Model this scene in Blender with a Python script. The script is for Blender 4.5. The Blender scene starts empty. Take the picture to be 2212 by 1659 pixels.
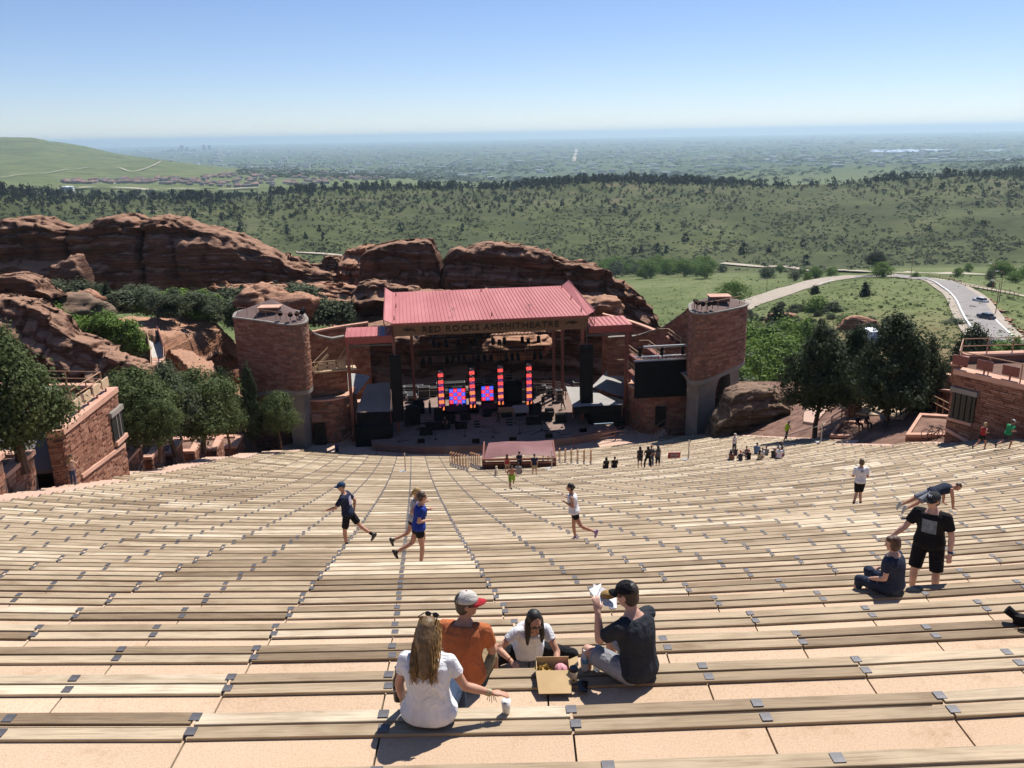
import bpy, math, random
import numpy as np
from mathutils import Vector, noise as mnoise

random.seed(7); np.random.seed(7)
SC = bpy.context.scene
COL = SC.collection

# ---------------------------------------------------------------- camera, sky, sun, exposure
CF, CP, CR = 1838.0 / 2212.0 * 36.0, 0.28499, 0.01808       # lens (36 mm film), pitch down, roll
cam_d = bpy.data.cameras.new('camera'); cam = bpy.data.objects.new('camera', cam_d); COL.objects.link(cam)
cam_d.sensor_width = 36.0; cam_d.lens = CF; cam_d.clip_start = 0.1; cam_d.clip_end = 200000.0
_r0 = Vector((1, 0, 0)); _u0 = Vector((0, math.sin(CP), math.cos(CP))); _f = Vector((0, math.cos(CP), -math.sin(CP)))
_r = _r0 * math.cos(CR) - _u0 * math.sin(CR); _u = _r0 * math.sin(CR) + _u0 * math.cos(CR)
from mathutils import Matrix
cam.matrix_world = Matrix(((_r.x, _u.x, -_f.x, 0), (_r.y, _u.y, -_f.y, 0), (_r.z, _u.z, -_f.z, 0), (0, 0, 0, 1)))
SC.camera = cam

SUN_EL, SUN_AZ = math.radians(57.0), math.radians(34.0)      # azimuth to the right of +Y
world = bpy.data.worlds.new('World'); SC.world = world; world.use_nodes = True
wn = world.node_tree; wn.nodes.clear()
wo = wn.nodes.new('ShaderNodeOutputWorld'); wb = wn.nodes.new('ShaderNodeBackground'); ws = wn.nodes.new('ShaderNodeTexSky')
ws.sky_type = 'NISHITA'; ws.sun_disc = False; ws.sun_elevation = SUN_EL; ws.sun_rotation = SUN_AZ
ws.altitude = 1900.0; ws.air_density = 1.0; ws.dust_density = 0.0; ws.ozone_density = 3.0
wb.inputs['Strength'].default_value = 0.08
wt_ = wn.nodes.new('ShaderNodeMix'); wt_.data_type = 'RGBA'; wt_.blend_type = 'MULTIPLY'; wt_.inputs[0].default_value = 1.0; wt_.inputs[7].default_value = (.98, .97, 1.10, 1)
wn.links.new(ws.outputs[0], wt_.inputs[6]); wn.links.new(wt_.outputs[2], wb.inputs[0]); wn.links.new(wb.outputs[0], wo.inputs[0])
sun_d = bpy.data.lights.new('sun', 'SUN'); sun = bpy.data.objects.new('sun', sun_d); COL.objects.link(sun)
sun_d.energy = 4.9; sun_d.angle = math.radians(0.53); sun_d.color = (1.0, 0.955, 0.88)
_sd = Vector((math.sin(SUN_AZ) * math.cos(SUN_EL), math.cos(SUN_AZ) * math.cos(SUN_EL), math.sin(SUN_EL)))
sun.rotation_euler = _sd.to_track_quat('Z', 'Y').to_euler()
VS = SC.view_settings
VS.view_transform = 'Standard'; VS.look = 'None'; VS.exposure = 0.44; VS.gamma = 1.0; VS.use_curve_mapping = False
SC.cycles.volume_bounces = 0; SC.cycles.max_bounces = 5; SC.cycles.diffuse_bounces = 1; SC.cycles.transparent_max_bounces = 8
SC.cycles.use_denoising = True

# ---------------------------------------------------------------- measuring helpers (photo grid of 2212 x 1659)
def ray(x, y):
    x -= 1106.0; y -= 829.5
    u = x * math.cos(CR) - y * math.sin(CR); v = y * math.cos(CR) + x * math.sin(CR)
    return Vector((u, 1838.0 * math.cos(CP) - v * math.sin(CP), -(1838.0 * math.sin(CP) + v * math.cos(CP))))
def aty(x, y, Y): r = ray(x, y); return r * (Y / r.y)
def atz(x, y, z): r = ray(x, y); return r * (z / r.z)
def atd(x, y, D): r = ray(x, y); return r * (D / math.hypot(r.x, r.y))
# stage frame: u to the right along the roof front, v away from the seats
SO = Vector((-2.15, 90.4, 0)); SA = math.radians(7.05)
SU = Vector((math.cos(SA), math.sin(SA), 0)); SV = Vector((-math.sin(SA), math.cos(SA), 0))
def S(u, v, z): return SO + SU * u + SV * v + Vector((0, 0, z))
def atv(x, y, v):
    r = ray(x, y); t = (SO + SV * v).dot(SV) / r.dot(SV); return r * t
def uv_of(p): q = Vector((p[0], p[1], 0)) - SO; return q.dot(SU), q.dot(SV)

# ---------------------------------------------------------------- mesh helpers
class MB:
    def __init__(s): s.v = []; s.f = []; s.m = []; s.sm = False
    def add(s, vs, fs, mi=0):
        o = len(s.v); s.v.extend([tuple(p) for p in vs]); s.f.extend([tuple(i + o for i in f) for f in fs]); s.m.extend([mi] * len(fs)); return s
    def hexa(s, b, t, mi=0):                    # four bottom points, four top points, same order
        return s.add(list(b) + list(t), [(3, 2, 1, 0), (4, 5, 6, 7), (0, 1, 5, 4), (1, 2, 6, 5), (2, 3, 7, 6), (3, 0, 4, 7)], mi)
    def box(s, c, d, ax=None, ay=None, az=None, mi=0):
        c = Vector(c); ax = Vector(ax or (1, 0, 0)) * d[0] * .5; ay = Vector(ay or (0, 1, 0)) * d[1] * .5; az = Vector(az or (0, 0, 1)) * d[2] * .5
        return s.hexa([c - ax - ay - az, c + ax - ay - az, c + ax + ay - az, c - ax + ay - az], [c - ax - ay + az, c + ax - ay + az, c + ax + ay + az, c - ax + ay + az], mi)
    def sbox(s, u0, u1, v0, v1, z0, z1, mi=0):   # box in the stage frame
        return s.hexa([S(u0, v0, z0), S(u1, v0, z0), S(u1, v1, z0), S(u0, v1, z0)], [S(u0, v0, z1), S(u1, v0, z1), S(u1, v1, z1), S(u0, v1, z1)], mi)
    def cyl(s, a, b, r0, r1=None, n=8, mi=0, cap=True):
        a = Vector(a); b = Vector(b); r1 = r0 if r1 is None else r1
        d = (b - a).normalized(); e = d.orthogonal().normalized(); g = d.cross(e)
        vs = []
        for p, r in ((a, r0), (b, r1)):
            for i in range(n):
                t = 2 * math.pi * i / n; vs.append(p + (e * math.cos(t) + g * math.sin(t)) * r)
        fs = [(i, (i + 1) % n, n + (i + 1) % n, n + i) for i in range(n)]
        if cap: fs += [tuple(range(n - 1, -1, -1)), tuple(range(n, 2 * n))]
        return s.add(vs, fs, mi)
    def bar(s, a, b, w, h=None, mi=0):          # square bar
        a = Vector(a); b = Vector(b); h = h or w; d = (b - a); L = d.length; d.normalize()
        e = d.cross(Vector((0, 0, 1)))
        if e.length < 1e-3: e = Vector((1, 0, 0))
        e.normalize(); g = e.cross(d)
        return s.box((a + b) / 2, (L, w, h), d, e, g, mi)
    def prism(s, pts, z0, z1, mi=0):            # pts: plan polygon (counter-clockwise); z may be lists
        n = len(pts); z0 = z0 if hasattr(z0, '__len__') else [z0] * n; z1 = z1 if hasattr(z1, '__len__') else [z1] * n
        vs = [(p[0], p[1], z) for p, z in zip(pts, z0)] + [(p[0], p[1], z) for p, z in zip(pts, z1)]
        return s.add(vs, [tuple(range(n - 1, -1, -1)), tuple(range(n, 2 * n))] + [(i, (i + 1) % n, n + (i + 1) % n, n + i) for i in range(n)], mi)
    def lathe(s, c, prof, n=12, mi=0):          # prof: (radius, z)
        c = Vector(c); vs = []
        for r, z in prof:
            for i in range(n):
                t = 2 * math.pi * i / n; vs.append(c + Vector((r * math.cos(t), r * math.sin(t), z)))
        fs = []
        for j in range(len(prof) - 1):
            for i in range(n):
                fs.append((j * n + i, j * n + (i + 1) % n, (j + 1) * n + (i + 1) % n, (j + 1) * n + i))
        fs += [tuple(range(n - 1, -1, -1)), tuple(range((len(prof) - 1) * n, len(prof) * n))]
        return s.add(vs, fs, mi)
    def mesh(s, name):
        me = bpy.data.meshes.new(name); me.from_pydata(s.v, [], s.f)
        if any(s.m): me.polygons.foreach_set('material_index', s.m)
        if s.sm: me.polygons.foreach_set('use_smooth', [True] * len(s.f))
        me.update(); return me
def np_mesh(name, V, Fq, smooth=False):
    V = np.asarray(V, dtype=np.float32); Fq = np.asarray(Fq, dtype=np.int32); k = Fq.shape[1]
    me = bpy.data.meshes.new(name); me.vertices.add(len(V)); me.vertices.foreach_set('co', V.ravel())
    me.loops.add(Fq.size); me.loops.foreach_set('vertex_index', Fq.ravel())
    me.polygons.add(len(Fq)); me.polygons.foreach_set('loop_start', np.arange(0, Fq.size, k, dtype=np.int32))
    if smooth: me.polygons.foreach_set('use_smooth', np.ones(len(Fq), dtype=bool))
    me.update(calc_edges=True); return me
WL = {}                                          # world location of each object's origin
def link(name, data, mats=None, parent=None, loc=None, smooth=False):
    """data in world coordinates (or local ones if loc is given); children keep world coordinates"""
    o = bpy.data.objects.new(name, data); COL.objects.link(o)
    if data is not None and mats is not None:
        for m in (mats if isinstance(mats, (list, tuple)) else [mats]):
            if len(data.materials) < (len(mats) if isinstance(mats, (list, tuple)) else 1): data.materials.append(m)
    w = Vector(loc) if loc is not None else Vector((0, 0, 0))
    if parent is not None: o.parent = parent; o.location = w - WL[parent.name]
    else: o.location = w
    WL[o.name] = w
    return o
def obj(name, mb, mats, parent=None): return link(name, mb.mesh(name), mats, parent)
def tag(o, label, cat=None, group=None, kind=None):
    if label: o['label'] = label
    if cat: o['category'] = cat
    if group: o['group'] = group
    if kind: o['kind'] = kind
    return o
def thing(name, label, cat, loc, group=None):
    o = link(name, None, None, None, loc); o.empty_display_size = .2; return tag(o, label, cat, group)
def struct(name, mb, mats, label=None):
    o = obj(name, mb, mats) if isinstance(mb, MB) else link(name, mb, mats); o['kind'] = 'structure'
    if label: o['label'] = label
    return o
def copy_tree(o, parent=None):
    c = o.copy(); COL.objects.link(c); c.parent = parent
    for ch in o.children: copy_tree(ch, c)
    return c

# ---------------------------------------------------------------- materials
def mat(name, col=(.5, .5, .5), rough=.8, metal=0.0, spec=.3):
    m = bpy.data.materials.new(name); m.use_nodes = True; nt = m.node_tree; b = nt.nodes['Principled BSDF']
    b.inputs['Base Color'].default_value = (*col, 1); b.inputs['Roughness'].default_value = rough; b.inputs['Metallic'].default_value = metal
    b.inputs['Specular IOR Level'].default_value = spec
    return m
class NT:
    def __init__(s, m): s.t = m.node_tree; s.b = s.t.nodes['Principled BSDF']; s.out = s.t.nodes['Material Output']
    def n(s, typ, **kw):
        x = s.t.nodes.new(typ)
        for k, v in kw.items():
            if k in x.inputs.keys() if hasattr(x.inputs, 'keys') else False: x.inputs[k].default_value = v
            else: setattr(x, k, v)
        return x
    def l(s, a, b): s.t.links.new(a, b)
    def coord(s, kind='Object', scale=(1, 1, 1), rot=(0, 0, 0), loc=(0, 0, 0)):
        c = s.n('ShaderNodeTexCoord'); m = s.n('ShaderNodeMapping'); m.inputs['Scale'].default_value = scale; m.inputs['Rotation'].default_value = rot; m.inputs['Location'].default_value = loc
        s.l(c.outputs[kind], m.inputs['Vector']); return m.outputs[0]
    def noise(s, vec, sc=1.0, det=4.0, rough=.55, dist=0.0):
        x = s.n('ShaderNodeTexNoise'); x.inputs['Scale'].default_value = sc; x.inputs['Detail'].default_value = det; x.inputs['Roughness'].default_value = rough; x.inputs['Distortion'].default_value = dist
        if vec is not None: s.l(vec, x.inputs['Vector'])
        return x.outputs[0]
    def ramp(s, fac, stops, interp='LINEAR'):
        x = s.n('ShaderNodeValToRGB'); e = x.color_ramp.elements; x.color_ramp.interpolation = interp
        while len(e) > 1: e.remove(e[-1])
        e[0].position = stops[0][0]; e[0].color = (*stops[0][1], 1)
        for p, c in stops[1:]:
            q = e.new(p); q.color = (*c, 1)
        s.l(fac, x.inputs[0]); return x.outputs[0]
    def mix(s, fac, a, b, mode='MIX'):
        x = s.n('ShaderNodeMix'); x.data_type = 'RGBA'; x.blend_type = mode
        for i, v in ((0, fac), (6, a), (7, b)):
            if hasattr(v, 'is_linked') or hasattr(v, 'links'): s.l(v, x.inputs[i])
            elif i == 0: x.inputs[0].default_value = v
            else: x.inputs[i].default_value = (*v, 1)
        return x.outputs[2]
    def math(s, op, a, b=None, clamp=False):
        x = s.n('ShaderNodeMath'); x.operation = op; x.use_clamp = clamp
        for i, v in ((0, a), (1, b)):
            if v is None: continue
            if hasattr(v, 'links'): s.l(v, x.inputs[i])
            else: x.inputs[i].default_value = v
        return x.outputs[0]
    def bump(s, h, strength=.3, dist=.05):
        x = s.n('ShaderNodeBump'); x.inputs['Strength'].default_value = strength; x.inputs['Distance'].default_value = dist
        s.l(h, x.inputs['Height']); s.l(x.outputs[0], s.b.inputs['Normal'])
    def color(s, c): s.l(c, s.b.inputs['Base Color'])
    def island(s): return s.n('ShaderNodeNewGeometry').outputs['Random Per Island']
    def orand(s): return s.n('ShaderNodeObjectInfo').outputs['Random']

def m_noise(name, stops, sc=1.0, det=5, rough=.85, bump=0.0, bdist=.05, scale=(1, 1, 1), bsc=None, spec=.25, kind='Object', metal=0.0, dist=0.0):
    m = mat(name, stops[0][1], rough, metal, spec); t = NT(m); c = t.coord(kind, scale)
    f = t.noise(c, sc, det, .6, dist); t.color(t.ramp(f, stops))
    if bump: t.bump(t.noise(c, bsc or sc * 3, 6, .65), bump, bdist)
    return m

def m_wood():
    m = mat('weathered_wood', (.4, .3, .2), .78, 0, .25); t = NT(m)
    c = t.n('ShaderNodeTexCoord').outputs['Object']
    add = t.n('ShaderNodeVectorMath'); add.operation = 'ADD'
    r = t.math('ADD', t.math('MULTIPLY', t.orand(), 37.0), t.math('MULTIPLY', t.island(), 53.0))
    cmb = t.n('ShaderNodeCombineXYZ'); t.l(r, cmb.inputs[0]); t.l(r, cmb.inputs[1]); t.l(r, cmb.inputs[2])
    t.l(c, add.inputs[0]); t.l(cmb.outputs[0], add.inputs[1])
    mp = t.n('ShaderNodeMapping'); mp.inputs['Scale'].default_value = (.9, 22, 22); t.l(add.outputs[0], mp.inputs[0])
    g = t.noise(mp.outputs[0], 2.2, 6, .65, .6)
    mp2 = t.n('ShaderNodeMapping'); mp2.inputs['Scale'].default_value = (1.1, 3.5, 3.5); t.l(add.outputs[0], mp2.inputs[0])
    w = t.noise(mp2.outputs[0], .9, 4, .6, .4)
    tone = t.math('FRACT', t.math('ADD', t.orand(), t.math('MULTIPLY', t.island(), 7.31)))
    base = t.ramp(tone, [(0, (.20, .142, .088)), (.2, (.30, .225, .145)), (.6, (.405, .312, .208)), (.85, (.49, .395, .275)), (1, (.60, .51, .38))])
    gr = t.ramp(g, [(.25, (.60, .55, .50)), (.5, (1, 1, 1)), (.75, (1.18, 1.16, 1.14))])
    wr = t.ramp(w, [(.28, (.66, .60, .54)), (.5, (1, 1, 1)), (.72, (1.22, 1.2, 1.18))])
    sn = t.ramp(t.noise(t.coord('Object', (3, 3, 3)), .9, 6, .75), [(.66, (1, 1, 1)), (.74, (.62, .57, .52))])
    t.color(t.mix(1.0, t.mix(1.0, t.mix(1.0, base, gr, 'MULTIPLY'), wr, 'MULTIPLY'), sn, 'MULTIPLY'))
    t.bump(g, .4, .012)
    return m
def m_concrete():
    m = mat('sandy_concrete', (.6, .43, .27), .9, 0, .2); t = NT(m); c = t.coord('Object')
    a = t.noise(c, .35, 4); b = t.noise(c, 70, 4, .8); d = t.noise(c, 2.2, 5, .7)
    base = t.ramp(a, [(.3, (.53, .385, .265)), (.7, (.60, .455, .325))])
    sp = t.ramp(b, [(.32, (.70, .66, .62)), (.5, (1, 1, 1)), (.7, (1.12, 1.1, 1.08))])
    st = t.ramp(d, [(.25, (.78, .72, .66)), (.42, (1, 1, 1)), (1, (1.05, 1.05, 1.05))])
    it = t.ramp(t.math('FRACT', t.math('ADD', t.orand(), t.island())), [(0, (.9, .88, .86)), (1, (1.06, 1.05, 1.05))])
    t.color(t.mix(1.0, t.mix(1.0, t.mix(1.0, base, sp, 'MULTIPLY'), st, 'MULTIPLY'), it, 'MULTIPLY')); t.bump(b, .15, .01)
    return m
def m_stone(name='sandstone_blocks', k=1.0):
    m = mat(name, (.36, .17, .11), .9, 0, .15); t = NT(m); c = t.coord('Object')
    tone = t.math('ADD', t.math('MULTIPLY', t.island(), .7), .13); a = t.noise(c, 1.7, 5, .65); b = t.noise(c, 14, 4, .7)
    base = t.ramp(tone, [(0, (.23 * k, .095 * k, .062 * k)), (.3, (.33 * k, .15 * k, .098 * k)), (.6, (.42 * k, .205 * k, .135 * k)), (.85, (.50 * k, .28 * k, .19 * k)), (1, (.40 * k, .26 * k, .20 * k))])
    v = t.ramp(a, [(.25, (.7, .68, .66)), (.55, (1, 1, 1)), (.8, (1.15, 1.12, 1.1))])
    v2 = t.ramp(b, [(.3, (.8, .8, .8)), (.6, (1.05, 1.05, 1.05))])
    t.color(t.mix(1.0, t.mix(1.0, base, v, 'MULTIPLY'), v2, 'MULTIPLY')); t.bump(b, .5, .03)
    return m
def m_rock(name, lo, mid, hi, top):
    m = mat(name, mid, .95, 0, .12); t = NT(m)
    c = t.coord('Object'); cs = t.coord('Object', (.05, .05, 1.1), (.10, .06, 0))
    s1 = t.noise(cs, .9, 6, .7, .25); b = t.noise(c, .35, 7, .68); f = t.noise(c, 3.5, 5, .7); p = t.noise(t.coord('Object', (.5, .5, .12)), .5, 4, .6)
    s2 = t.noise(t.coord('Object', (.03, .03, 2.4), (.12, .05, 0)), 1.0, 5, .75, .3); ln = t.ramp(s2, [(.42, (1, 1, 1)), (.485, (.42, .40, .40)), (.55, (1, 1, 1))])
    base = t.mix(1.0, t.ramp(s1, [(.3, lo), (.5, mid), (.72, hi)]), ln, 'MULTIPLY')
    v = t.ramp(b, [(.25, (.62, .60, .58)), (.5, (1, 1, 1)), (.78, (1.25, 1.2, 1.16))])
    w = t.ramp(p, [(.32, (.50, .48, .48)), (.5, (1, 1, 1)), (1, (1.1, 1.07, 1.05))])
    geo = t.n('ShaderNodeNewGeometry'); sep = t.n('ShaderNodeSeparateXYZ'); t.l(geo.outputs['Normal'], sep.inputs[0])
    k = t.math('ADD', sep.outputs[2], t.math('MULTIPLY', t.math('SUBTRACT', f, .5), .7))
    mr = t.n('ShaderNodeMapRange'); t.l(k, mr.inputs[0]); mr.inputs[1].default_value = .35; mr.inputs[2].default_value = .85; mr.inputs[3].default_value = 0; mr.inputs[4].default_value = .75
    t.color(t.mix(mr.outputs[0], t.mix(1.0, t.mix(1.0, base, v, 'MULTIPLY'), w, 'MULTIPLY'), top))  # upward faces tinted paler, sides left dark: sunlight put into the colour
    hh = t.math('ADD', t.math('MULTIPLY', s1, 1.2), t.math('ADD', t.math('MULTIPLY', f, .45), t.math('MULTIPLY', s2, .7))); t.bump(hh, 1.0, .45)
    return m
def m_leaf(name, c0, c1, c2):
    m = mat(name, c1, .75, 0, .2); t = NT(m)
    cn = t.noise(t.coord('Object', (1, 1, 1)), 5.0, 3, .6); f = t.math('ADD', t.math('MULTIPLY', t.math('FRACT', t.math('ADD', t.island(), t.math('MULTIPLY', t.orand(), .35))), .45), t.math('MULTIPLY', t.math('SUBTRACT', cn, .22), .95), True)
    col = t.ramp(f, [(0, c0), (.5, c1), (1, c2)]); t.color(col)
    tr = t.n('ShaderNodeBsdfTranslucent'); mx = t.n('ShaderNodeMixShader'); mx.inputs[0].default_value = .28
    t.l(col, tr.inputs[0]); t.l(t.b.outputs[0], mx.inputs[1]); t.l(tr.outputs[0], mx.inputs[2]); t.l(mx.outputs[0], t.out.inputs[0])
    return m
def m_emit(name, col, st=1.0):
    m = mat(name, (.02, .02, .02), .4); b = m.node_tree.nodes['Principled BSDF']
    b.inputs['Emission Color'].default_value = (*col, 1); b.inputs['Emission Strength'].default_value = st
    return m
def m_vary(name, lo, hi, rough=.8, metal=0, spec=.3, sc=3.0, bump=0.0):
    m = mat(name, lo, rough, metal, spec); t = NT(m); c = t.coord('Object'); f = t.noise(c, sc, 5, .65)
    t.color(t.ramp(f, [(.3, lo), (.7, hi)]))
    if bump: t.bump(t.noise(c, sc * 6, 5), bump, .02)
    return m
WOOD = m_wood(); CONC = m_concrete(); STONE = m_stone('sandstone_blocks', .76)
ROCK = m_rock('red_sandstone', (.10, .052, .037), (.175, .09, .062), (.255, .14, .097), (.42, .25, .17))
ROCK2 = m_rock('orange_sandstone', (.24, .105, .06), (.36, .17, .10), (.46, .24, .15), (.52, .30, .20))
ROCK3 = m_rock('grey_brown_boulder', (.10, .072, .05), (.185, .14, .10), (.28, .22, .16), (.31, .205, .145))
PLATE = m_vary('dark_metal_plate', (.075, .072, .078), (.14, .135, .145), .55, .3, .4, 6)
COPING = m_noise('pink_coping', [(.3, (.50, .27, .19)), (.7, (.62, .37, .27))], .8, 5, .9, .15, .02)
PAVING = m_noise('pink_paving', [(.3, (.50, .33, .25)), (.7, (.60, .42, .32))], .5, 5, .9, .1, .02)
DIRT = m_noise('red_dirt', [(.3, (.10, .055, .04)), (.5, (.19, .105, .075)), (.75, (.30, .18, .13))], .9, 6, .95, .5, .08)
GREYCON = m_noise('grey_concrete', [(.3, (.20, .18, .155)), (.7, (.29, .26, .225))], .7, 6, .9, .2, .02)
STEEL = m_vary('rust_red_steel', (.17, .055, .042), (.23, .08, .058), .55, .1, .4, 2)
RAIL = m_vary('tan_railing_paint', (.33, .185, .11), (.43, .25, .15), .6, .1, .35, 3)
BLACK = m_vary('black_gear', (.006, .006, .007), (.013, .013, .014), .75, 0, .12, 4)
BLACKC = m_vary('black_cloth', (.006, .006, .007), (.014, .014, .015), .9, 0, .1, 3)

# ---------------------------------------------------------------- seating: rows of planks on concrete terraces
RD = 1.15
def rowY(k, X): return 5.4667 + k * RD + (.01335 + .00119 * k) * X + (.00469 + .00007 * k) * X * X
def rowT(k, X): return (.01335 + .00119 * k) + 2 * (.00469 + .00007 * k) * X          # dY/dX
def rowZ(k): return -(4.17115 + .46242 * k - .00075 * k * k)
def colX(n, k):
    X = -.334 + n * 1.4148
    for _ in range(8): X = -.334 + n * 1.4148 + (-.12427 + n * .0004) * rowY(k, X)
    return X
KMIN, KMAX = -3, 67
XL = ([-3, 0, 20, 27, 36, 49, 59, 68], [-19, -19, -20.6, -22.2, -23.8, -25.2, -24.6, -23.0])
XR = ([-3, 15, 27.7, 31, 36, 49, 59, 62, 68], [34, 34, 28.6, 26.2, 24.4, 23.6, 22.8, 21.5, 17.5])
def row_span(k):
    Y = 5.47 + k * RD
    lo = max(np.interp(k, *XL), -.68 * Y - 5.0); hi = min(np.interp(k, *XR), .72 * Y + 5.0)
    ns = [n for n in range(-60, 61) if lo <= colX(n, k) <= hi]
    return ns
def ground_k(X, Y):                                # seat row number at a plan point
    a = (.01335 * X + .00469 * X * X); b = RD + .00119 * X + .00007 * X * X
    return (Y - 5.4667 - a) / b
NEAR_PLANK, NEAR_PLATE = 11, 8
def plank_mesh(bev=.008):
    mb = MB(); h = .012; b = bev * .5
    pr = [(-.065, -h), (.065, -h), (.065, h - b), (.065 - b, h), (-.065 + b, h), (-.065, h - b)]
    vs = [(-.5, y, z) for y, z in pr] + [(.5, y, z) for y, z in pr]
    return mb.add(vs, [tuple(range(5, -1, -1)), tuple(range(6, 12))] + [(i, (i + 1) % 6, 6 + (i + 1) % 6, 6 + i) for i in range(6)])
# unit-length plank scaled per object would distort the grain: build one mesh per half-width instead
_pm = plank_mesh().mesh('plank'); _pm.materials.append(WOOD)
PLEN = 2 * 1.4148 - .022
for v in _pm.vertices: v.co.x *= PLEN
_pl = MB().box((0, 0, 0), (.078, .085, .006)).mesh('plate'); _pl.materials.append(PLATE)
ORD = ['first', 'second', 'third', 'fourth', 'fifth', 'sixth', 'seventh', 'eighth', 'ninth', 'tenth', 'eleventh', 'twelfth', 'thirteenth', 'fourteenth', 'fifteenth', 'sixteenth', 'seventeenth', 'eighteenth', 'nineteenth', 'twentieth']
def ordinal(n):
    if n <= 20: return ORD[n - 1]
    t = ['', '', 'twenty', 'thirty', 'forty', 'fifty', 'sixty', 'seventy'][n // 10]
    if n % 10 == 0: return {20: 'twentieth', 30: 'thirtieth', 40: 'fortieth', 50: 'fiftieth', 60: 'sixtieth', 70: 'seventieth'}[n]
    return t + '-' + ORD[n % 10 - 1]
BR_GROUP = 'plank bench rows of the amphitheatre'
terrace = MB(); far_slabs = MB()
slab_list = []
def slab_pts(k, xa, xb, sub=2):
    """slab of tread k between two columns, following the row curve"""
    b0 = []; b1 = []
    for i in range(sub + 1):
        x = xa + (xb - xa) * i / sub
        b1.append((x, rowY(k, x) - .195)); b0.append((x, rowY(k - 1, x) + .065))
    return b0, b1
for k in range(KMIN, KMAX + 1):
    ns = row_span(k)
    if len(ns) < 2: continue
    z = rowZ(k); Yc = rowY(k, 0)
    n0, n1 = ns[0], ns[-1]
    # -- concrete base strip (a little lower than the slabs, so the joints read dark)
    xs = np.linspace(colX(n0, k) - .5, colX(n1, k) + .5, 24)
    zt = z - .10; zb = z - 1.3
    for i in range(23):
        xa, xb = xs[i], xs[i + 1]
        terrace.hexa([(xa, rowY(k - 1, xa) - .2, zb), (xb, rowY(k - 1, xb) - .2, zb), (xb, rowY(k, xb) + .06, zb), (xa, rowY(k, xa) + .06, zb)],
                     [(xa, rowY(k - 1, xa) - .2, zt), (xb, rowY(k - 1, xb) - .2, zt), (xb, rowY(k, xb) + .06, zt), (xa, rowY(k, xa) + .06, zt)])
    # -- tread slabs
    for n in range(n0, n1):
        xa, xb = colX(n, k) + .008, colX(n + 1, k) - .008
        b0, b1 = slab_pts(k, xa, xb)
        sk = (colX(n, k) - colX(n, k - 1)) if k > KMIN else 0
        pts = [(x - sk * 0, y) for x, y in b0] + b1[::-1]
        if k <= NEAR_PLATE: slab_list.append((pts, z - .03))
        else: far_slabs.prism(pts, z - .12, z - .03)
    # -- planks and plates
    row = thing('bench_row', 'weathered two-plank wooden bench row, %s up from the bottom edge of the picture' % ordinal(k + 4), 'bench', (0, Yc, z), BR_GROUP)
    js = [n for n in range(n0 - 2, n1 + 1) if n % 2 != 0]
    far = MB(); plates = MB()
    rr = random.Random(k * 13 + 5)
    for n in js:
        na, nb = max(n, n0), min(n + 2, n1)
        if nb <= na: continue
        xa, xb = colX(na, k), colX(nb, k); xc = (xa + xb) / 2
        for side in (0, 1):
            off = 0.0 if side == 0 else -.164
            dy, dz = rr.uniform(-.005, .005), rr.uniform(-.005, .003)
            sl = rowT(k, xc); ca = math.atan(sl)
            cx, cy = xc, rowY(k, xc) + off + dy
            shift = -off * .12 * 0
            if k <= NEAR_PLANK:
                o = link('plank', _pm, None, row, (cx + shift, cy, z - .012 + dz))
                o.rotation_euler = (rr.uniform(-.01, .01), 0, ca + rr.uniform(-.0015, .0015))
                if nb - na < 2: o.scale = ((xb - xa - .02) / PLEN, 1, 1)
            else:
                L = (xb - xa) - .022; d = Vector((math.cos(ca), math.sin(ca), 0)); e = Vector((-d.y, d.x, 0))
                far.box((cx, cy, z - .012 + dz), (L, .130, .024), d, e)
    for n in ns:
        x = colX(n, k); y = rowY(k, x); ca = math.atan(rowT(k, x)); d = Vector((math.cos(ca), math.sin(ca), 0)); e = Vector((-d.y, d.x, 0))
        for off in (0.0, -.164):
            # plates lean along the column direction
            p = (x - off * .13 * -1 * -1, y + off, z + .004)
            if k <= NEAR_PLATE:
                o = link('plate', _pl, None, row, p); o.rotation_euler = (0, 0, ca)
            else: plates.box(p, (.085, .09, .006), d, e)
    if k > NEAR_PLANK: tag(obj('planks', far, WOOD, row), None, None, None, 'stuff')
    if k > NEAR_PLATE: tag(obj('plates', plates, PLATE, row), None, None, None, 'stuff')
terr = struct('seating_terrace', terrace, CONC, 'sandy concrete terraces carrying the bench rows')
for pts, zt in slab_list:
    b = MB().prism(pts, zt - .09, zt)
    obj('slab', b, CONC, terr)
tag(obj('slabs', far_slabs, CONC, terr), None, None, None, 'stuff')

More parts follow.
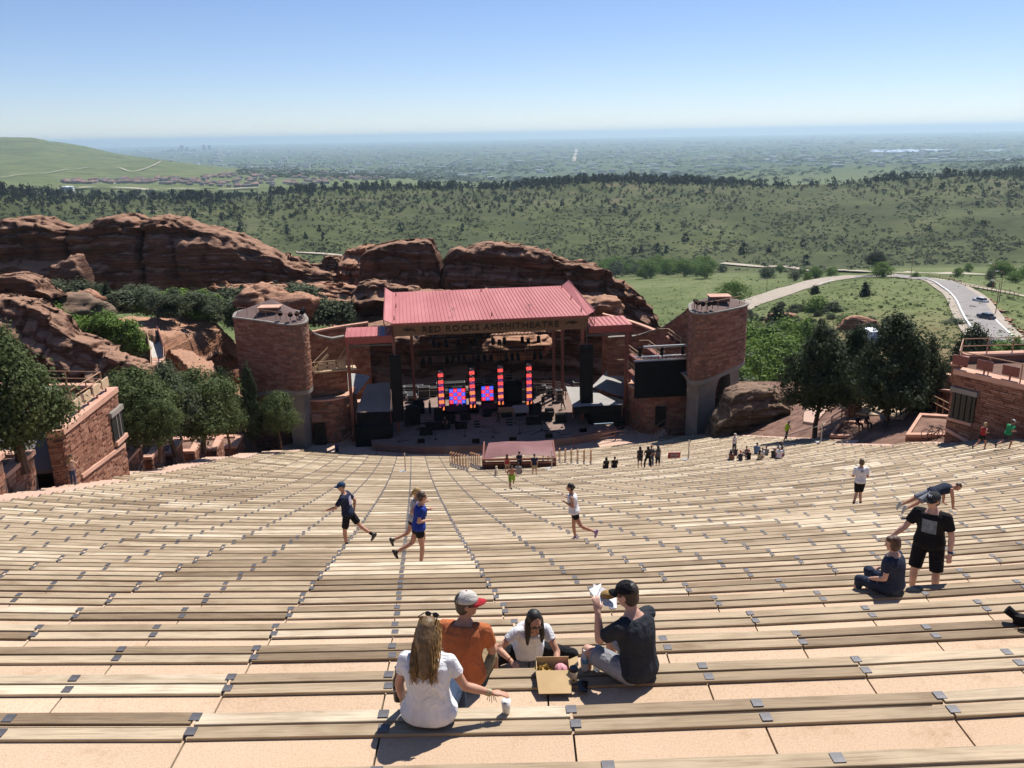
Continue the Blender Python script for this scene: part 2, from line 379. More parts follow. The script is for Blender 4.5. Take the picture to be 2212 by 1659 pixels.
# ---------------------------------------------------------------- terrain: one sheet from the amphitheatre to the horizon
PLAIN = -218.0
_near = [(8, 'z', -13), (30, 'z', -19), (60, 'z', -31), (80, 'z', -38)]
_tc = {   # photo column: (distance, 'y' photo row or 'z' height, value)
 -420: [(8, 'z', -13), (30, 'z', -17), (55, 'z', -20), (110, 'z', -24), (160, 'z', -25), (320, 'z', -50), (650, 'z', -72), (900, 'y', 470), (1150, 'y', 408), (1350, 'z', -62), (2200, 'y', 396), (3000, 'y', 380), (4200, 'y', 335), (5600, 'y', 280), (7000, 'z', 10), (9500, 'z', -150), (14000, 'z', PLAIN)],
 0: [(8, 'z', -13), (30, 'z', -17), (46, 'z', -19.5), (80, 'z', -22), (110, 'z', -25), (160, 'z', -27), (320, 'z', -55), (650, 'z', -76), (900, 'y', 472), (1150, 'y', 410), (1350, 'z', -66), (2200, 'y', 398), (3000, 'y', 380), (4200, 'y', 335), (5600, 'y', 287), (7000, 'z', 0), (9500, 'z', -150), (14000, 'z', PLAIN)],
 100: [(8, 'z', -13), (30, 'z', -17.5), (50, 'z', -21), (80, 'z', -24), (110, 'z', -26), (160, 'z', -28), (320, 'z', -58), (650, 'z', -80), (900, 'y', 478), (1180, 'y', 411), (1350, 'z', -66), (2250, 'y', 399), (3000, 'y', 378), (4200, 'y', 335), (5600, 'y', 290), (7000, 'z', -10), (9500, 'z', -160), (14000, 'z', PLAIN)],
 200: [(8, 'z', -13), (30, 'z', -18), (55, 'z', -23), (80, 'z', -26), (110, 'z', -27), (160, 'z', -30), (320, 'z', -62), (650, 'z', -85), (900, 'y', 485), (1200, 'y', 414), (1400, 'z', -76), (2300, 'y', 400), (3000, 'y', 380), (4200, 'y', 342), (5600, 'y', 309), (7000, 'z', -60), (9500, 'z', -180), (14000, 'z', PLAIN)],
 350: [(8, 'z', -13), (30, 'z', -18), (60, 'z', -26), (85, 'z', -29), (115, 'z', -29), (160, 'z', -32), (320, 'z', -66), (650, 'z', -90), (880, 'y', 498), (1250, 'y', 417), (1450, 'z', -86), (2300, 'y', 403), (2900, 'y', 383), (3700, 'y', 356), (5000, 'y', 339), (7000, 'z', -150), (11000, 'z', PLAIN)],
 500: [(8, 'z', -13), (30, 'z', -19), (60, 'z', -30), (85, 'z', -34), (115, 'z', -31), (160, 'z', -35), (320, 'z', -72), (650, 'z', -96), (840, 'y', 520), (1270, 'y', 419), (1500, 'z', -95), (2400, 'y', 400), (3100, 'y', 375), (4500, 'z', -140), (6500, 'z', -185), (9000, 'z', PLAIN)],
 600: [(8, 'z', -13), (30, 'z', -19), (60, 'z', -31), (90, 'z', -37), (120, 'z', -33), (160, 'z', -37), (320, 'z', -72), (650, 'z', -102), (800, 'y', 545), (1000, 'y', 478), (1300, 'y', 409), (1550, 'z', -102), (2400, 'z', -115), (3100, 'z', -122), (4500, 'z', -155), (6500, 'z', -195), (8500, 'z', PLAIN)],
 800: [(8, 'z', -13), (30, 'z', -19), (60, 'z', -31), (90, 'z', -38), (130, 'z', -38), (160, 'z', -40), (320, 'z', -72), (650, 'z', -108), (780, 'y', 572), (900, 'y', 520), (1060, 'y', 462), (1340, 'y', 397), (1600, 'z', -110), (2600, 'z', -130), (3200, 'z', -138), (4500, 'z', -175), (7000, 'z', PLAIN)],
 1100: [(8, 'z', -13), (30, 'z', -19), (60, 'z', -31), (90, 'z', -38), (150, 'z', -42), (280, 'z', -62), (500, 'z', -92), (750, 'y', 588), (870, 'y', 528), (1030, 'y', 468), (1220, 'y', 422), (1370, 'y', 398), (1650, 'z', -112), (2600, 'z', -160), (4500, 'z', -200), (7000, 'z', PLAIN)],
 1290: [(8, 'z', -13), (30, 'z', -19), (60, 'z', -31), (90, 'z', -38), (150, 'z', -42), (280, 'z', -62), (500, 'z', -92), (755, 'y', 588), (870, 'y', 528), (1030, 'y', 464), (1220, 'y', 408), (1350, 'y', 380), (1650, 'z', -112), (2600, 'z', -160), (4500, 'z', -200), (7000, 'z', PLAIN)],
 1450: [(8, 'z', -13), (30, 'z', -19), (60, 'z', -31), (90, 'z', -37), (120, 'z', -40), (180, 'y', 745), (300, 'y', 685), (450, 'y', 640), (600, 'y', 605), (755, 'y', 587), (870, 'y', 528), (1030, 'y', 465), (1220, 'y', 412), (1370, 'y', 386), (1650, 'z', -112), (2600, 'z', -165), (4500, 'z', -200), (7000, 'z', PLAIN)],
 1600: [(8, 'z', -13), (30, 'z', -18), (60, 'z', -29), (80, 'z', -34.5), (100, 'z', -36), (130, 'y', 845), (170, 'y', 772), (230, 'y', 712), (300, 'y', 670), (420, 'y', 640), (600, 'y', 602), (760, 'y', 584), (880, 'y', 528), (1040, 'y', 466), (1230, 'y', 414), (1390, 'y', 388), (1650, 'z', -112), (2600, 'z', -165), (4000, 'y', 366), (5500, 'z', -190), (8000, 'z', PLAIN)],
 1750: [(8, 'z', -13), (30, 'z', -17), (55, 'z', -25), (80, 'z', -30), (105, 'y', 890), (140, 'y', 822), (180, 'y', 752), (235, 'y', 690), (300, 'y', 642), (380, 'y', 622), (500, 'y', 610), (640, 'y', 596), (770, 'y', 582), (880, 'y', 528), (1040, 'y', 466), (1240, 'y', 416), (1400, 'y', 390), (1650, 'z', -112), (2600, 'z', -165), (4000, 'y', 360), (5500, 'z', -190), (8000, 'z', PLAIN)],
 1890: [(8, 'z', -13), (30, 'z', -16), (50, 'z', -22), (75, 'z', -27), (105, 'y', 880), (145, 'y', 805), (200, 'y', 722), (265, 'y', 655), (340, 'y', 600), (480, 'y', 594), (620, 'y', 587), (770, 'y', 578), (880, 'y', 526), (1040, 'y', 462), (1240, 'y', 408), (1440, 'y', 378), (1700, 'z', -105), (2600, 'z', -165), (4000, 'y', 358), (5500, 'z', -190), (8000, 'z', PLAIN)],
 2050: [(8, 'z', -12), (30, 'z', -15), (48, 'z', -19), (70, 'z', -23), (100, 'y', 880), (140, 'y', 805), (190, 'y', 738), (250, 'y', 672), (325, 'y', 612), (430, 'y', 598), (600, 'y', 587), (760, 'y', 576), (860, 'y', 526), (1020, 'y', 460), (1240, 'y', 402), (1470, 'y', 369), (1750, 'z', -100), (2600, 'z', -165), (4000, 'y', 352), (5500, 'z', -190), (8000, 'z', PLAIN)],
 2212: [(8, 'z', -12), (30, 'z', -14.5), (46, 'z', -18), (65, 'z', -21), (95, 'y', 880), (130, 'y', 818), (175, 'y', 762), (235, 'y', 700), (320, 'y', 640), (450, 'y', 604), (600, 'y', 588), (750, 'y', 575), (850, 'y', 526), (1020, 'y', 456), (1240, 'y', 400), (1500, 'y', 367), (1750, 'z', -95), (2600, 'z', -165), (4000, 'y', 345), (5500, 'z', -195), (8000, 'z', PLAIN)],
 2650: [(8, 'z', -12), (30, 'z', -14), (46, 'z', -17), (65, 'z', -20), (95, 'z', -26), (175, 'z', -42), (320, 'z', -62), (450, 'z', -80), (750, 'z', -108), (1020, 'z', -85), (1500, 'z', -52), (1800, 'z', -95), (2600, 'z', -165), (5500, 'z', -195), (8000, 'z', PLAIN)],
}
DEND = 41500.0
_rings = np.concatenate([np.geomspace(8, 60, 18)[:-1], np.geomspace(60, 1800, 150)[:-1], np.geomspace(1800, 9000, 60)[:-1], np.geomspace(9000, DEND, 24)])
_azs = np.radians(np.linspace(-44, 48, 440))
_ca = []; _cz = []
for xx, kn in _tc.items():
    r = ray(xx, 500); a = math.atan2(r.x, r.y); Ds = []; Zs = []
    for D, t, v in kn:
        Ds.append(D)
        if t == 'z': Zs.append(v)
        else:
            q = ray(xx, v); Zs.append(q.z / math.hypot(q.x, q.y) * D)
    Ds.append(DEND + 1); Zs.append(PLAIN)
    _ca.append(a); _cz.append(np.interp(np.log(_rings), np.log(Ds), Zs))
_ca = np.array(_ca); _cz = np.array(_cz)
TG = np.zeros((len(_azs), len(_rings)))
for j in range(len(_rings)):
    TG[:, j] = np.interp(_azs, _ca, _cz[:, j])
def _smooth(G, n):
    for _ in range(n):
        P = np.pad(G, 1, mode='edge'); G = (P[:-2, 1:-1] + P[2:, 1:-1] + P[1:-1, :-2] + P[1:-1, 2:] + 2 * G) / 6
    return G
_sm = _smooth(TG, 5); _w = np.clip((_rings - 60) / 60, 0, 1)[None, :]
TG = TG * (1 - _w) + _sm * _w
_AZ, _RR = np.meshgrid(_azs, _rings, indexing='ij')
_TX = np.sin(_AZ) * _RR; _TY = np.cos(_AZ) * _RR
def vnoise(X, Y, sc, seed=0):                       # cheap value noise on arrays
    x = X / sc + seed * 17.3; y = Y / sc - seed * 9.1; xi = np.floor(x); yi = np.floor(y); fx = x - xi; fy = y - yi
    def h(a, b): v = np.sin(a * 127.1 + b * 311.7 + seed * 74.7) * 43758.5453; return v - np.floor(v)
    sx = fx * fx * (3 - 2 * fx); sy = fy * fy * (3 - 2 * fy)
    return (h(xi, yi) * (1 - sx) + h(xi + 1, yi) * sx) * (1 - sy) + (h(xi, yi + 1) * (1 - sx) + h(xi + 1, yi + 1) * sx) * sy - .5
_amp = np.interp(_RR, [100, 200, 700, 1200, 1600, 3000, 6000, 9000], [0, 1.2, 4, 10, 8, 6, 12, 0])
TG = TG + _amp * (vnoise(_TX, _TY, 150, 1) + .5 * vnoise(_TX, _TY, 60, 2) + .25 * vnoise(_TX, _TY, 26, 3)) + np.interp(_RR, [3000, 5000, 7000, 8000], [0, 40, 30, 0]) * vnoise(_TX, _TY, 900, 4) * np.interp(_AZ, [-.44, -.30, -.2], [1, .6, 0])
_lr = np.log(_rings)
def terr_z(x, y):
    a = math.atan2(x, y); D = math.hypot(x, y)
    i = (a - _azs[0]) / (_azs[1] - _azs[0]); i = min(max(i, 0), len(_azs) - 1.001); i0 = int(i); fi = i - i0
    j = int(np.searchsorted(_rings, D)) - 1; j = min(max(j, 0), len(_rings) - 2); fj = min(max((D - _rings[j]) / (_rings[j + 1] - _rings[j]), 0), 1)
    return (TG[i0, j] * (1 - fj) + TG[i0, j + 1] * fj) * (1 - fi) + (TG[i0 + 1, j] * (1 - fj) + TG[i0 + 1, j + 1] * fj) * fi
def hit(px, py, d0=100.0, d1=40000.0):
    """first point of the terrain seen at a photo position, no nearer than d0"""
    r = ray(px, py); h = math.hypot(r.x, r.y); D = d0; pd = d0
    while D < d1:
        z = r.z / h * D
        if z < terr_z(r.x / h * D, r.y / h * D):
            for _ in range(12):
                m = (pd + D) / 2
                if r.z / h * m < terr_z(r.x / h * m, r.y / h * m): D = m
                else: pd = m
            x, y = r.x / h * D, r.y / h * D
            return Vector((x, y, terr_z(x, y)))
        pd = D; D *= 1.012
    return None
_na, _nr = TG.shape
_V = np.stack([_TX, _TY, TG], -1).reshape(-1, 3)
_ii = np.arange(_na - 1)[:, None] * _nr + np.arange(_nr - 1)[None, :]
_F = np.stack([_ii, _ii + 1, _ii + _nr + 1, _ii + _nr], -1).reshape(-1, 4)[:, ::-1]
def m_ground():
    m = mat('meadow_and_plain', (.12, .15, .05), .95, 0, .1); t = NT(m); c = t.coord('Object')
    geo = t.n('ShaderNodeNewGeometry'); sep = t.n('ShaderNodeSeparateXYZ'); t.l(geo.outputs['Position'], sep.inputs[0])
    ln = t.n('ShaderNodeVectorMath'); ln.operation = 'LENGTH'
    cx = t.n('ShaderNodeCombineXYZ'); t.l(sep.outputs[0], cx.inputs[0]); t.l(sep.outputs[1], cx.inputs[1]); t.l(cx.outputs[0], ln.inputs[0]); D = ln.outputs['Value']
    def rng(a, b, lo=0, hi=1):
        x = t.n('ShaderNodeMapRange'); t.l(D, x.inputs[0]); x.inputs[1].default_value = a; x.inputs[2].default_value = b; x.inputs[3].default_value = lo; x.inputs[4].default_value = hi; return x.outputs[0]
    n1 = t.noise(c, .012, 5, .6); n2 = t.noise(c, .09, 6, .65); n3 = t.noise(c, .8, 4, .7)
    grass = t.ramp(n1, [(.35, (.085, .110, .038)), (.55, (.125, .150, .057)), (.72, (.165, .18, .08))])
    grass = t.mix(1.0, grass, t.ramp(n2, [(.3, (.66, .70, .62)), (.5, (1, 1, 1)), (.75, (1.22, 1.16, 1.15))]), 'MULTIPLY')
    grass = t.mix(1.0, grass, t.ramp(n3, [(.3, (.8, .8, .78)), (.6, (1.08, 1.06, 1.05))]), 'MULTIPLY')
    # bare pale soil and rock on the ridge
    bare = t.ramp(t.noise(c, .02, 8, .72), [(.55, (0, 0, 0)), (.66, (1, 1, 1))])
    bz = t.math('MULTIPLY', rng(980, 1180), rng(1900, 1500)); bz = t.math('MULTIPLY', bz, bare)
    grass = t.mix(t.math('MULTIPLY', bz, .75), grass, (.26, .20, .135))
    rid = t.math('MULTIPLY', rng(640, 800), rng(2200, 1600)); grass = t.mix(t.math('MULTIPLY', rid, .85), grass, t.mix(1.0, grass, t.ramp(t.noise(c, .007, 7, .72, .5), [(.36, (.34, .34, .36)), (.52, (.56, .53, .56)), (.7, (.78, .72, .70))]), 'MULTIPLY'))
    # red dirt round the amphitheatre
    dirt = t.ramp(t.noise(c, .15, 6, .7), [(.3, (.20, .10, .07)), (.7, (.32, .18, .12))])
    near = t.mix(t.math('MULTIPLY', rng(260, 120), .8), grass, dirt)
    # wooded suburbs on the far plain
    vo = t.n('ShaderNodeTexVoronoi'); vo.inputs['Scale'].default_value = .018; t.l(c, vo.inputs['Vector'])
    w1 = t.noise(c, .0016, 6, .65); w2 = t.noise(c, .02, 5, .75)
    wood = t.ramp(w2, [(.35, (.020, .038, .016)), (.55, (.040, .066, .026)), (.66, (.085, .105, .05)), (.76, (.24, .21, .17))])
    field = t.ramp(w1, [(.40, (0, 0, 0)), (.56, (1, 1, 1))])
    plain = t.mix(t.math('MULTIPLY', field, .5), wood, (.12, .15, .075))
    spots = t.ramp(t.noise(c, .006, 3, .8), [(.68, (0, 0, 0)), (.72, (1, 1, 1))])
    plain = t.mix(t.math('MULTIPLY', spots, .35), plain, (.34, .33, .31))
    # keep the left mountain grassy
    az = t.math('DIVIDE', sep.outputs[0], sep.outputs[1])
    mx = t.n('ShaderNodeMapRange'); t.l(az, mx.inputs[0]); mx.inputs[1].default_value = -.20; mx.inputs[2].default_value = -.13; mx.inputs[3].default_value = 0; mx.inputs[4].default_value = 1
    zz = t.n('ShaderNodeMapRange'); t.l(sep.outputs[2], zz.inputs[0]); zz.inputs[1].default_value = -160; zz.inputs[2].default_value = -205
    far = t.math('MULTIPLY', rng(3000, 4300), t.math('MAXIMUM', mx.outputs[0], zz.outputs[0]))
    scrub = t.ramp(t.noise(c, .004, 8, .66, .8), [(.54, (0, 0, 0)), (.62, (1, 1, 1))])
    hillc = t.mix(t.math('MULTIPLY', t.math('MULTIPLY', scrub, rng(3300, 4300)), .75), near, (.055, .062, .028))
    t.color(t.mix(far, hillc, plain))
    return m
GROUND = m_ground()
ground = struct('ground', np_mesh('ground', _V, _F, True), GROUND, 'green valley, ridge and far plain reaching the horizon')

# ribbons laid on the terrain
def ribbon(name, pts, w, mats, lift=.25, sub=6, kind='structure', label=None, cross=3):
    P = []
    for i in range(len(pts) - 1):
        for j in range(sub):
            t = j / sub; p0 = pts[max(i - 1, 0)]; p1 = pts[i]; p2 = pts[i + 1]; p3 = pts[min(i + 2, len(pts) - 1)]
            P.append(.5 * ((2 * p1) + (-p0 + p2) * t + (2 * p0 - 5 * p1 + 4 * p2 - p3) * t * t + (-p0 + 3 * p1 - 3 * p2 + p3) * t ** 3))
    P.append(pts[-1]); mb = MB(); V = []
    for i, p in enumerate(P):
        d = (P[min(i + 1, len(P) - 1)] - P[max(i - 1, 0)]); d.z = 0; d.normalize(); e = Vector((d.y, -d.x, 0))
        wi = w if not callable(w) else w(i / (len(P) - 1))
        for c in range(cross):
            q = p + e * wi * (c / (cross - 1) - .5); V.append((q.x, q.y, terr_z(q.x, q.y) + lift))
    # level each cross-section a little so the strip stays above the sheet
    for i in range(len(P)):
        zs = [V[i * cross + c][2] for c in range(cross)]; zm = max(zs)
        for c in range(cross): V[i * cross + c] = (V[i * cross + c][0], V[i * cross + c][1], zm * .7 + V[i * cross + c][2] * .3)
    mb.add(V, [(i * cross + c, i * cross + c + 1, (i + 1) * cross + c + 1, (i + 1) * cross + c) for i in range(len(P) - 1) for c in range(cross - 1)])
    o = obj(name, mb, mats); o['kind'] = kind
    if label: o['label'] = label
    return o, P
ASPH = m_noise('grey_asphalt', [(.3, (.22, .20, .19)), (.7, (.30, .275, .26))], .4, 5, .95)
TRAIL = m_noise('pale_dirt_road', [(.3, (.36, .30, .23)), (.7, (.46, .40, .32))], .05, 5, .95)
MARK = mat('white_road_paint', (.72, .72, .70), .7)
SHOULD = m_noise('gravel_shoulder', [(.3, (.30, .25, .20)), (.7, (.42, .36, .29))], .6, 5, .95)

# ---------------------------------------------------------------- rocks
def fbm(x, y, z, o=4):
    return mnoise.fractal((x, y, z), 1.0, 2.1, o, noise_basis='PERLIN_ORIGINAL')
def ridge_rock(name, sil, base, Y, depth, label, m=None, seed=0, lean=.12, res=.9, strata=1.0, rough=1.0, cracks=(), dip=.06, back=.8, smooth=False, group=None, Yend=None):
    """rock fin: photo silhouette 'sil' (px), photo base line 'base' (px), standing 'Y' metres out; front leans back by 'lean'"""
    xs = [p[0] for p in sil]; x0, x1 = xs[0], xs[-1]
    Yf = (lambda x: Y) if Yend is None else (lambda x: Y + (Yend - Y) * (x - x0) / (x1 - x0))
    W = (aty(x1, sil[-1][1], Yf(x1)) - aty(x0, sil[0][1], Yf(x0))).length
    n = max(30, int(W / res)); rows = 76; V = []
    bx = [p[0] for p in base]; by = [p[1] for p in base]
    for i in range(n + 1):
        px = x0 + (x1 - x0) * i / n; yy = Yf(px)
        ty = np.interp(px, xs, [p[1] for p in sil]); b = np.interp(px, bx, by)
        bot = aty(px, b, yy); Ht = None
        # the top leans back, so find its height along the ray
        top = aty(px, ty, yy); h = top.z - bot.z; yt = yy + lean * h; top = aty(px, ty, yt); h = max(top.z - bot.z, .3); X = top.x
        D = depth if not callable(depth) else depth((px - x0) / (x1 - x0)); D = min(D, .6 * D + .8 * h)
        prof = []
        for j in range(rows):
            t = j / (rows - 1)
            if t < .62: s_ = t / .62; prof.append((lean * h * s_, bot.z - 1.5 + (h + 1.5) * (1 - (1 - s_) ** 1.0) * .985))
            elif t < .80: s_ = (t - .62) / .18; prof.append((lean * h + D * .35 * s_, bot.z + h * (.985 + .015 * math.sin(s_ * math.pi))))
            else: s_ = (t - .80) / .20; prof.append((lean * h + D * (.35 + .65 * s_), bot.z + h * (.985 - s_ * back) - s_ * 2))
        for j, (dy, z) in enumerate(prof):
            # strata: layers of uneven thickness that step in and out, dipping along the fin
            sx = X; wz = z + dip * sx + 1.0 * fbm(sx * .06, seed, z * .06, 3) + .25 * fbm(sx * .4, seed, z * .4, 2)
            def lay(q, f): i_ = math.floor(q * f); fr_ = q * f - i_; h0 = mnoise.cell((i_ * 3.17 + seed * 7.1, math.floor(sx * .035 + .6 * mnoise.cell((i_, seed, 1.0))), 2.5)); h1 = mnoise.cell((i_ * 3.17 + 3.17 + seed * 7.1, math.floor(sx * .035 + .6 * mnoise.cell((i_ + 1, seed, 1.0))), 2.5)); k_ = min(1, max(0, (fr_ - .72) / .28)); return h0 + (h1 - h0) * k_ - .5
            st = .95 * lay(wz, .42) + .5 * lay(wz + 3.3, 1.15) + .35 * fbm(seed + 9.1, .05 * sx, wz * 2.2, 3)
            nz = fbm(sx * .09 + seed, yy * .09 + dy * .09, z * .09, 5); n2 = fbm(sx * .55 + seed, dy * .55, z * .55, 4) + .5 * (mnoise.cell((sx * .9, dy * .9 + seed, wz * 1.3)) - .5)
            blk = mnoise.cell((sx * .2 + seed + .8 * nz, dy * .25 + seed, math.floor(wz * .38 + .5 * nz))) - .5; b2 = mnoise.cell((sx * .55 + seed + nz, dy * .6, math.floor(wz * .9 + nz))) - .5; jt = abs(fbm(sx * .13 + seed * 2, 0.3, z * .03, 2)); crk = .9 * max(0, 1 - jt / .035)
            fr = 1.0 if j > 0 else .3
            off = fr * (-1.25 * strata * st - 1.6 * rough * nz - .42 * n2 + crk - rough * (.5 * blk + .3 * b2))
            for cx, cw, cd in cracks:
                q = (px - cx) / cw
                if abs(q) < 3: off += cd * math.exp(-q * q)
            dz = (.45 * nz + .25 * n2 + .3 * blk + .18 * b2) * rough if t > 0 and j > rows * .5 else 0
            V.append((X + .5 * n2, yy + dy + off * (1 if j < rows * .8 else .4), z + dz))
    Fq = [(i * rows + j, (i + 1) * rows + j, (i + 1) * rows + j + 1, i * rows + j + 1) for i in range(n) for j in range(rows - 1)]
    # end caps
    me = np_mesh(name, V, Fq, smooth)
    o = link(name, me, m or ROCK); tag(o, label, 'rock', group)
    return o
def slab_rock(name, pts, label, m=None, thick=3.0, seed=0, res=14, rough=.35, group=None, base=None, top=1.0):
    """tilted slab: four photo corners with distances [(px, py, Y)...] in order far-left, far-right, near-right, near-left; skirts drop to the ground"""
    c = [aty(*p) for p in pts]; n = res * 3; V = []
    for i in range(n + 1):
        a = i / n; p = c[0].lerp(c[1], a); q = c[3].lerp(c[2], a)
        for j in range(n + 1):
            b = j / n; w = p.lerp(q, b)
            e = min(a, 1 - a, b, 1 - b); rnd = -(1 - min(1, e / .12)) ** 2 * thick * .35
            nz = fbm(w.x * .12 + seed, w.y * .12, w.z * .12, 5); n2 = fbm(w.x * .6, w.y * .6 + seed, w.z * .6, 4) + .6 * (mnoise.cell((a * 5 + seed + nz, b * 9 + nz, seed)) - .5)
            eg = 1 + .35 * (fbm(a * 3 + seed, b * 3, 2.2, 3))
            w = w + Vector((nz * .8, n2 * .5, rnd * eg + rough * (1.6 * nz + .5 * n2) * top)); V.append(tuple(w))
    F4 = [(i * (n + 1) + j, i * (n + 1) + j + 1, (i + 1) * (n + 1) + j + 1, (i + 1) * (n + 1) + j) for i in range(n) for j in range(n)]
    F4 = [f[::-1] for f in F4]
    ring = [i * (n + 1) for i in range(n + 1)] + [n * (n + 1) + j for j in range(1, n + 1)] + [i * (n + 1) + n for i in range(n - 1, -1, -1)] + [j for j in range(n - 1, 0, -1)]
    cx = sum((Vector(V[k]) for k in ring), Vector()) / len(ring); L = ring
    steps = 12
    prev = ring
    for s_ in range(1, steps + 1):
        cur = []
        for k in ring:
            p = Vector(V[k]); o_ = (p - cx); o_.z = 0; t = s_ / steps
            zq = (p.z - t * thick) * 1.1 + .06 * p.x; st = mnoise.cell((math.floor(zq) + seed, math.floor(p.x * .08), 1.5)) - .5 + .6 * fbm(p.x * .3 + seed, p.y * .3, zq, 4)
            q = p + Vector((0, 0, -thick * t)) + (o_.normalized() if o_.length > 0 else o_) * (st * .9 - .4 * t * t * 0)
            cur.append(len(V)); V.append(tuple(q))
        for a in range(len(ring)):
            b = (a + 1) % len(ring); F4.append((prev[a], prev[b], cur[b], cur[a]))
        prev = cur
    o = link(name, np_mesh(name, V, F4, False), m or ROCK2); tag(o, label, 'rock', group); return o
def boulder(name, c, r, label, m=None, seed=0, sub=40, flat=.8, group=None, amp=.3, cut=None):
    n, k = sub, sub // 2 + 2; V = []; c = Vector(c)
    for j in range(k + 1):
        ph = math.pi * j / k - math.pi / 2
        for i in range(n):
            th = 2 * math.pi * i / n; d = Vector((math.cos(th) * math.cos(ph), math.sin(th) * math.cos(ph), math.sin(ph)))
            d = Vector([math.copysign(abs(x) ** flat, x) for x in d])
            f = 1 + amp * fbm(d.x * 1.1 + seed, d.y * 1.1, d.z * 1.1 + seed, 4) + amp * .35 * fbm(d.x * 1.2 + seed, d.y * 1.2, d.z * 7 + seed, 3) + .07 * fbm(d.x * 5 + seed, d.y * 5, d.z * 5, 4) + .05 * (mnoise.cell((d.x * 2.2 + seed, d.y * 2.2, math.floor(d.z * 6 + fbm(d.x, d.y, seed, 2)))) - .5)
            V.append((c.x + d.x * r[0] * f, c.y + d.y * r[1] * f, c.z + d.z * r[2] * f))
    Fq = [(j * n + i, j * n + (i + 1) % n, (j + 1) * n + (i + 1) % n, (j + 1) * n + i) for j in range(k) for i in range(n)]
    o = link(name, np_mesh(name, V, Fq, False), m or ROCK2); tag(o, label, 'rock', group); return o

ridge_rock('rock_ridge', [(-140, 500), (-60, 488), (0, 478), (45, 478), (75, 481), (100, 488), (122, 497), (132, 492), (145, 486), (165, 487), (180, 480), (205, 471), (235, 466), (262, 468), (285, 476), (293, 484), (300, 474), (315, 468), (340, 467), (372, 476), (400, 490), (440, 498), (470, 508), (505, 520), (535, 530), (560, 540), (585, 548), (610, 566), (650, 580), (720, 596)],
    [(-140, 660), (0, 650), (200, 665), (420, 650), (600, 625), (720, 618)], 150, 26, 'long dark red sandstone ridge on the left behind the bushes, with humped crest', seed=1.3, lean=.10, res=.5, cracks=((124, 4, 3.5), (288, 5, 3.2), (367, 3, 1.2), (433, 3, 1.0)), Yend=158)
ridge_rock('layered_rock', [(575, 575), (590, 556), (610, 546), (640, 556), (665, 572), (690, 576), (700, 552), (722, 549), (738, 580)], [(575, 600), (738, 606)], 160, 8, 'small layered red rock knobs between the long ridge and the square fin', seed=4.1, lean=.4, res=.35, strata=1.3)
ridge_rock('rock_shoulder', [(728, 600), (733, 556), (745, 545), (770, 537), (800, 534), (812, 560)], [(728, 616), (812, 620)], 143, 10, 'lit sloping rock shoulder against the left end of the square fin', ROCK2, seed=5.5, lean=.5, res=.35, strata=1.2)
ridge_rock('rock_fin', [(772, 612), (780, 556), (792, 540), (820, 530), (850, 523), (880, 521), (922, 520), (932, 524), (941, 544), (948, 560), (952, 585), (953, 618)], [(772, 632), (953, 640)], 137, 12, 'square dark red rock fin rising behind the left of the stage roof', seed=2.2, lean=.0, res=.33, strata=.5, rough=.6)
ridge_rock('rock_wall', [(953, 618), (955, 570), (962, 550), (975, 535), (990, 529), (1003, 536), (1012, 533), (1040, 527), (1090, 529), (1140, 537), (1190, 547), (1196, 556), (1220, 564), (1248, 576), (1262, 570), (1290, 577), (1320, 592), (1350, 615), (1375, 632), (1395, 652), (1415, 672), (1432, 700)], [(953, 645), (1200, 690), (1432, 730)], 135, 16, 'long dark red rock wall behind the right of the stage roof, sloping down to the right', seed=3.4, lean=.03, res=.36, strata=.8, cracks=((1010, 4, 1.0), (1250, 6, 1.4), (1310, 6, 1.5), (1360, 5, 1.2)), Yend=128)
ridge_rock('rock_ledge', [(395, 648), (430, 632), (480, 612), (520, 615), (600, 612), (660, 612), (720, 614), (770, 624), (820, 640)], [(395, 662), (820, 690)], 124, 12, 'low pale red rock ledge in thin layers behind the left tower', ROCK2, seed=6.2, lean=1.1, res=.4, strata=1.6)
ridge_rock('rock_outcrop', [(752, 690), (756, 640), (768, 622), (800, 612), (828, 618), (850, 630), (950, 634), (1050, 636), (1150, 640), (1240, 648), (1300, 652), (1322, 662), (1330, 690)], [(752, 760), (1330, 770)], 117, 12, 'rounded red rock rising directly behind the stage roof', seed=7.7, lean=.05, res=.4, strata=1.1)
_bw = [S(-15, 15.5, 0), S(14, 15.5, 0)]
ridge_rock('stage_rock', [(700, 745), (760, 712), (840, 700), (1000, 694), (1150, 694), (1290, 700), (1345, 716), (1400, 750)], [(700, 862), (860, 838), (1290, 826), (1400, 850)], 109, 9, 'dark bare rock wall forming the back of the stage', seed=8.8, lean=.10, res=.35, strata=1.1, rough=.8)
boulder('rock_lump', atv(1125, 742, 15.0) + Vector((0, 0, -.3)), (4.4, 2.6, 1.5), 'sunlit tan rock lump on the wall behind the stage', ROCK2, 3.1, 52, .75)
boulder('rock_lump', aty(1298, 664, 112), (3.0, 3.0, 1.5), 'small rounded rock beside the right end of the stage roof', ROCK2, 9.4, 44)
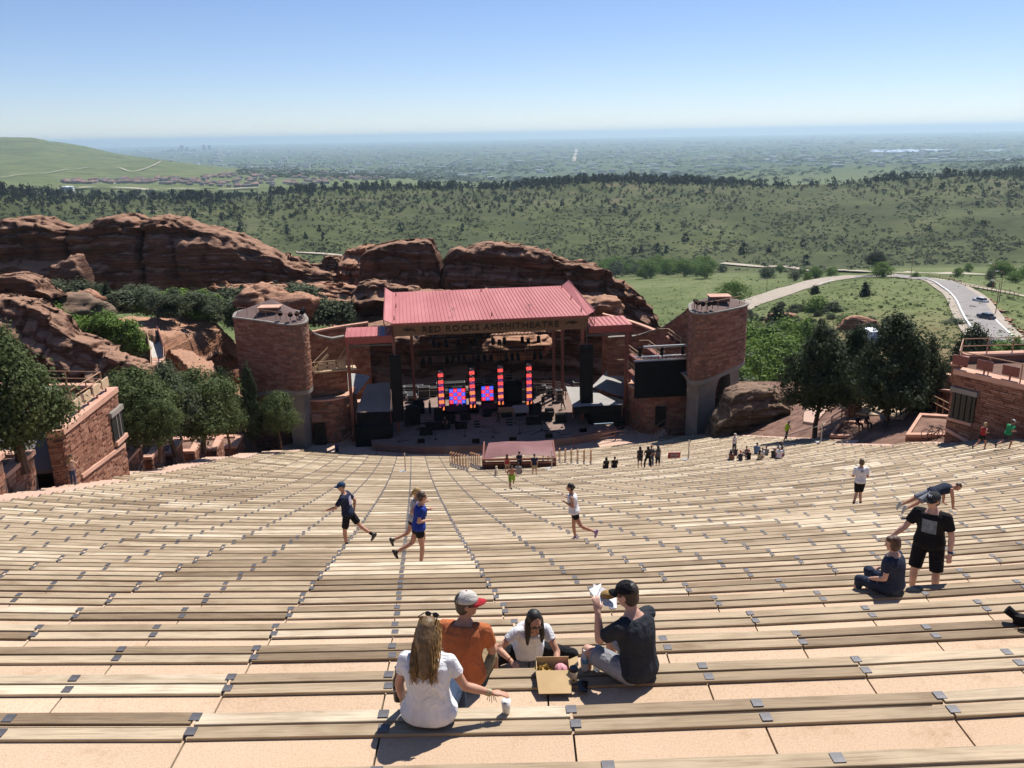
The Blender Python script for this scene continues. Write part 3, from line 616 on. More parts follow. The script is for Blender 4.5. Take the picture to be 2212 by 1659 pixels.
# left flank
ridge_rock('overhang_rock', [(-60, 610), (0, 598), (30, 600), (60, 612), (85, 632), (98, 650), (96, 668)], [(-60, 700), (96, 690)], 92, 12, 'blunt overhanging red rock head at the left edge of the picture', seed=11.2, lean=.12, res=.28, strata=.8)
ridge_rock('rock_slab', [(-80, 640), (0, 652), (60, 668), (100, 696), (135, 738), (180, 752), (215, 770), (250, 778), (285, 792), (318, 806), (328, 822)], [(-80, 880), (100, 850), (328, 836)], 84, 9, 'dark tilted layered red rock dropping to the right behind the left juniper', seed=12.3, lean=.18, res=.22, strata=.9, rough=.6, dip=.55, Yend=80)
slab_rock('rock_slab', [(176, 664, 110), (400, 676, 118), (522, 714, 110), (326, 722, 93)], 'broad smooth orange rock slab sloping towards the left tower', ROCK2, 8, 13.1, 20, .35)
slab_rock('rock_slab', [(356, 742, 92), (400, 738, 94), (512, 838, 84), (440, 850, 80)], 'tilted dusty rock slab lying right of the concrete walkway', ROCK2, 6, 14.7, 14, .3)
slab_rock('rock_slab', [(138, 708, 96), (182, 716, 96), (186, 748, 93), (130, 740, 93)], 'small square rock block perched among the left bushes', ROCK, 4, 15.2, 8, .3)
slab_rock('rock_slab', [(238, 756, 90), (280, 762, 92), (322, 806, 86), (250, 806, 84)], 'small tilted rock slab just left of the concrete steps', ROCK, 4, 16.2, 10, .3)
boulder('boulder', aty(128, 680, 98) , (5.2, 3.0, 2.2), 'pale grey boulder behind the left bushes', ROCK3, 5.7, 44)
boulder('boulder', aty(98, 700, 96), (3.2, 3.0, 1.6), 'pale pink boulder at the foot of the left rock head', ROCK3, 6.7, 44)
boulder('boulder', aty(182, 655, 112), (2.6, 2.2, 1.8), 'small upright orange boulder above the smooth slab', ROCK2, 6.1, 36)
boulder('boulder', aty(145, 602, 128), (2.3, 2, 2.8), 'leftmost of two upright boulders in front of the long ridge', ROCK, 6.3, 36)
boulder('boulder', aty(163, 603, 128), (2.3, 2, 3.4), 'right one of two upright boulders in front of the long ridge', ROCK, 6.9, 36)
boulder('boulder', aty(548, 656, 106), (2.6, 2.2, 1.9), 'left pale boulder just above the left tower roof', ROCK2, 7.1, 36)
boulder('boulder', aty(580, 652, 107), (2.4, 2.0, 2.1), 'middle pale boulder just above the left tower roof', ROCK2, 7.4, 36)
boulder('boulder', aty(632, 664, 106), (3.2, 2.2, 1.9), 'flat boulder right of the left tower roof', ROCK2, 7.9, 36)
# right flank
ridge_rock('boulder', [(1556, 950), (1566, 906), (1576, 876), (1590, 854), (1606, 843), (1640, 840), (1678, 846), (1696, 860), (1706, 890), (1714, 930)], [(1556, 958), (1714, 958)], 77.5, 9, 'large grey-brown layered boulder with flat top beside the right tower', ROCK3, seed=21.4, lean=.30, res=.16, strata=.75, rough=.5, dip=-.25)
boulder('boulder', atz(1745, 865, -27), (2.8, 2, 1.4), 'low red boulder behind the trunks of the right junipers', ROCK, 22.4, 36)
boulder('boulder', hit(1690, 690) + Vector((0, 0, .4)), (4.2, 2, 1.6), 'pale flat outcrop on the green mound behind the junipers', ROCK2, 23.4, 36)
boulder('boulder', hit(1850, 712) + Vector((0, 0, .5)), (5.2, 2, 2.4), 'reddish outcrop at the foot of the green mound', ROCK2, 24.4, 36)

# ---------------------------------------------------------------- masonry helpers
MORTAR = m_noise('dark_mortar', [(.3, (.13, .075, .055)), (.7, (.19, .11, .08))], 2, 4, .95)
def path_pts(path, step=.5):
    out = []
    for a, b in zip(path[:-1], path[1:]):
        a = Vector((a[0], a[1])); b = Vector((b[0], b[1])); n = max(1, int((b - a).length / step))
        for i in range(n): out.append(a.lerp(b, i / n))
    out.append(Vector((path[-1][0], path[-1][1]))); return out
def spline(pts, n=8):
    P = [Vector((p[0], p[1])) for p in pts]; out = []
    for i in range(len(P) - 1):
        p0, p1, p2, p3 = P[max(i - 1, 0)], P[i], P[i + 1], P[min(i + 2, len(P) - 1)]
        for j in range(n):
            t = j / n; out.append(.5 * ((2 * p1) + (-p0 + p2) * t + (2 * p0 - 5 * p1 + 4 * p2 - p3) * t * t + (-p0 + 3 * p1 - 3 * p2 + p3) * t ** 3))
    out.append(P[-1]); return out
def stones(mb, path, z0, z1, ch=.30, lmin=.45, lmax=1.25, proud=.07, seed=1, skip=None):
    """courses of separate stones on the right-hand side of a plan path; z0, z1 may be functions of the share along it"""
    rr = random.Random(seed); P = [Vector((p[0], p[1])) for p in path]
    cum = [0.0]
    for a, b in zip(P[:-1], P[1:]): cum.append(cum[-1] + (b - a).length)
    L = cum[-1]; f0 = z0 if callable(z0) else (lambda t: z0); f1 = z1 if callable(z1) else (lambda t: z1)
    xs = [p.x for p in P]; ys = [p.y for p in P]
    def at(s): return Vector((np.interp(s, cum, xs), np.interp(s, cum, ys)))
    zlo = min(f0(i / 10) for i in range(11)); zhi = max(f1(i / 10) for i in range(11)); z = zlo
    while z < zhi - .05:
        h = ch * rr.uniform(.7, 1.25); s = -rr.uniform(0, lmax)
        while s < L:
            l = rr.uniform(lmin, lmax); a = max(s, 0) + .010; b = min(s + l, L) - .010; s += l
            if b - a < .08: continue
            t = (a + b) / 2 / L; lo = max(z, f0(t)) + .008; hi = min(z + h, f1(t)) - .008
            if hi - lo < .05: continue
            if skip and skip((a + b) / 2, (lo + hi) / 2): continue
            p, q = at(a), at(b); d = (q - p).normalized(); n = Vector((d.y, -d.x)); o = rr.uniform(.01, proud); o2 = o + rr.uniform(-.015, .015)
            pi, qi = p - n * .05, q - n * .05; po, qo = p + n * o, q + n * o2
            mb.hexa([(po.x, po.y, lo), (qo.x, qo.y, lo), (qi.x, qi.y, lo), (pi.x, pi.y, lo)], [(po.x, po.y, hi), (qo.x, qo.y, hi), (qi.x, qi.y, hi), (pi.x, pi.y, hi)])
        z += h
def wall(name, label, cat, path, z0, z1, thick=.5, coping=.18, seed=1, both=False, cop_m=None, group=None, ch=.3, cw=.08, lmin=.45, lmax=1.25):
    """free-standing stone wall along a plan path (visible stones on its right-hand side); z1 a number or a list per path point"""
    P = [Vector((p[0], p[1])) for p in path]; n = len(P)
    z1l = list(z1) if hasattr(z1, '__len__') else [z1] * n; z0l = list(z0) if hasattr(z0, '__len__') else [z0] * n
    t = thing(name, label, cat, (P[0].x, P[0].y, z0l[0]), group)
    N = []
    for i in range(n):
        d = (P[min(i + 1, n - 1)] - P[max(i - 1, 0)]).normalized(); N.append(Vector((d.y, -d.x)))
    core = MB(); cop = MB()
    for i in range(n - 1):
        a, b = P[i], P[i + 1]; ai, bi = a - N[i] * thick, b - N[i + 1] * thick
        core.hexa([(a.x, a.y, z0l[i]), (b.x, b.y, z0l[i + 1]), (bi.x, bi.y, z0l[i + 1]), (ai.x, ai.y, z0l[i])], [(a.x, a.y, z1l[i]), (b.x, b.y, z1l[i + 1]), (bi.x, bi.y, z1l[i + 1]), (ai.x, ai.y, z1l[i])])
        ao, bo = a + N[i] * (cw + .05), b + N[i + 1] * (cw + .05); ai, bi = ai - N[i] * cw, bi - N[i + 1] * cw
        cop.hexa([(ao.x, ao.y, z1l[i] + .002), (bo.x, bo.y, z1l[i + 1] + .002), (bi.x, bi.y, z1l[i + 1] + .002), (ai.x, ai.y, z1l[i] + .002)], [(ao.x, ao.y, z1l[i] + coping), (bo.x, bo.y, z1l[i + 1] + coping), (bi.x, bi.y, z1l[i + 1] + coping), (ai.x, ai.y, z1l[i] + coping)])
    obj('wall_core', core, MORTAR, t)
    cum = [0.0]
    for a, b in zip(P[:-1], P[1:]): cum.append(cum[-1] + (b - a).length)
    L = cum[-1]; st = MB()
    stones(st, P, (lambda s: float(np.interp(s * L, cum, z0l))), (lambda s: float(np.interp(s * L, cum, z1l))), ch, lmin, lmax, .07, seed)
    if both: stones(st, [P[i] - N[i] * thick for i in range(n)][::-1], (lambda s: float(np.interp(L - s * L, cum, z0l))), (lambda s: float(np.interp(L - s * L, cum, z1l))), ch, lmin, lmax, .07, seed + 50)
    tag(obj('stones', st, STONE, t), None, None, None, 'stuff')
    if coping: obj('coping', cop, cop_m or COPING, t)
    return t
def railing(label, pts, h=1.0, n=2, posts=1.6, r=.035, group='metal railings', m=None, name='railing'):
    t = thing(name, label, 'railing', pts[0], group); m = m or RAIL
    for q in range(n):
        hh = h * (1 - q / n * .9); b = MB()
        for a, c in zip(pts[:-1], pts[1:]): b.cyl(Vector(a) + Vector((0, 0, hh)), Vector(c) + Vector((0, 0, hh)), r, None, 6)
        obj('rail', b, m, t)
    for a, c in zip(pts[:-1], pts[1:]):
        a = Vector(a); c = Vector(c); k = max(1, int((c - a).length / posts))
        for i in range(k + 1):
            if i == k and c != Vector(pts[-1]): continue
            p = a.lerp(c, i / k); obj('post', MB().cyl(p, p + Vector((0, 0, h)), r * 1.1, None, 6), m, t)
    return t

# ---------------------------------------------------------------- stage floor, orchestra floor
DECKZ, ORCZ = -31.6, -32.45
of = MB()
for i in range(14):                                   # strip between the front row and the stage
    pass
orch_pts = [(x, rowY(67, x) + .05) for x in np.linspace(-24.5, 18.5, 24)]
back = [S(17, -1.5, 0), S(-17, -1.5, 0)]
of.prism([tuple(p) for p in orch_pts] + [(24.0, 90.5), (27.0, 96.0), (-26, 108), (-27.5, 92.5)], ORCZ - 1, ORCZ)
struct('orchestra_floor', of, PAVING, 'pink paved floor between the front row and the stage')
deck = MB()
fr = spline([uvp for uvp in [(-13.5, -2.6), (-8, -4.6), (0, -5.3), (8, -4.6), (13.5, -2.6)]], 5)
deck.prism([tuple(S(p.x, p.y, 0))[:2] for p in fr] + [tuple(S(14.5, 17.5, 0))[:2], tuple(S(-14.5, 17.5, 0))[:2]], ORCZ - .5, DECKZ)
DECKM = m_noise('shade_darkened_floor', [(.3, (.20, .135, .11)), (.7, (.28, .195, .16))], .7, 5, .85, .1, .02)  # darker than the paving: the roof's shade is put into this colour
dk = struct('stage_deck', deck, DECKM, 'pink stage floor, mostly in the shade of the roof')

# ---------------------------------------------------------------- stage roof
ROOFM = m_noise('red_standing_seam', [(.3, (.36, .10, .095)), (.5, (.43, .135, .125)), (.72, (.50, .18, .165))], .35, 6, .55, 0, .02, (1, .25, 1), None, .4)
ROOFB = mat('blue_roof_sheet', (.10, .14, .28), .5)
FASC = m_noise('brown_fascia', [(.3, (.115, .070, .042)), (.7, (.165, .105, .066))], .6, 6, .8, 0, .02, (.3, .3, 4))
DARKLET = mat('dark_lettering', (.014, .010, .008), .6)
REDFAS = m_vary('red_fascia', (.20, .045, .04), (.26, .06, .05), .5, .1, .4, 2)
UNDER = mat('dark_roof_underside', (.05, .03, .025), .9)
sr = thing('stage_roof', 'wide pink-red metal roof with standing seams and name board over the stage', 'roof', S(0, 0, -32.4))
RF, RBk = -19.05, -18.45
def roofz(v): return RF + (RBk - RF) * v / 15.2
npan = 52
for i in range(npan):
    u0 = -10.6 + 21.2 * i / npan; u1 = -10.6 + 21.2 * (i + 1) / npan
    b = MB(); v0, v1 = -.35, 15.2
    b.hexa([S(u0, v0, roofz(v0) - .06), S(u1, v0, roofz(v0) - .06), S(u1, v1, roofz(v1) - .06), S(u0, v1, roofz(v1) - .06)], [S(u0, v0, roofz(v0)), S(u1, v0, roofz(v0)), S(u1, v1, roofz(v1)), S(u0, v1, roofz(v1))])
    b.hexa([S(u0 - .02, v0, roofz(v0)), S(u0 + .02, v0, roofz(v0)), S(u0 + .02, v1, roofz(v1)), S(u0 - .02, v1, roofz(v1))], [S(u0 - .02, v0, roofz(v0) + .06), S(u0 + .02, v0, roofz(v0) + .06), S(u0 + .02, v1, roofz(v1) + .06), S(u0 - .02, v1, roofz(v1) + .06)])
    obj('roof_panel', b, ROOFM, sr)
for s in (-1, 1):                                     # raised side strips
    b = MB(); a0, a1 = s * 10.63, s * 11.5
    vv = [(a0, -.3, roofz(0) + .01), (a1, .2, roofz(0) + .30), (a1, 15.4, roofz(15) + .62), (a0, 15.2, roofz(15) + .02)]
    if s < 0: vv = vv[::-1]
    P = [S(*q) for q in vv]; b.hexa([p - Vector((0, 0, .08)) for p in P], P); obj('roof_edge', b, ROOFM, sr)
    b = MB(); P = [S(s * 11.5, .2, 0), S(s * 11.5, 15.4, 0)]
    b.bar(P[0] + Vector((0, 0, roofz(0) + .1)), P[1] + Vector((0, 0, roofz(15) + .42)), .1, .5); obj('verge', b, REDFAS, sr)
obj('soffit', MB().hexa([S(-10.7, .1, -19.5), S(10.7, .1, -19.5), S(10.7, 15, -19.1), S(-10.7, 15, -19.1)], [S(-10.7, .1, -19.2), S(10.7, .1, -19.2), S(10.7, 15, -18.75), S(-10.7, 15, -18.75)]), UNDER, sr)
obj('gutter', MB().sbox(-10.7, 10.7, -.45, -.30, -19.3, -19.08), REDFAS, sr)
fas = obj('name_board', MB().hexa([S(-10.55, .35, -20.65), S(10.75, .35, -20.75), S(10.75, .6, -20.75), S(-10.55, .6, -20.65)], [S(-10.55, -.12, -19.3), S(10.75, -.12, -19.3), S(10.75, .2, -19.3), S(-10.55, .2, -19.3)]), FASC, sr)
def text_mesh(txt, size=1.0, depth=.02, space=1.0):
    cu = bpy.data.curves.new('lettering', 'FONT'); cu.body = txt; cu.size = size; cu.extrude = depth; cu.space_character = space; cu.resolution_u = 2
    cu.align_x = 'CENTER'; cu.align_y = 'CENTER'
    o = bpy.data.objects.new('tmp', cu); COL.objects.link(o); dg = bpy.context.evaluated_depsgraph_get()
    me = bpy.data.meshes.new_from_object(o.evaluated_get(dg)); bpy.data.objects.remove(o); return me
def place_text(name, me, m, parent, c, ax, up, scale=(1, 1)):
    ax = Vector(ax).normalized(); up = Vector(up).normalized(); nrm = ax.cross(up); c = Vector(c)
    for v in me.vertices: v.co = c + ax * v.co.x * scale[0] + up * v.co.y * scale[1] + nrm * v.co.z
    return link(name, me, m, parent)
_fup = (S(0, -.12, -19.3) - S(0, .35, -20.7)).normalized()
_tm = text_mesh('RED ROCKS AMPHITHEATRE', 1.05, .05, 1.12); _tw = max(v.co.x for v in _tm.vertices) - min(v.co.x for v in _tm.vertices)
place_text('lettering', _tm, DARKLET, fas, S(0, .115, -20.02) - SV * .06, SU, _fup, (14.9 / _tw, 1.0))
for s in (-1, 1):                                     # winged ornaments at both ends of the board
    b = MB(); c0 = S(s * 9.0, .11, -20.05)
    for k in range(5):
        a = math.radians(25 + 32 * k); d = SU * math.cos(a) * s + _fup * math.sin(a) * .7
        b.bar(c0 - SV * .06, c0 - SV * .06 + d * .55, .10, .06)
        c1 = S(s * 8.2, .11, -20.15); b.bar(c1 - SV * .06, c1 - SV * .06 + SU * s * .1 * k + _fup * (.1 + .08 * k), .05, .05)
    obj('ornament', b, DARKLET, fas)
for s in (-1, 1):                                     # lower wing roofs
    w0, w1 = (10.75, 15.65); t = sr
    z0 = -20.35
    for i in range(9):
        a, c = s * (w0 + (w1 - w0) * i / 9), s * (w0 + (w1 - w0) * (i + 1) / 9)
        if a > c: a, c = c, a
        b = MB().hexa([S(a, -.2, z0 - .05), S(c, -.2, z0 - .05), S(c, 3.6, z0 + .15), S(a, 3.6, z0 + .15)], [S(a, -.2, z0), S(c, -.2, z0), S(c, 3.6, z0 + .2), S(a, 3.6, z0 + .2)])
        b.hexa([S(a - .02, -.2, z0), S(a + .02, -.2, z0), S(a + .02, 3.6, z0 + .2), S(a - .02, 3.6, z0 + .2)], [S(a - .02, -.2, z0 + .07), S(a + .02, -.2, z0 + .07), S(a + .02, 3.6, z0 + .27), S(a - .02, 3.6, z0 + .27)])
        obj('wing_panel', b, ROOFB if (s < 0 and i == 1) else ROOFM, t)
    a, c = sorted((s * w0, s * w1))
    obj('wing_fascia', MB().sbox(a, c, -.3, -.2, -21.15, z0 - .02), REDFAS, t)
    obj('wing_fascia', MB().sbox(s * w1 - .06, s * w1 + .06, -.2, 3.6, -21.1, z0 - .02), REDFAS, t)
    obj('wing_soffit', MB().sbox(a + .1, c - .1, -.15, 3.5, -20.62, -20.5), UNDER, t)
    obj('truss_rail', MB().sbox(a, c, 1.0, 1.15, -21.75, -21.6), PLATE, t)
def column(u, v, z0, z1, w=.34):
    b = MB().sbox(u - w / 2, u + w / 2, v - w / 2, v + w / 2, z0, z1); b.sbox(u - w * .9, u + w * .9, v - w * .9, v + w * .9, z0, z0 + .9)
    return obj('column', b, STEEL, sr)
for u in (-15.55, -10.6, 10.3, 15.35): column(u, .9, ORCZ, -20.5 if abs(u) > 12 else -19.6)
for u in (8.8, 9.9, -8.6): column(u, 11.0, ORCZ, -19.3, .34)
column(15.9, 1.4, ORCZ, -20.5, .3)
# lattice braces between roof and wing
for s in (-1, 1):
    b = MB()
    for k in range(3): b.bar(S(s * 10.75, -.2 + k * .4, -19.3), S(s * 11.4, -.1 + k * .5, -20.3), .05)
    b.bar(S(s * 11.45, .1, -19.0), S(s * 11.45, .1, -20.3), .06); b.bar(S(s * 10.8, .1, -20.3), S(s * 11.45, .1, -19.2), .05)
    tag(obj('brace', b, STEEL, sr), None, None, None, 'stuff')
# little lightning rods and snow guards on the roof
for (u, v) in [(-10.4, 1.2), (-10.2, 7), (-10.2, 13), (0.2, 1.0), (.2, 13.5), (10.2, 1.2), (10.3, 7.5), (10.4, 14)]:
    obj('roof_vent', MB().cyl(S(u, v, roofz(v)), S(u, v, roofz(v) + .45), .07, .05, 6), STEEL, sr)
for (u, v, z) in [(11.6, .4, -18.6), (11.4, 15.3, -17.9), (-15.4, .6, -20.3), (15.0, 3, -20.2), (6.5, 15.2, -18.4), (-10.9, 15.2, -17.9), (-4, 1.5, -19.0), (4.5, 2.0, -19.0)]:
    b = MB(); c = S(u, v, z)
    b.cyl(c, c + Vector((0, 0, .9)), .02, None, 5)
    for k in range(7):
        a = k * 2 * math.pi / 7; b.cyl(c + Vector((0, 0, .9)), c + Vector((math.cos(a) * .5, math.sin(a) * .5, .9 + .3 * math.sin(3 * a))), .012, None, 4)
    tag(obj('bird_spike', b, GREYCON, sr), None, None, None, 'stuff')

# ---------------------------------------------------------------- hanging speakers, LED columns, screens
def line_array(u0, u1, zt, zb, v, n, label):
    t = thing('line_array', label, 'speakers', S((u0 + u1) / 2, v, zb), 'hung line arrays')
    for i in range(n):
        a = zt + (zb - zt) * i / n; c = zt + (zb - zt) * (i + 1) / n - (zb - zt) * -.0; off = .9 * max(0, (i - n * .5) / n) ** 2 * 4 * .35
        obj('speaker_cabinet', MB().sbox(u0, u1, v - off, v + .9 - off, c + .015, a), BLACK, t)
    obj('hoist', MB().cyl(S((u0 + u1) / 2, v + .4, zt), S((u0 + u1) / 2, v + .4, -20.6), .05, None, 6), PLATE, t)
line_array(-11.15, -9.9, -22.8, -30.1, -.2, 16, 'tall black speaker array hanging at the left of the stage')
line_array(9.95, 11.3, -22.7, -29.9, -.2, 16, 'tall black speaker array hanging at the right of the stage')
def seg_digits(mb, txt, c, ax, up, h, nrm):
    SEG = {'0': 'abcdef', '1': 'bc', '2': 'abged', '3': 'abgcd', '4': 'fgbc', '5': 'afgcd', '6': 'afgedc', '7': 'abc', '8': 'abcdefg', '9': 'abcdfg'}
    w = h * .5; th = h * .13
    for i, chh in enumerate(txt):
        o = c + ax * (i - (len(txt) - 1) / 2) * w * 1.5
        L = {'a': ((-1, 1), (1, 1)), 'b': ((1, 1), (1, 0)), 'c': ((1, 0), (1, -1)), 'd': ((-1, -1), (1, -1)), 'e': ((-1, 0), (-1, -1)), 'f': ((-1, 1), (-1, 0)), 'g': ((-1, 0), (1, 0))}
        for sg in SEG[chh]:
            (x0, y0), (x1, y1) = L[sg]; p = o + ax * x0 * w / 2 + up * y0 * h / 2; q = o + ax * x1 * w / 2 + up * y1 * h / 2
            d = (q - p).normalized(); e = nrm.cross(d) * th / 2
            mb.add([p - e, q - e, q + e, p + e], [(0, 1, 2, 3)])
LEDR = m_emit('led_red', (.95, .07, .06), .9); LEDO = m_emit('led_orange', (1.0, .22, .06), .95); LEDP = m_emit('led_purple', (.09, .012, .11), .9); LEDK = m_emit('led_dark', (.015, .005, .02), .5)
LEDB = m_emit('led_blue', (.03, .10, .80), .9); LEDRED = m_emit('led_bright_red', (.9, .02, .05), .95); LEDW = m_emit('led_white', (.9, .6, .6), .6)
UPZ = Vector((0, 0, 1))
def led_column(u, zt, zb, label, code):
    v = 5.6; t = thing('led_column', label, 'screen', S(u, v, zb), 'lit number columns on the stage')
    w = .62; obj('housing', MB().sbox(u - w / 2 - .12, u + w / 2 + .12, v + .05, v + .4, zb - .2, zt + .3), BLACK, t)
    n = 12; h = (zt - zb) / (2 * n); dg = MB()
    for i in range(2 * n):
        z1 = zt - h * i; z0 = z1 - h; grad = i / (2 * n)
        pair = (i // 2) % 2
        m = (LEDR if grad < .45 else LEDO) if (i // 2) % 2 == 1 else (LEDK if grad < .3 else LEDP)
        if i % 2 == 0: obj('led_tile', MB().sbox(u - w / 2, u + w / 2, v, v + .05, z0 - h + .012, z1), m, t)
        s = code if i % 2 == 0 else '%02d' % max(1, min(11, i // 2 + 1))
        seg_digits(dg, s, S(u + (-.13 if i % 2 == 0 else .13), v - .012, (z0 + z1) / 2), SU, UPZ, h * .46, -SV)
    tag(obj('digits', dg, LEDW, t), None, None, None, 'stuff')
    b = MB().sbox(u - .16, u + .16, v - .35, v + .1, zb - .35, zb - .02); b.cyl(S(u, v - .2, zb), S(u, v - .2, zb + .35), .12, .1, 8); b.cyl(S(u, v - .2, zb + .35), S(u + .1, v - .3, zb + .6), .15, .12, 8)
    obj('moving_light', b, BLACK, t)
for u, a, b, code, lab in [(-5.5, -26.1, -31.0, '01', 'leftmost of the four lit red and orange number columns on the stage'), (-1.85, -26.0, -30.9, '06', 'second from left of the four lit number columns on the stage'), (1.5, -25.9, -30.7, '11', 'third from left of the four lit number columns on the stage'), (4.9, -25.8, -30.9, '01', 'rightmost of the four lit number columns on the stage')]:
    led_column(u, a, b, lab, code)
def led_screen(u0, u1, z0, z1, v, nx, ny, label, seed):
    t = thing('led_screen', label, 'screen', S((u0 + u1) / 2, v, z0), 'checked screens on the stage'); rr = random.Random(seed)
    obj('housing', MB().sbox(u0 - .08, u1 + .08, v + .05, v + .3, z0 - 1.0, z1 + .08), BLACK, t); dg = MB()
    for i in range(nx):
        for j in range(ny):
            a = u0 + (u1 - u0) * i / nx; b = u0 + (u1 - u0) * (i + 1) / nx; c = z0 + (z1 - z0) * j / ny; d = z0 + (z1 - z0) * (j + 1) / ny
            obj('led_tile', MB().sbox(a, b - .01, v, v + .05, c, d - .01), LEDRED if (i + j) % 2 == 0 else LEDB, t)
            seg_digits(dg, '%02d' % rr.randint(1, 9), S((a + b) / 2, v - .012, (c + d) / 2), SU, UPZ, (d - c) * .32, -SV)
    tag(obj('digits', dg, LEDW, t), None, None, None, 'stuff'); return t
led_screen(-4.45, -2.5, -31.1, -29.2, 8.2, 4, 4, 'left red and blue checked screen behind the mirrored drum on the stage', 3)
led_screen(-.55, .9, -30.9, -29.1, 8.2, 3, 4, 'right red and blue checked screen on the stage', 4)
obj_ = thing('kick_drum', 'silver drum standing in front of the left checked screen', 'drum', S(-3.3, 6.9, DECKZ))
_b = MB(); _b.cyl(S(-3.3, 6.6, DECKZ + .55), S(-3.3, 7.2, DECKZ + .55), .42, None, 16); obj('shell', _b, mat('chrome_drum', (.55, .55, .58), .2, .9), obj_)
_b = MB().box(S(-3.3, 6.9, DECKZ + .06), (1.0, .6, .12)); obj('stand', _b, BLACK, obj_)
# overhead lighting trusses
def truss(label, a, b, z, v, lamps=(), w=.45, m=None):
    t = thing('lighting_truss', label, 'truss', S((a + b) / 2, v, z), 'trusses hung under the stage roof'); m = m or BLACK
    for dv in (0, w):
        for dz in (0, w): obj('chord', MB().cyl(S(a, v + dv, z + dz), S(b, v + dv, z + dz), .035, None, 5), m, t)
    k = int((b - a) / w); lb = MB()
    for i in range(k):
        x0, x1 = a + (b - a) * i / k, a + (b - a) * (i + 1) / k; lb.cyl(S(x0, v, z), S(x1, v, z + w), .02, None, 4); lb.cyl(S(x0, v + w, z + w), S(x1, v + w, z), .02, None, 4); lb.cyl(S(x0, v, z), S(x1, v + w, z), .02, None, 4)
    tag(obj('lacing', lb, m, t), None, None, None, 'stuff')
    for u in lamps:
        b_ = MB(); b_.cyl(S(u, v + .2, z), S(u, v + .2, z - .3), .05, None, 6); b_.sbox(u - .2, u + .2, v + .1, v + .3, z - .5, z - .3); b_.cyl(S(u, v + .2, z - .45), S(u, v - .1, z - 1.05), .2, .24, 10); obj('stage_light', b_, BLACK, t)
    for u in (a + .5, (a + b) / 2, b - .5): obj('hoist', MB().cyl(S(u, v + .2, z + w), S(u, v + .2, -19.4), .025, None, 4), BLACK, t)
truss('black lighting truss in front, hung low under the stage roof', -8.0, 7.0, -24.6, 6.8, [-7.4, -6.6, -4.6, -3.9, -3.2, -2.6, -.9, -.2, .6, 2.4, 3.1, 3.8, 5.8, 6.5])
truss('black lighting truss at the back of the stage, hung under the roof', -7.0, 8.0, -23.4, 10.2, [-6, -4.5, -3, -1, 1.2, 2.6, 4.8, 6.8])
for i, (u, v) in enumerate([(-5.5, 6.0), (-1.85, 6.0), (1.5, 6.0), (4.9, 6.0)]):
    t = thing('tower_truss', 'black mast %s above the lit number columns' % ['leftmost', 'second from left', 'third from left', 'rightmost'][i], 'truss', S(u, v, -25.7), 'masts carrying the number columns')
    for du in (-.15, .15):
        for dv in (0, .3): obj('chord', MB().cyl(S(u + du, v + dv, -25.8), S(u + du, v + dv, -23.4), .03, None, 4), BLACK, t)
    obj('lamp_head', MB().cyl(S(u, v, -23.4), S(u, v - .2, -22.9), .24, .2, 8), BLACK, t)
# black screen at the right
SCRK = mat('black_video_wall', (.008, .008, .009), .75, 0, .08)
t = thing('video_screen', 'large black video screen hanging between the right column and right tower', 'screen', atv(1428, 862, -4.2))
p0 = atv(1371, 861, -4.2); p1 = atv(1487, 777, -4.2); u0, _ = uv_of(p0); u1, _ = uv_of(p1)
for i in range(6):
    for j in range(5):
        a = u0 + (u1 - u0) * i / 6; b_ = u0 + (u1 - u0) * (i + 1) / 6; c = p0.z + (p1.z - p0.z) * j / 5; d = p0.z + (p1.z - p0.z) * (j + 1) / 5
        obj('screen_panel', MB().sbox(a + .004, b_ - .004, -4.2, -3.9, c + .004, d - .004), SCRK, t)
ALU = mat('bright_aluminium', (.55, .56, .58), .35, .8)
t = thing('lighting_truss', 'bright aluminium truss along the top edge of the black video screen', 'truss', S(u0, -4.1, p1.z + .2), 'trusses at the video screen')
for dz in (.1, .55):
    for dv in (0, .4): obj('chord', MB().cyl(S(u0 - .1, -4.2 + dv, p1.z + dz), S(u1 + .2, -4.2 + dv, p1.z + dz), .05, None, 5), ALU, t)
lb = MB()
for i in range(14):
    x0 = u0 + (u1 - u0) * i / 14; x1 = u0 + (u1 - u0) * (i + 1) / 14; lb.cyl(S(x0, -4.2, p1.z + .1), S(x1, -4.2, p1.z + .55), .03, None, 4)
tag(obj('lacing', lb, ALU, t), None, None, None, 'stuff')
for u in (u0 + .5, (u0 + u1) / 2, u1 - .6): obj('hoist', MB().sbox(u - .15, u + .15, -4.15, -3.9, p1.z + .6, p1.z + 1.6), BLACK, t)
zt = atv(1430, 749, -4.2).z
tag(obj('steel_beam', MB().sbox(15.9, u1 + .6, -4.15, -3.95, zt - .12, zt + .12), mat('grey_beam', (.4, .41, .43), .5, .3), None), 'grey steel beam from the right column to the right tower', 'beam')

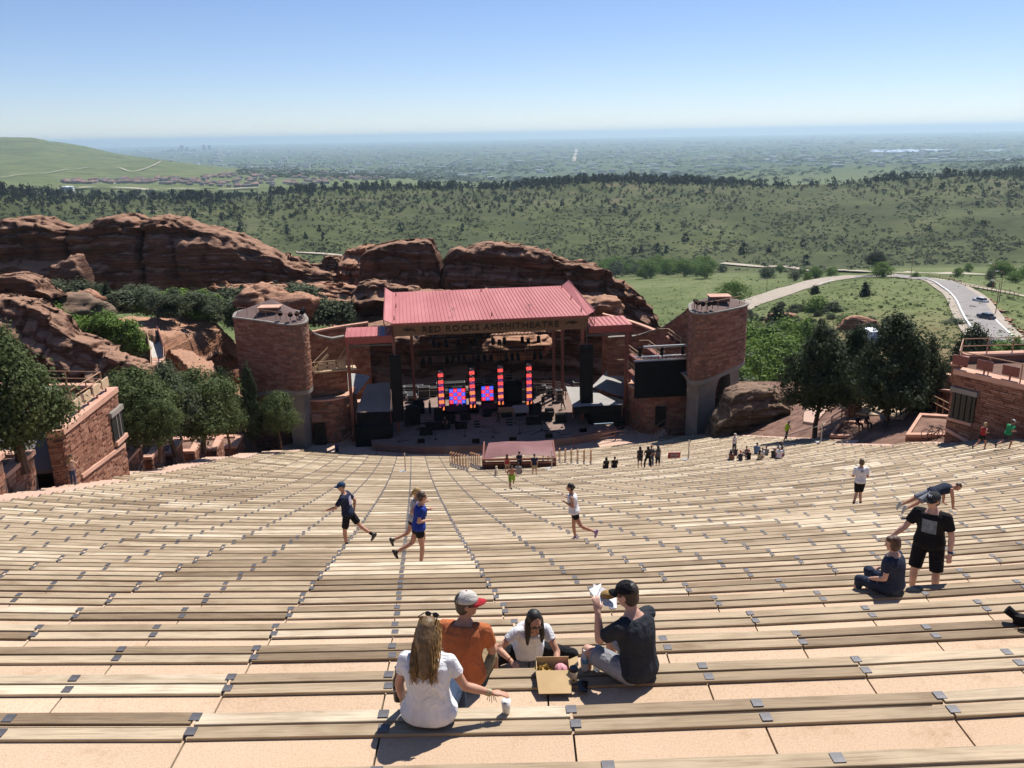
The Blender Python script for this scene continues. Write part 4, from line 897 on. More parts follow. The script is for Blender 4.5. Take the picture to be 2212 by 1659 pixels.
# ---------------------------------------------------------------- towers
def tower(name, label, rim, ztop, zbot, zfun, seed, roofz_, peak):
    t = thing(name, label, 'tower', (rim[0][0], rim[0][1], -32.4))
    P = spline(rim + [rim[0]], 6)[:-1]; n = len(P)
    obj('tower_core', MB().prism([(p.x, p.y) for p in P], [zfun(p) for p in P], ztop), MORTAR, t)
    st = MB(); Pc = P + [P[0]]
    cum = [0.0]
    for a, b in zip(Pc[:-1], Pc[1:]): cum.append(cum[-1] + (b - a).length)
    zz = [zfun(p) for p in Pc]; L = cum[-1]
    stones(st, Pc, (lambda s: float(np.interp(s * L, cum, zz))), ztop - .02, .19, .45, 1.3, .09, seed)
    tag(obj('stones', st, STONE, t), None, None, None, 'stuff')
    N = []
    for i in range(n):
        d = (P[(i + 1) % n] - P[i - 1]).normalized(); N.append(Vector((d.y, -d.x)))
    b = MB()
    for i in range(n):
        j = (i + 1) % n; o = .13; ii = -.2
        A = [P[i] + N[i] * o, P[j] + N[j] * o, P[j] + N[j] * ii, P[i] + N[i] * ii]
        b.hexa([(q.x, q.y, ztop + .002) for q in A], [(q.x, q.y, ztop + .14) for q in A])
    obj('rim', b, GREYCON, t)
    # shallow roof rising to the back
    cx = Vector((peak[0], peak[1])); b = MB(); pts = [P[i] + N[i] * -.18 for i in range(n)]
    vs = [(p.x, p.y, ztop + .15) for p in pts] + [(cx.x, cx.y, ztop + peak[2])]
    b.add(vs, [(i, (i + 1) % n, n) for i in range(n)]); obj('roof', b, mat('brown_roofing', (.13, .085, .075), .9), t)
    # underside band
    b = MB()
    for i in range(n):
        j = (i + 1) % n; A = [P[i] + N[i] * .06, P[j] + N[j] * .06, P[j] - N[j] * .5, P[i] - N[i] * .5]; zi, zj = zfun(P[i]), zfun(P[j])
        b.hexa([(A[0].x, A[0].y, zi - .45), (A[1].x, A[1].y, zj - .45), (A[2].x, A[2].y, zj - .45), (A[3].x, A[3].y, zi - .45)], [(A[0].x, A[0].y, zi - .004), (A[1].x, A[1].y, zj - .004), (A[2].x, A[2].y, zj - .004), (A[3].x, A[3].y, zi - .004)])
    obj('soffit_band', b, GREYCON, t)
    return t, P, N
LT, ltP, ltN = tower('stone_tower', 'tall red sandstone tower with rounded corner at the left of the stage', [(-29.9, 90.2), (-26.0, 87.9), (-23.2, 86.0), (-21.8, 86.0), (-21.4, 87.4), (-21.9, 89.6), (-23.6, 93.0), (-27.5, 95.6), (-30.3, 93.6)], -18.45, -27, lambda p: -25.5 if p.x > -24.5 else -25.5 - min(1.2, (-24.5 - p.x) * .3), 31, 0, (-26.8, 94.4, 1.25))
RT, rtP, rtN = tower('stone_tower', 'tall red sandstone tower with rounded corner at the right of the stage', [(18.5, 86.2), (18.6, 84.7), (19.7, 84.3), (21.2, 85.2), (24.3, 87.6), (25.2, 89.6), (23.5, 92.0), (19.6, 90.2)], -17.75, -25, lambda p: -24.75 + max(0, (p.x - 19)) * .16, 37, 0, (22.4, 90.6, .85))
# left tower: masonry block below and concrete leg
tag_l = MB(); blk = [(-29.6, 90.4), (-25.2, 88.2), (-24.6, 88.8), (-24.0, 93.0), (-27.5, 95.4), (-30.0, 93.5)]
st = MB(); stones(st, blk + [blk[0]], -33.0, -25.9, .19, .45, 1.3, .08, 41); tag(obj('stones', st, STONE, LT), None, None, None, 'stuff')
obj('tower_base', MB().prism(blk, -33.2, -25.9), MORTAR, LT)
pa = atz(622, 962, -32.3); pb = atz(646, 966, -32.3)
lg = MB(); q0 = Vector((-23.6, 86.6, 0)); q1 = Vector((-22.6, 86.3, 0)); dn = Vector((.35, 2.6, 0))
lg.hexa([q0 + Vector((-.1, 0, -33)), q1 + Vector((.1, 0, -33)), q1 + dn + Vector((.1, 0, -33)), q0 + dn + Vector((-.1, 0, -33))], [q0 + Vector((-.5, .3, -25.8)), q1 + Vector((.45, .1, -25.8)), q1 + dn + Vector((.3, 0, -25.8)), q0 + dn + Vector((-.5, 0, -25.8))])
obj('concrete_leg', lg, GREYCON, LT)
# right tower: flared concrete leg, arch and rear leg
lg = MB(); f = rtN
def rp(px, z, Y): return aty(px, 0, Y).x
A0 = Vector((19.5, 85.2, 0)); A1 = Vector((21.6, 86.2, 0)); back_ = Vector((-.7, 2.4, 0))
prof = [(-33.2, 0), (-26.5, -.05), (-25.6, .12), (-25.0, .55), (-24.6, .95)]
for (za, ea), (zb, eb) in zip(prof[:-1], prof[1:]):
    ax = (A1 - A0).normalized()
    lg.hexa([A0 - ax * ea + Vector((0, 0, za)), A1 + ax * ea + Vector((0, 0, za)), A1 + ax * ea + back_ + Vector((0, 0, za)), A0 - ax * ea + back_ + Vector((0, 0, za))],
            [A0 - ax * eb + Vector((0, 0, zb)), A1 + ax * eb + Vector((0, 0, zb)), A1 + ax * eb + back_ + Vector((0, 0, zb)), A0 - ax * eb + back_ + Vector((0, 0, zb))])
obj('concrete_leg', lg, GREYCON, RT)
B0 = Vector((23.45, 87.5, 0)); B1 = Vector((24.45, 88.1, 0)); lg = MB(); ax = (B1 - B0).normalized()
for (za, ea), (zb, eb) in zip([(-33.2, 0), (-26.0, 0), (-24.9, .2), (-24.2, .7)], [(-26.0, 0), (-24.9, .2), (-24.2, .7), (-23.8, 1.2)]):
    lg.hexa([B0 - ax * ea + Vector((0, 0, za)), B1 + Vector((0, 0, za)), B1 + back_ + Vector((0, 0, za)), B0 - ax * ea + back_ + Vector((0, 0, za))], [B0 - ax * eb + Vector((0, 0, zb)), B1 + Vector((0, 0, zb)), B1 + back_ + Vector((0, 0, zb)), B0 - ax * eb + back_ + Vector((0, 0, zb))])
obj('concrete_leg', lg, GREYCON, RT)
blk = [(20.5, 88.6), (24.2, 90.6), (23.3, 91.9), (19.8, 90.3)]
obj('tower_base', MB().prism(blk, -33.2, -24.6), MORTAR, RT); st = MB(); stones(st, blk + [blk[0]], -33, -24.6, .19, .45, 1.3, .08, 43); tag(obj('stones', st, STONE, RT), None, None, None, 'stuff')
# railings, hatches and lamps on the tower roofs
def tower_top(pts, z, label, lamps, hatch, par):
    railing(label, [Vector((p[0], p[1], z)) for p in pts], .85, 1, 1.3, .03)
    b = MB().box((hatch[0], hatch[1], z + .55), (2.0, 1.4, .5)); b.box((hatch[0], hatch[1], z + .86), (2.3, 1.7, .08), mi=1); obj('roof_hatch', b, [MORTAR, COPING], par)
    for x, y in lamps:
        b = MB(); b.cyl((x, y, z), (x, y, z + .5), .035, None, 5); b.cyl((x, y + .2, z + .75), (x + .1, y - .25, z + .65), .16, .27, 10); obj('floodlight', b, BLACK, par)
tower_top([(-29.4, 90.3), (-25.8, 88.2), (-23.2, 86.4), (-22.0, 86.5)], -18.13, 'thin brown railing along the roof edge of the left tower', [(-24.1, 87.4), (-22.9, 86.8), (-22.3, 87.2), (-21.95, 87.9), (-22.0, 88.7), (-22.2, 89.4)], (-25.9, 90.3), LT)
tower_top([(18.9, 86.0), (19.0, 85.0), (19.8, 84.7), (21.2, 85.6), (24.0, 87.8)], -17.43, 'thin brown railing along the roof edge of the right tower', [(18.95, 86.3), (19.0, 85.5), (19.4, 85.0), (20.0, 85.0), (20.6, 85.4)], (21.9, 88.2), RT)

# ---------------------------------------------------------------- stone wings left and right of the stage
TARP = m_noise('grey_tarp', [(.3, (.20, .195, .19)), (.7, (.26, .255, .25))], .8, 4, .7, .2, .05)
TARPL = m_noise('pale_grey_tarp', [(.3, (.30, .28, .265)), (.7, (.36, .34, .32))], .8, 4, .7, .2, .05)
DOOR_SHADE = mat('door_and_shade_black', (.012, .011, .011), .6)  # for doors, and for the black standing in for shade in the recess
lw = spline([(-24.6, 89.6), (-22.8, 88.9), (-20.6, 88.6), (-18.9, 89.4), (-18.0, 91.0), (-17.9, 93.4)], 5)
W1 = wall('wing_wall', 'curved red stone wall with a dark doorway between left tower and stage', 'wall', lw, ORCZ - .4, -27.55, .5, .2, 51)
def door_in(par, px, py, Y, w, h, m=None, nm='door'):
    c = atz(px, py, ORCZ); obj(nm, MB().box((c.x, c.y + .05, ORCZ + h / 2), (w, .5, h)), m or DOOR_SHADE, par)
obj('door', MB().box((-21.25, 88.45, ORCZ + 1.2), (1.25, .5, 2.4)), DOOR_SHADE, W1)
b = MB()
for i in range(4): b.box((-21.4, 88.42, -29.0 - i * .22), (1.15, .35, .1))
tag(obj('vent_slats', b, COPING, W1), None, None, None, 'stuff')
up = MB().prism([(p.x, p.y) for p in lw] + [(-19, 99), (-25, 99)], ORCZ, -27.6); struct('wing_terrace', up, PAVING, 'small paved terrace behind the left wing wall')
wall('swept_wall', 'short sunlit stone wall with a swept coping right of the left tower', 'wall', spline([(-22.2, 90.0), (-20.6, 90.8), (-18.4, 91.8)], 5), -27.5, list(np.interp(np.linspace(0, 1, 11), [0, .35, .7, 1], [-19.4, -20.7, -21.3, -21.2])), .45, .22, 52, cop_m=GREYCON)
wall('curved_back_wall', 'long curved stone wall with pale coping behind the left wing', 'wall', spline([(-26.5, 99.0), (-23.5, 101.6), (-20.5, 103.2), (-17.8, 104.0)], 5), -32, [-22.9 + i * .04 for i in range(16)], .4, .22, 53, cop_m=COPING)
# gangway with stairs on the left wing
g = thing('gangway', 'tan metal gangway with patterned side panels beside the left tower', 'gangway', (-21, 89.5, -24.7)); TANP = m_vary('tan_paint', (.46, .33, .20), (.58, .43, .28), .6, 0, .3, 3)
obj('walkway', MB().box((-19.4, 90.1, -24.35), (4.6, 1.5, .16), (.95, .31, 0), (-.31, .95, 0)), TANP, g)
pA = Vector((-21.6, 88.5, -24.2)); pB = Vector((-17.4, 89.9, -24.2))
for i in range(12):
    p = pA.lerp(pB, i / 11); obj('baluster', MB().bar(p, p + Vector((0, 0, 1.05)), .07), TANP, g)
for zz in (0.1, .55, 1.05): obj('rail', MB().bar(pA + Vector((0, 0, zz)), pB + Vector((0, 0, zz)), .07), TANP, g)
for i in range(3): 
    p = pA.lerp(pB, .25 + .25 * i); obj('panel', MB().box(p + Vector((0, .05, .5)), (.8, .04, .75), (.95, .31, 0), (-.31, .95, 0)), TANP, g)
obj('stair_side', MB().bar(Vector((-21.5, 88.9, -24.1)), Vector((-20.0, 90.2, -22.7)), .08, .3), TANP, g)
obj('stair_rail', MB().bar(Vector((-21.5, 88.9, -23.3)), Vector((-20.0, 90.2, -21.9)), .07), TANP, g)
obj('stair_side', MB().bar(Vector((-18.9, 89.6, -24.1)), Vector((-17.9, 91.2, -22.6)), .08, .3), TANP, g)
obj('stair_rail', MB().bar(Vector((-18.9, 89.6, -23.2)), Vector((-17.9, 91.2, -21.7)), .07), TANP, g)
obj('doorway', MB().box((-20.6, 91.3, -26.0), (1.3, .3, 3.2)), DOOR_SHADE, g)
def tarp(name, label, pts, m, drop=.0, posts=True, sag=.25):
    t = thing(name, label, 'canopy', pts[3], 'grey canopies beside the stage'); b = MB(); n = 8; V = []
    for i in range(n + 1):
        for j in range(n + 1):
            a, c = i / n, j / n; p = pts[0].lerp(pts[1], a).lerp(pts[3].lerp(pts[2], a), c)
            V.append(p - Vector((0, 0, sag * 4 * a * (1 - a) * c * (1 - c) * 2 + .05 * math.sin(7 * a + 3 * c))))
    b.add(V, [(i * (n + 1) + j, (i + 1) * (n + 1) + j, (i + 1) * (n + 1) + j + 1, i * (n + 1) + j + 1) for i in range(n) for j in range(n)]); b.sm = True
    obj('canvas', b, m, t)
    if drop:
        b = MB(); b.hexa([pts[3] - Vector((0, 0, drop)), pts[2] - Vector((0, 0, drop)), pts[2] + Vector((0, .05, -drop)), pts[3] + Vector((0, .05, -drop))], [pts[3], pts[2], pts[2] + Vector((0, .05, 0)), pts[3] + Vector((0, .05, 0))]); obj('skirt', b, BLACKC, t)
    if posts:
        for p in pts: obj('pole', MB().cyl((p.x, p.y, p.z), (p.x, p.y, min(p.z - .5, -30.5)), .05, None, 6), STEEL, t)
    return t
tarp('canopy', 'pale grey canopy over the left wing terrace', [aty(729, 802, 97.5), aty(800, 812, 98.5), aty(770, 852, 91.5), aty(682, 834, 90.5)], TARPL)
tarp('canopy', 'steep grey canopy over the black booth at the left of the stage', [aty(791, 829, 92.5), aty(842, 826, 92.5), aty(844, 889, 88.6), aty(769, 891, 88.4)], TARP, 1.2)
tarp('canopy', 'pale grey canopy high over the right wing, behind the right speaker array', [aty(1318, 793, 102), aty(1352, 797, 101), aty(1348, 858, 95), aty(1277, 836, 96)], TARPL)
tarp('canopy', 'grey canopy over the black booth at the right of the stage', [aty(1222, 834, 97), aty(1275, 838, 97), aty(1344, 874, 90.2), aty(1238, 880, 90.2)], TARPL, .8)
bt = thing('equipment_booth', 'black curtained booth under the left canopy', 'booth', S(-13, -1, ORCZ)); obj('curtain', MB().sbox(-15.3, -11.2, -1.2, 3.5, ORCZ, -30.2), BLACKC, bt); obj('table', MB().sbox(-15.0, -11.4, -1.5, -1.25, ORCZ + .8, ORCZ + .9), BLACK, bt)
bt = thing('equipment_booth', 'black curtained booth under the right canopy', 'booth', S(12.9, -.5, ORCZ)); obj('curtain', MB().sbox(10.8, 15.0, -.5, 3.5, ORCZ, -30.3), BLACKC, bt); obj('table', MB().sbox(11.0, 14.8, -.9, -.55, ORCZ + .8, ORCZ + .9), BLACK, bt); obj('desk_lamp', MB().sbox(11.3, 13.5, -.95, -.92, ORCZ + .95, ORCZ + 1.0), m_emit('desk_strip', (.6, .75, .9), .6), bt)
# right wing
rw = spline([(13.4, 96.0), (13.3, 93.0), (14.2, 90.6), (16.2, 89.4), (18.6, 89.2), (20.4, 89.6)], 5)
W2 = wall('wing_wall', 'curved red stone wall below the black video screen at the right', 'wall', rw, ORCZ - .4, -27.6, .5, .2, 54)
obj('door', MB().box((16.35, 89.25, -30.2), (1.1, .5, 2.2)), DOOR_SHADE, W2)
struct('wing_terrace', MB().prism([(p.x, p.y) for p in rw] + [(21, 99), (13.6, 99)], ORCZ, -27.65), PAVING, 'small paved terrace behind the right wing wall')
wall('swept_wall', 'tall stone wall with a swept coping falling from the right tower', 'wall', spline([(11.5, 98.5), (15.0, 97.5), (18.0, 95.0), (20.0, 92.2)], 6), -28, list(np.interp(np.linspace(0, 1, 19), [0, .3, .6, 1], [-23.4, -23.1, -21.6, -18.2])), .45, .12, 55, cop_m=GREYCON)
wall('curved_back_wall', 'curved stone wall with pale coping behind the right wing roof', 'wall', spline([(11.4, 103.9), (13.6, 103.1), (15.6, 101.8), (17.4, 99.8)], 6), -32, [-21.7 - .08 * i for i in range(19)], .4, .2, 56, cop_m=COPING)
# zigzag stairs with tan rails on the right wing
g = thing('stairway', 'dark stairway with tan handrails on the wall above the video screen', 'stairs', (16, 93, -26))
for k, (x0, x1, z0, z1) in enumerate([(13.2, 15.2, -23.9, -25.3), (15.4, 17.2, -23.4, -24.6), (17.6, 19.0, -22.1, -23.0), (13.0, 14.6, -25.6, -26.9)]):
    a = Vector((x0, 93.6, z0)); c = Vector((x1, 92.6, z1)); obj('flight', MB().bar(a, c, .9, .15), STEEL, g)
    obj('handrail', MB().bar(a + Vector((0, -.5, .95)), c + Vector((0, -.5, .95)), .07), TANP, g); obj('handrail', MB().bar(a + Vector((0, -.5, .5)), c + Vector((0, -.5, .5)), .06), TANP, g)
    for f in (.1, .5, .9): p = a.lerp(c, f) + Vector((0, -.5, 0)); obj('baluster', MB().bar(p, p + Vector((0, 0, .95)), .06), TANP, g)
    obj('landing_rail', MB().bar(a + Vector((-1.0, -.5, .95)), a + Vector((0, -.5, .95)), .07), TANP, g)
g = thing('steps', 'small flight of red steps with rails below the video screen', 'steps', (16.5, 86.8, ORCZ))
for i in range(5): obj('step', MB().box((15.1 + i * .36, 87.3 + .1 * i, ORCZ + .1 + i * .22), (.38, 1.4, .2)), PAVING, g)
obj('handrail', MB().bar((15.0, 86.6, ORCZ + 1.0), (16.8, 87.1, ORCZ + 2.1), .06), RAIL, g); obj('handrail', MB().bar((15.0, 88.2, ORCZ + 1.0), (16.8, 88.6, ORCZ + 2.1), .06), RAIL, g)
for x, z in ((15.0, 0), (15.9, .5), (16.8, 1.1)): obj('post', MB().bar((x, 86.6 + (x - 15) * .28, ORCZ + z), (x, 86.6 + (x - 15) * .28, ORCZ + z + 1.0), .06), RAIL, g)
# railings in front of the stage
def arc_rail(label, us, dv, z, h=1.0, n=2): railing(label, [S(u, np.interp(abs(u), [0, 8, 14, 20], [-6.1, -5.4, -3.4, -1.8]) + dv, z) for u in us], h, n, 2.0, .035, 'railings along the stage front', STEEL)
arc_rail('low rusty railing along the stage front, left part', [-13, -10.5, -8, -6], -.3, ORCZ)
arc_rail('low rusty railing along the stage front, middle part', [-3, 0, 3, 6], -.5, ORCZ)
arc_rail('low rusty railing along the stage front, right part', [8, 10.5, 13, 15.5], -.3, ORCZ)
arc_rail('second rusty railing closer to the stage, right part', [8, 10.5, 13, 15.5], .9, ORCZ)
railing('pale handrails of the steps beside the left wing wall', [Vector((-18.6, 87.3, ORCZ)), Vector((-17.6, 88.3, ORCZ + .6)), Vector((-17.0, 88.8, ORCZ + .6))], 1.0, 2, 1.0, .04)
railing('dark railing between the front rows and the big boulder', [Vector((20.6, 83.0, -30.4)), Vector((22.3, 80.2, -29.4)), Vector((23.6, 77.0, -28.6)), Vector((24.2, 74.0, -27.8))], 1.0, 2, 2.0, .04, m=STEEL)
railing('pale railing at the back of the stage on the right', [S(4, 14.5, DECKZ), S(7, 14.2, DECKZ), S(9.5, 13.6, DECKZ), S(11, 11.5, DECKZ)], 1.1, 3, 1.5, .035)

# ---------------------------------------------------------------- stage gear: flight cases, monitors, amps, drums
CASE = m_vary('black_case', (.016, .017, .019), (.03, .03, .034), .5, 0, .4, 3); EDGE = mat('case_edging', (.42, .43, .42), .4, .6)
def flight_case(u, v, w, d, h, label, z=DECKZ):
    t = thing('flight_case', label, 'case', S(u, v, z), 'flight cases at the back of the stage')
    obj('box', MB().sbox(u - w / 2, u + w / 2, v - d / 2, v + d / 2, z + .1, z + h), CASE, t)
    b = MB(); e = .035
    for su in (-1, 1):
        for sv in (-1, 1): b.sbox(u + su * w / 2 - e, u + su * w / 2 + e, v + sv * d / 2 - e, v + sv * d / 2 + e, z + .1, z + h + .01)
    for zz in (.13, h * .72, h - .01):
        b.sbox(u - w / 2, u + w / 2, v - d / 2 - e, v - d / 2 + .01, z + zz - e, z + zz + e)
        for su in (-1, 1): b.sbox(u + su * w / 2 - e, u + su * w / 2 + e, v - d / 2, v + d / 2, z + zz - e, z + zz + e)
    b.sbox(u - w / 2, u + w / 2, v + d / 2 - .01, v + d / 2 + e, z + h - e, z + h + e)
    tag(obj('edging', b, EDGE, t), None, None, None, 'stuff')
rr = random.Random(3)
cases = [(-12.9, 14.5, 1.2, .7, 1.0), (-10.4, 14.9, 1.1, .8, 1.1), (-9.2, 14.9, 1.1, .8, 1.1), (-8.0, 14.9, 1.1, .8, 1.1), (-10.3, 12.6, 1.2, .8, .95), (-9.0, 12.9, 1.1, .8, .85), (-8.9, 11.6, 1.1, .8, .9), (-7.4, 12.9, 1.4, .8, 1.5), (-6.2, 13.8, 1.1, .8, 1.1), (-5.1, 14.9, 1.2, .8, 1.3), (-3.9, 14.9, 1.2, .8, 1.3), (-2.7, 14.9, 1.2, .8, 1.3), (-4.4, 12.6, 1.2, .8, 1.0), (-3.2, 12.2, 1.1, .8, 1.3), (-1.6, 12.6, 1.3, .9, .9), (-.3, 15, 1.2, .8, 1.2), (1.0, 14.6, 1.3, .9, 1.6), (2.0, 13.2, 1.6, 1.0, 1.4), (3.6, 14.6, 1.0, .8, 1.9), (6.4, 12.9, 1.2, .7, .9), (7.4, 12.7, 1.2, .7, .9), (8.4, 11.2, 1.0, .7, 1.0), (9.0, 8.4, .7, .6, 1.5), (10.1, 3.2, .8, .6, 1.0), (12.2, 12.5, 1.2, .9, 1.2)]
where = ['far left corner', 'left end of the back row', 'second in the left back row', 'third in the left back row', 'left of the front pair', 'right of the front pair', 'left middle', 'tall left one', 'behind the first lit column', 'left in the row behind the left screen', 'middle in the row behind the left screen', 'right in the row behind the left screen', 'lower one behind the left screen', 'taller one behind the left screen', 'low between the two screens', 'back row between the screens', 'large in the back row', 'big behind the third lit column', 'tall beside the third lit column', 'left behind the rightmost lit column', 'right behind the rightmost lit column', 'right of the rightmost lit column', 'tall narrow one in the right sunlight', 'front one in the right sunlight', 'behind the right speaker array']
for (u, v, w, d, h), wh in zip(cases, where): flight_case(u, v, w, d, h, 'black metal-edged flight case on the stage, ' + wh)
def gear(name, label, cat, boxes, at, grp='black gear standing on the stage'):
    t = thing(name, label, cat, S(at[0], at[1], DECKZ), grp)
    for nm, (u0, u1, v0, v1, z0, z1), m in boxes: obj(nm, MB().sbox(at[0] + u0, at[0] + u1, at[1] + v0, at[1] + v1, DECKZ + z0, DECKZ + z1), m, t)
PALE = mat('pale_riser', (.33, .33, .34), .6); TANB = mat('tan_case', (.33, .21, .11), .6)
gear('riser', 'low dark drum riser in the middle of the stage', 'riser', [('platform', (-2.2, 2.2, -1, 1.3, .32, .42), BLACK), ('skirt', (-2.1, 2.1, -.9, 1.2, 0, .32), BLACKC)], (-3.2, 6.6))
gear('riser', 'low dark riser under the right checked screen', 'riser', [('platform', (-2.0, 2.0, -1, 1.3, .32, .42), BLACK), ('skirt', (-1.9, 1.9, -.9, 1.2, 0, .32), BLACKC)], (1.4, 6.8))
gear('amplifier', 'black amplifier stack left of the first lit column', 'amplifier', [('cabinet', (-.7, .7, -.4, .4, 0, 1.2), BLACK), ('head', (-.6, .6, -.3, .3, 1.22, 1.6), BLACK)], (-8.2, 7))
gear('keyboard_stand', 'tan keyboard case in front of the third lit column', 'keyboard', [('case', (-.9, .9, -.4, .4, .7, 1.1), TANB), ('stand', (-.6, .6, -.2, .2, 0, .7), BLACK)], (1.9, 3.6))
gear('keyboard_stand', 'pale grey case right of the tan one on the stage', 'keyboard', [('case', (-.9, .9, -.5, .5, .5, 1.15), PALE), ('stand', (-.6, .6, -.3, .3, 0, .5), BLACK)], (3.6, 3.8))
gear('backline', 'black backline cabinets between the two right lit columns', 'amplifier', [('cabinet', (-1.1, 1.1, -.5, .5, 0, 2.0), BLACKC), ('cabinet', (-1.1, 1.1, -.5, .5, 2.03, 2.7), BLACK)], (3.3, 8.6))
gear('rack', 'black equipment rack at the left edge of the stage', 'rack', [('cabinet', (-.9, .9, -.6, .6, 0, 1.5), BLACK), ('cabinet', (-.7, .7, -.5, .5, 1.52, 2.1), BLACK)], (-9.0, 3.2))
gear('guitar_boat', 'pedal table at the left front of the stage', 'table', [('top', (-1.5, 1.5, -.4, .4, .7, .78), BLACK), ('cloth', (-1.4, 1.4, -.35, .35, 0, .7), BLACKC)], (-6.2, .8))
gear('keyboard_stand', 'black keyboard on a stand at the right front of the stage', 'keyboard', [('keys', (-1.0, 1.0, -.25, .25, .85, 1.0), BLACK), ('stand', (-.8, .8, -.1, .1, 0, .85), BLACK)], (6.2, 1.6))
for i, (u, v) in enumerate([(-8.2, -3.2), (-2.4, -4.3), (1.6, -4.4), (5.6, -4.0), (9.6, -2.8)]):
    t = thing('monitor_wedge', 'black floor monitor at the stage front, %s from left' % ORD[i], 'speaker', S(u, v, DECKZ), 'floor monitors at the stage front')
    obj('cabinet', MB().hexa([S(u - .4, v - .3, DECKZ), S(u + .4, v - .3, DECKZ), S(u + .4, v + .3, DECKZ), S(u - .4, v + .3, DECKZ)], [S(u - .38, v - .25, DECKZ + .5), S(u + .38, v - .25, DECKZ + .5), S(u + .38, v + .1, DECKZ + .2), S(u - .38, v + .1, DECKZ + .2)]), BLACK, t); obj('grille', MB().sbox(u - .36, u + .36, v - .33, v - .29, DECKZ + .05, DECKZ + .4), BLACKC, t)
for i, (u, v) in enumerate([(-6.6, -2.6), (-3.4, -2.2), (-.4, -3.0), (2.6, -2.4), (5.2, -1.6), (-8.4, 1.0), (7.6, -1.2)]):
    t = thing('microphone_stand', 'thin black microphone stand on the stage, %s in the row' % ORD[i], 'stand', S(u, v, DECKZ), 'microphone stands'); obj('base', MB().cyl(S(u, v, DECKZ), S(u, v, DECKZ + .05), .2, .16, 10), BLACK, t); obj('pole', MB().cyl(S(u, v, DECKZ), S(u, v, DECKZ + 1.5), .03, None, 5), BLACK, t); obj('boom', MB().cyl(S(u, v, DECKZ + 1.45), S(u + .5, v + .3, DECKZ + 1.7), .025, None, 5), BLACK, t)
cbl = MB(); rr = random.Random(77)
for i in range(26):
    p0 = S(rr.uniform(-9, 8), rr.uniform(-3, 8), DECKZ + .02)
    for k in range(6): p1 = p0 + SU * rr.uniform(-.2, .9) * (1 if i % 2 else -1) + SV * rr.uniform(-.5, .5); cbl.cyl(p0, p1, .03, None, 4, cap=False); p0 = p1
tag(obj('stage_cables', cbl, BLACKC), 'tangle of black cables across the stage floor', 'cables', None, 'stuff')
for i, (u, v, w, h) in enumerate([(-4.8, 2.6, 1.4, .9), (-6.0, 4.0, 1.0, 1.3), (-2.9, 3.6, 1.2, .7), (5.4, 4.2, 1.4, 1.1), (6.9, 3.2, 1.0, .8), (-.3, 4.4, 1.0, .6), (4.6, .6, 1.6, .7), (-3.6, .6, 1.3, .6), (7.8, .8, 1.2, .9), (-7.6, -.8, 1.4, .7)]): gear('amplifier', 'low black equipment block on the dark stage floor, %s from a scattered set' % ORD[i], 'amplifier', [('cabinet', (-w / 2, w / 2, -.35, .35, 0, h), BLACK), ('top_panel', (-w / 2 + .05, w / 2 - .05, -.3, .3, h + .003, h + .08), BLACKC)], (u, v))
for i, (u, v, lb_) in enumerate([(-1.8, 1.2, 'left'), (1.9, 1.2, 'right')]):
    t = thing('step_unit', 'small black step unit with pale edges, %s one on the stage' % lb_, 'steps', S(u, v, DECKZ), 'step units')
    for k in range(3): obj('step', MB().sbox(u - .3, u + .3, v - .2 - .25 * k, v + .05 - .25 * k, DECKZ, DECKZ + .75 - .25 * k), BLACK, t); obj('edge', MB().sbox(u - .31, u + .31, v - .215 - .25 * k, v - .19 - .25 * k, DECKZ + .70 - .25 * k, DECKZ + .76 - .25 * k), PALE, t)

# ---------------------------------------------------------------- mixing platform among the seats
MAROON = m_noise('maroon_tarp', [(.3, (.17, .075, .07)), (.7, (.225, .105, .10))], .8, 4, .6, .3, .05)
mz = rowZ(50) + .1; mixp = thing('mixing_platform', 'mixing platform covered by a maroon tarpaulin among the lower seats', 'platform', (.4, 62.5, mz))
mc = [aty(1043, 1005, 63.0), aty(1200, 1000, 63.4)]; x0, x1 = mc[0].x, mc[1].x; fz = mc[0].z
top = [Vector((x0 + .1, 63.1, fz + .55)), Vector((x1 - .1, 63.3, fz + .62)), Vector((x1 - .1, 67.8, fz + .35)), Vector((x0 + .4, 67.6, fz + .35))]
n = 10; V = []; b = MB()
for i in range(n + 1):
    for j in range(n + 1):
        a, c = i / n, j / n; p = top[0].lerp(top[1], a).lerp(top[3].lerp(top[2], a), c); e = min(a, 1 - a) * 2
        V.append(p + Vector((0, 0, .45 * e * math.sin(math.pi * min(1, c + .25)) + .04 * math.sin(9 * a + 5 * c) - (.12 if j in (0, n) else 0))))
b.add(V, [(i * (n + 1) + j, (i + 1) * (n + 1) + j, (i + 1) * (n + 1) + j + 1, i * (n + 1) + j + 1) for i in range(n) for j in range(n)]); b.sm = True
obj('tarpaulin', b, MAROON, mixp)
obj('front_panel', MB().box(((x0 + x1) / 2, 63.15, fz - .55), (x1 - x0, .12, 1.5)), m_vary('dark_maroon_panel', (.05, .018, .016), (.075, .028, .024), .6, 0, .3, 2), mixp)
obj('front_rail', MB().box(((x0 + x1) / 2, 63.05, fz + .45), (x1 - x0 + .1, .14, .14)), STEEL, mixp); obj('front_rail', MB().box(((x0 + x1) / 2, 63.05, fz + .12), (x1 - x0 + .1, .1, .1)), STEEL, mixp)
obj('side_panel', MB().box((x0, 65.3, fz - .6), (.12, 4.4, 1.9)), STEEL, mixp); obj('side_panel', MB().box((x1, 65.4, fz - .6), (.12, 4.4, 1.9)), STEEL, mixp)
HOOP = m_vary('orange_hoops', (.36, .17, .07), (.46, .23, .11), .5, 0, .4, 3)
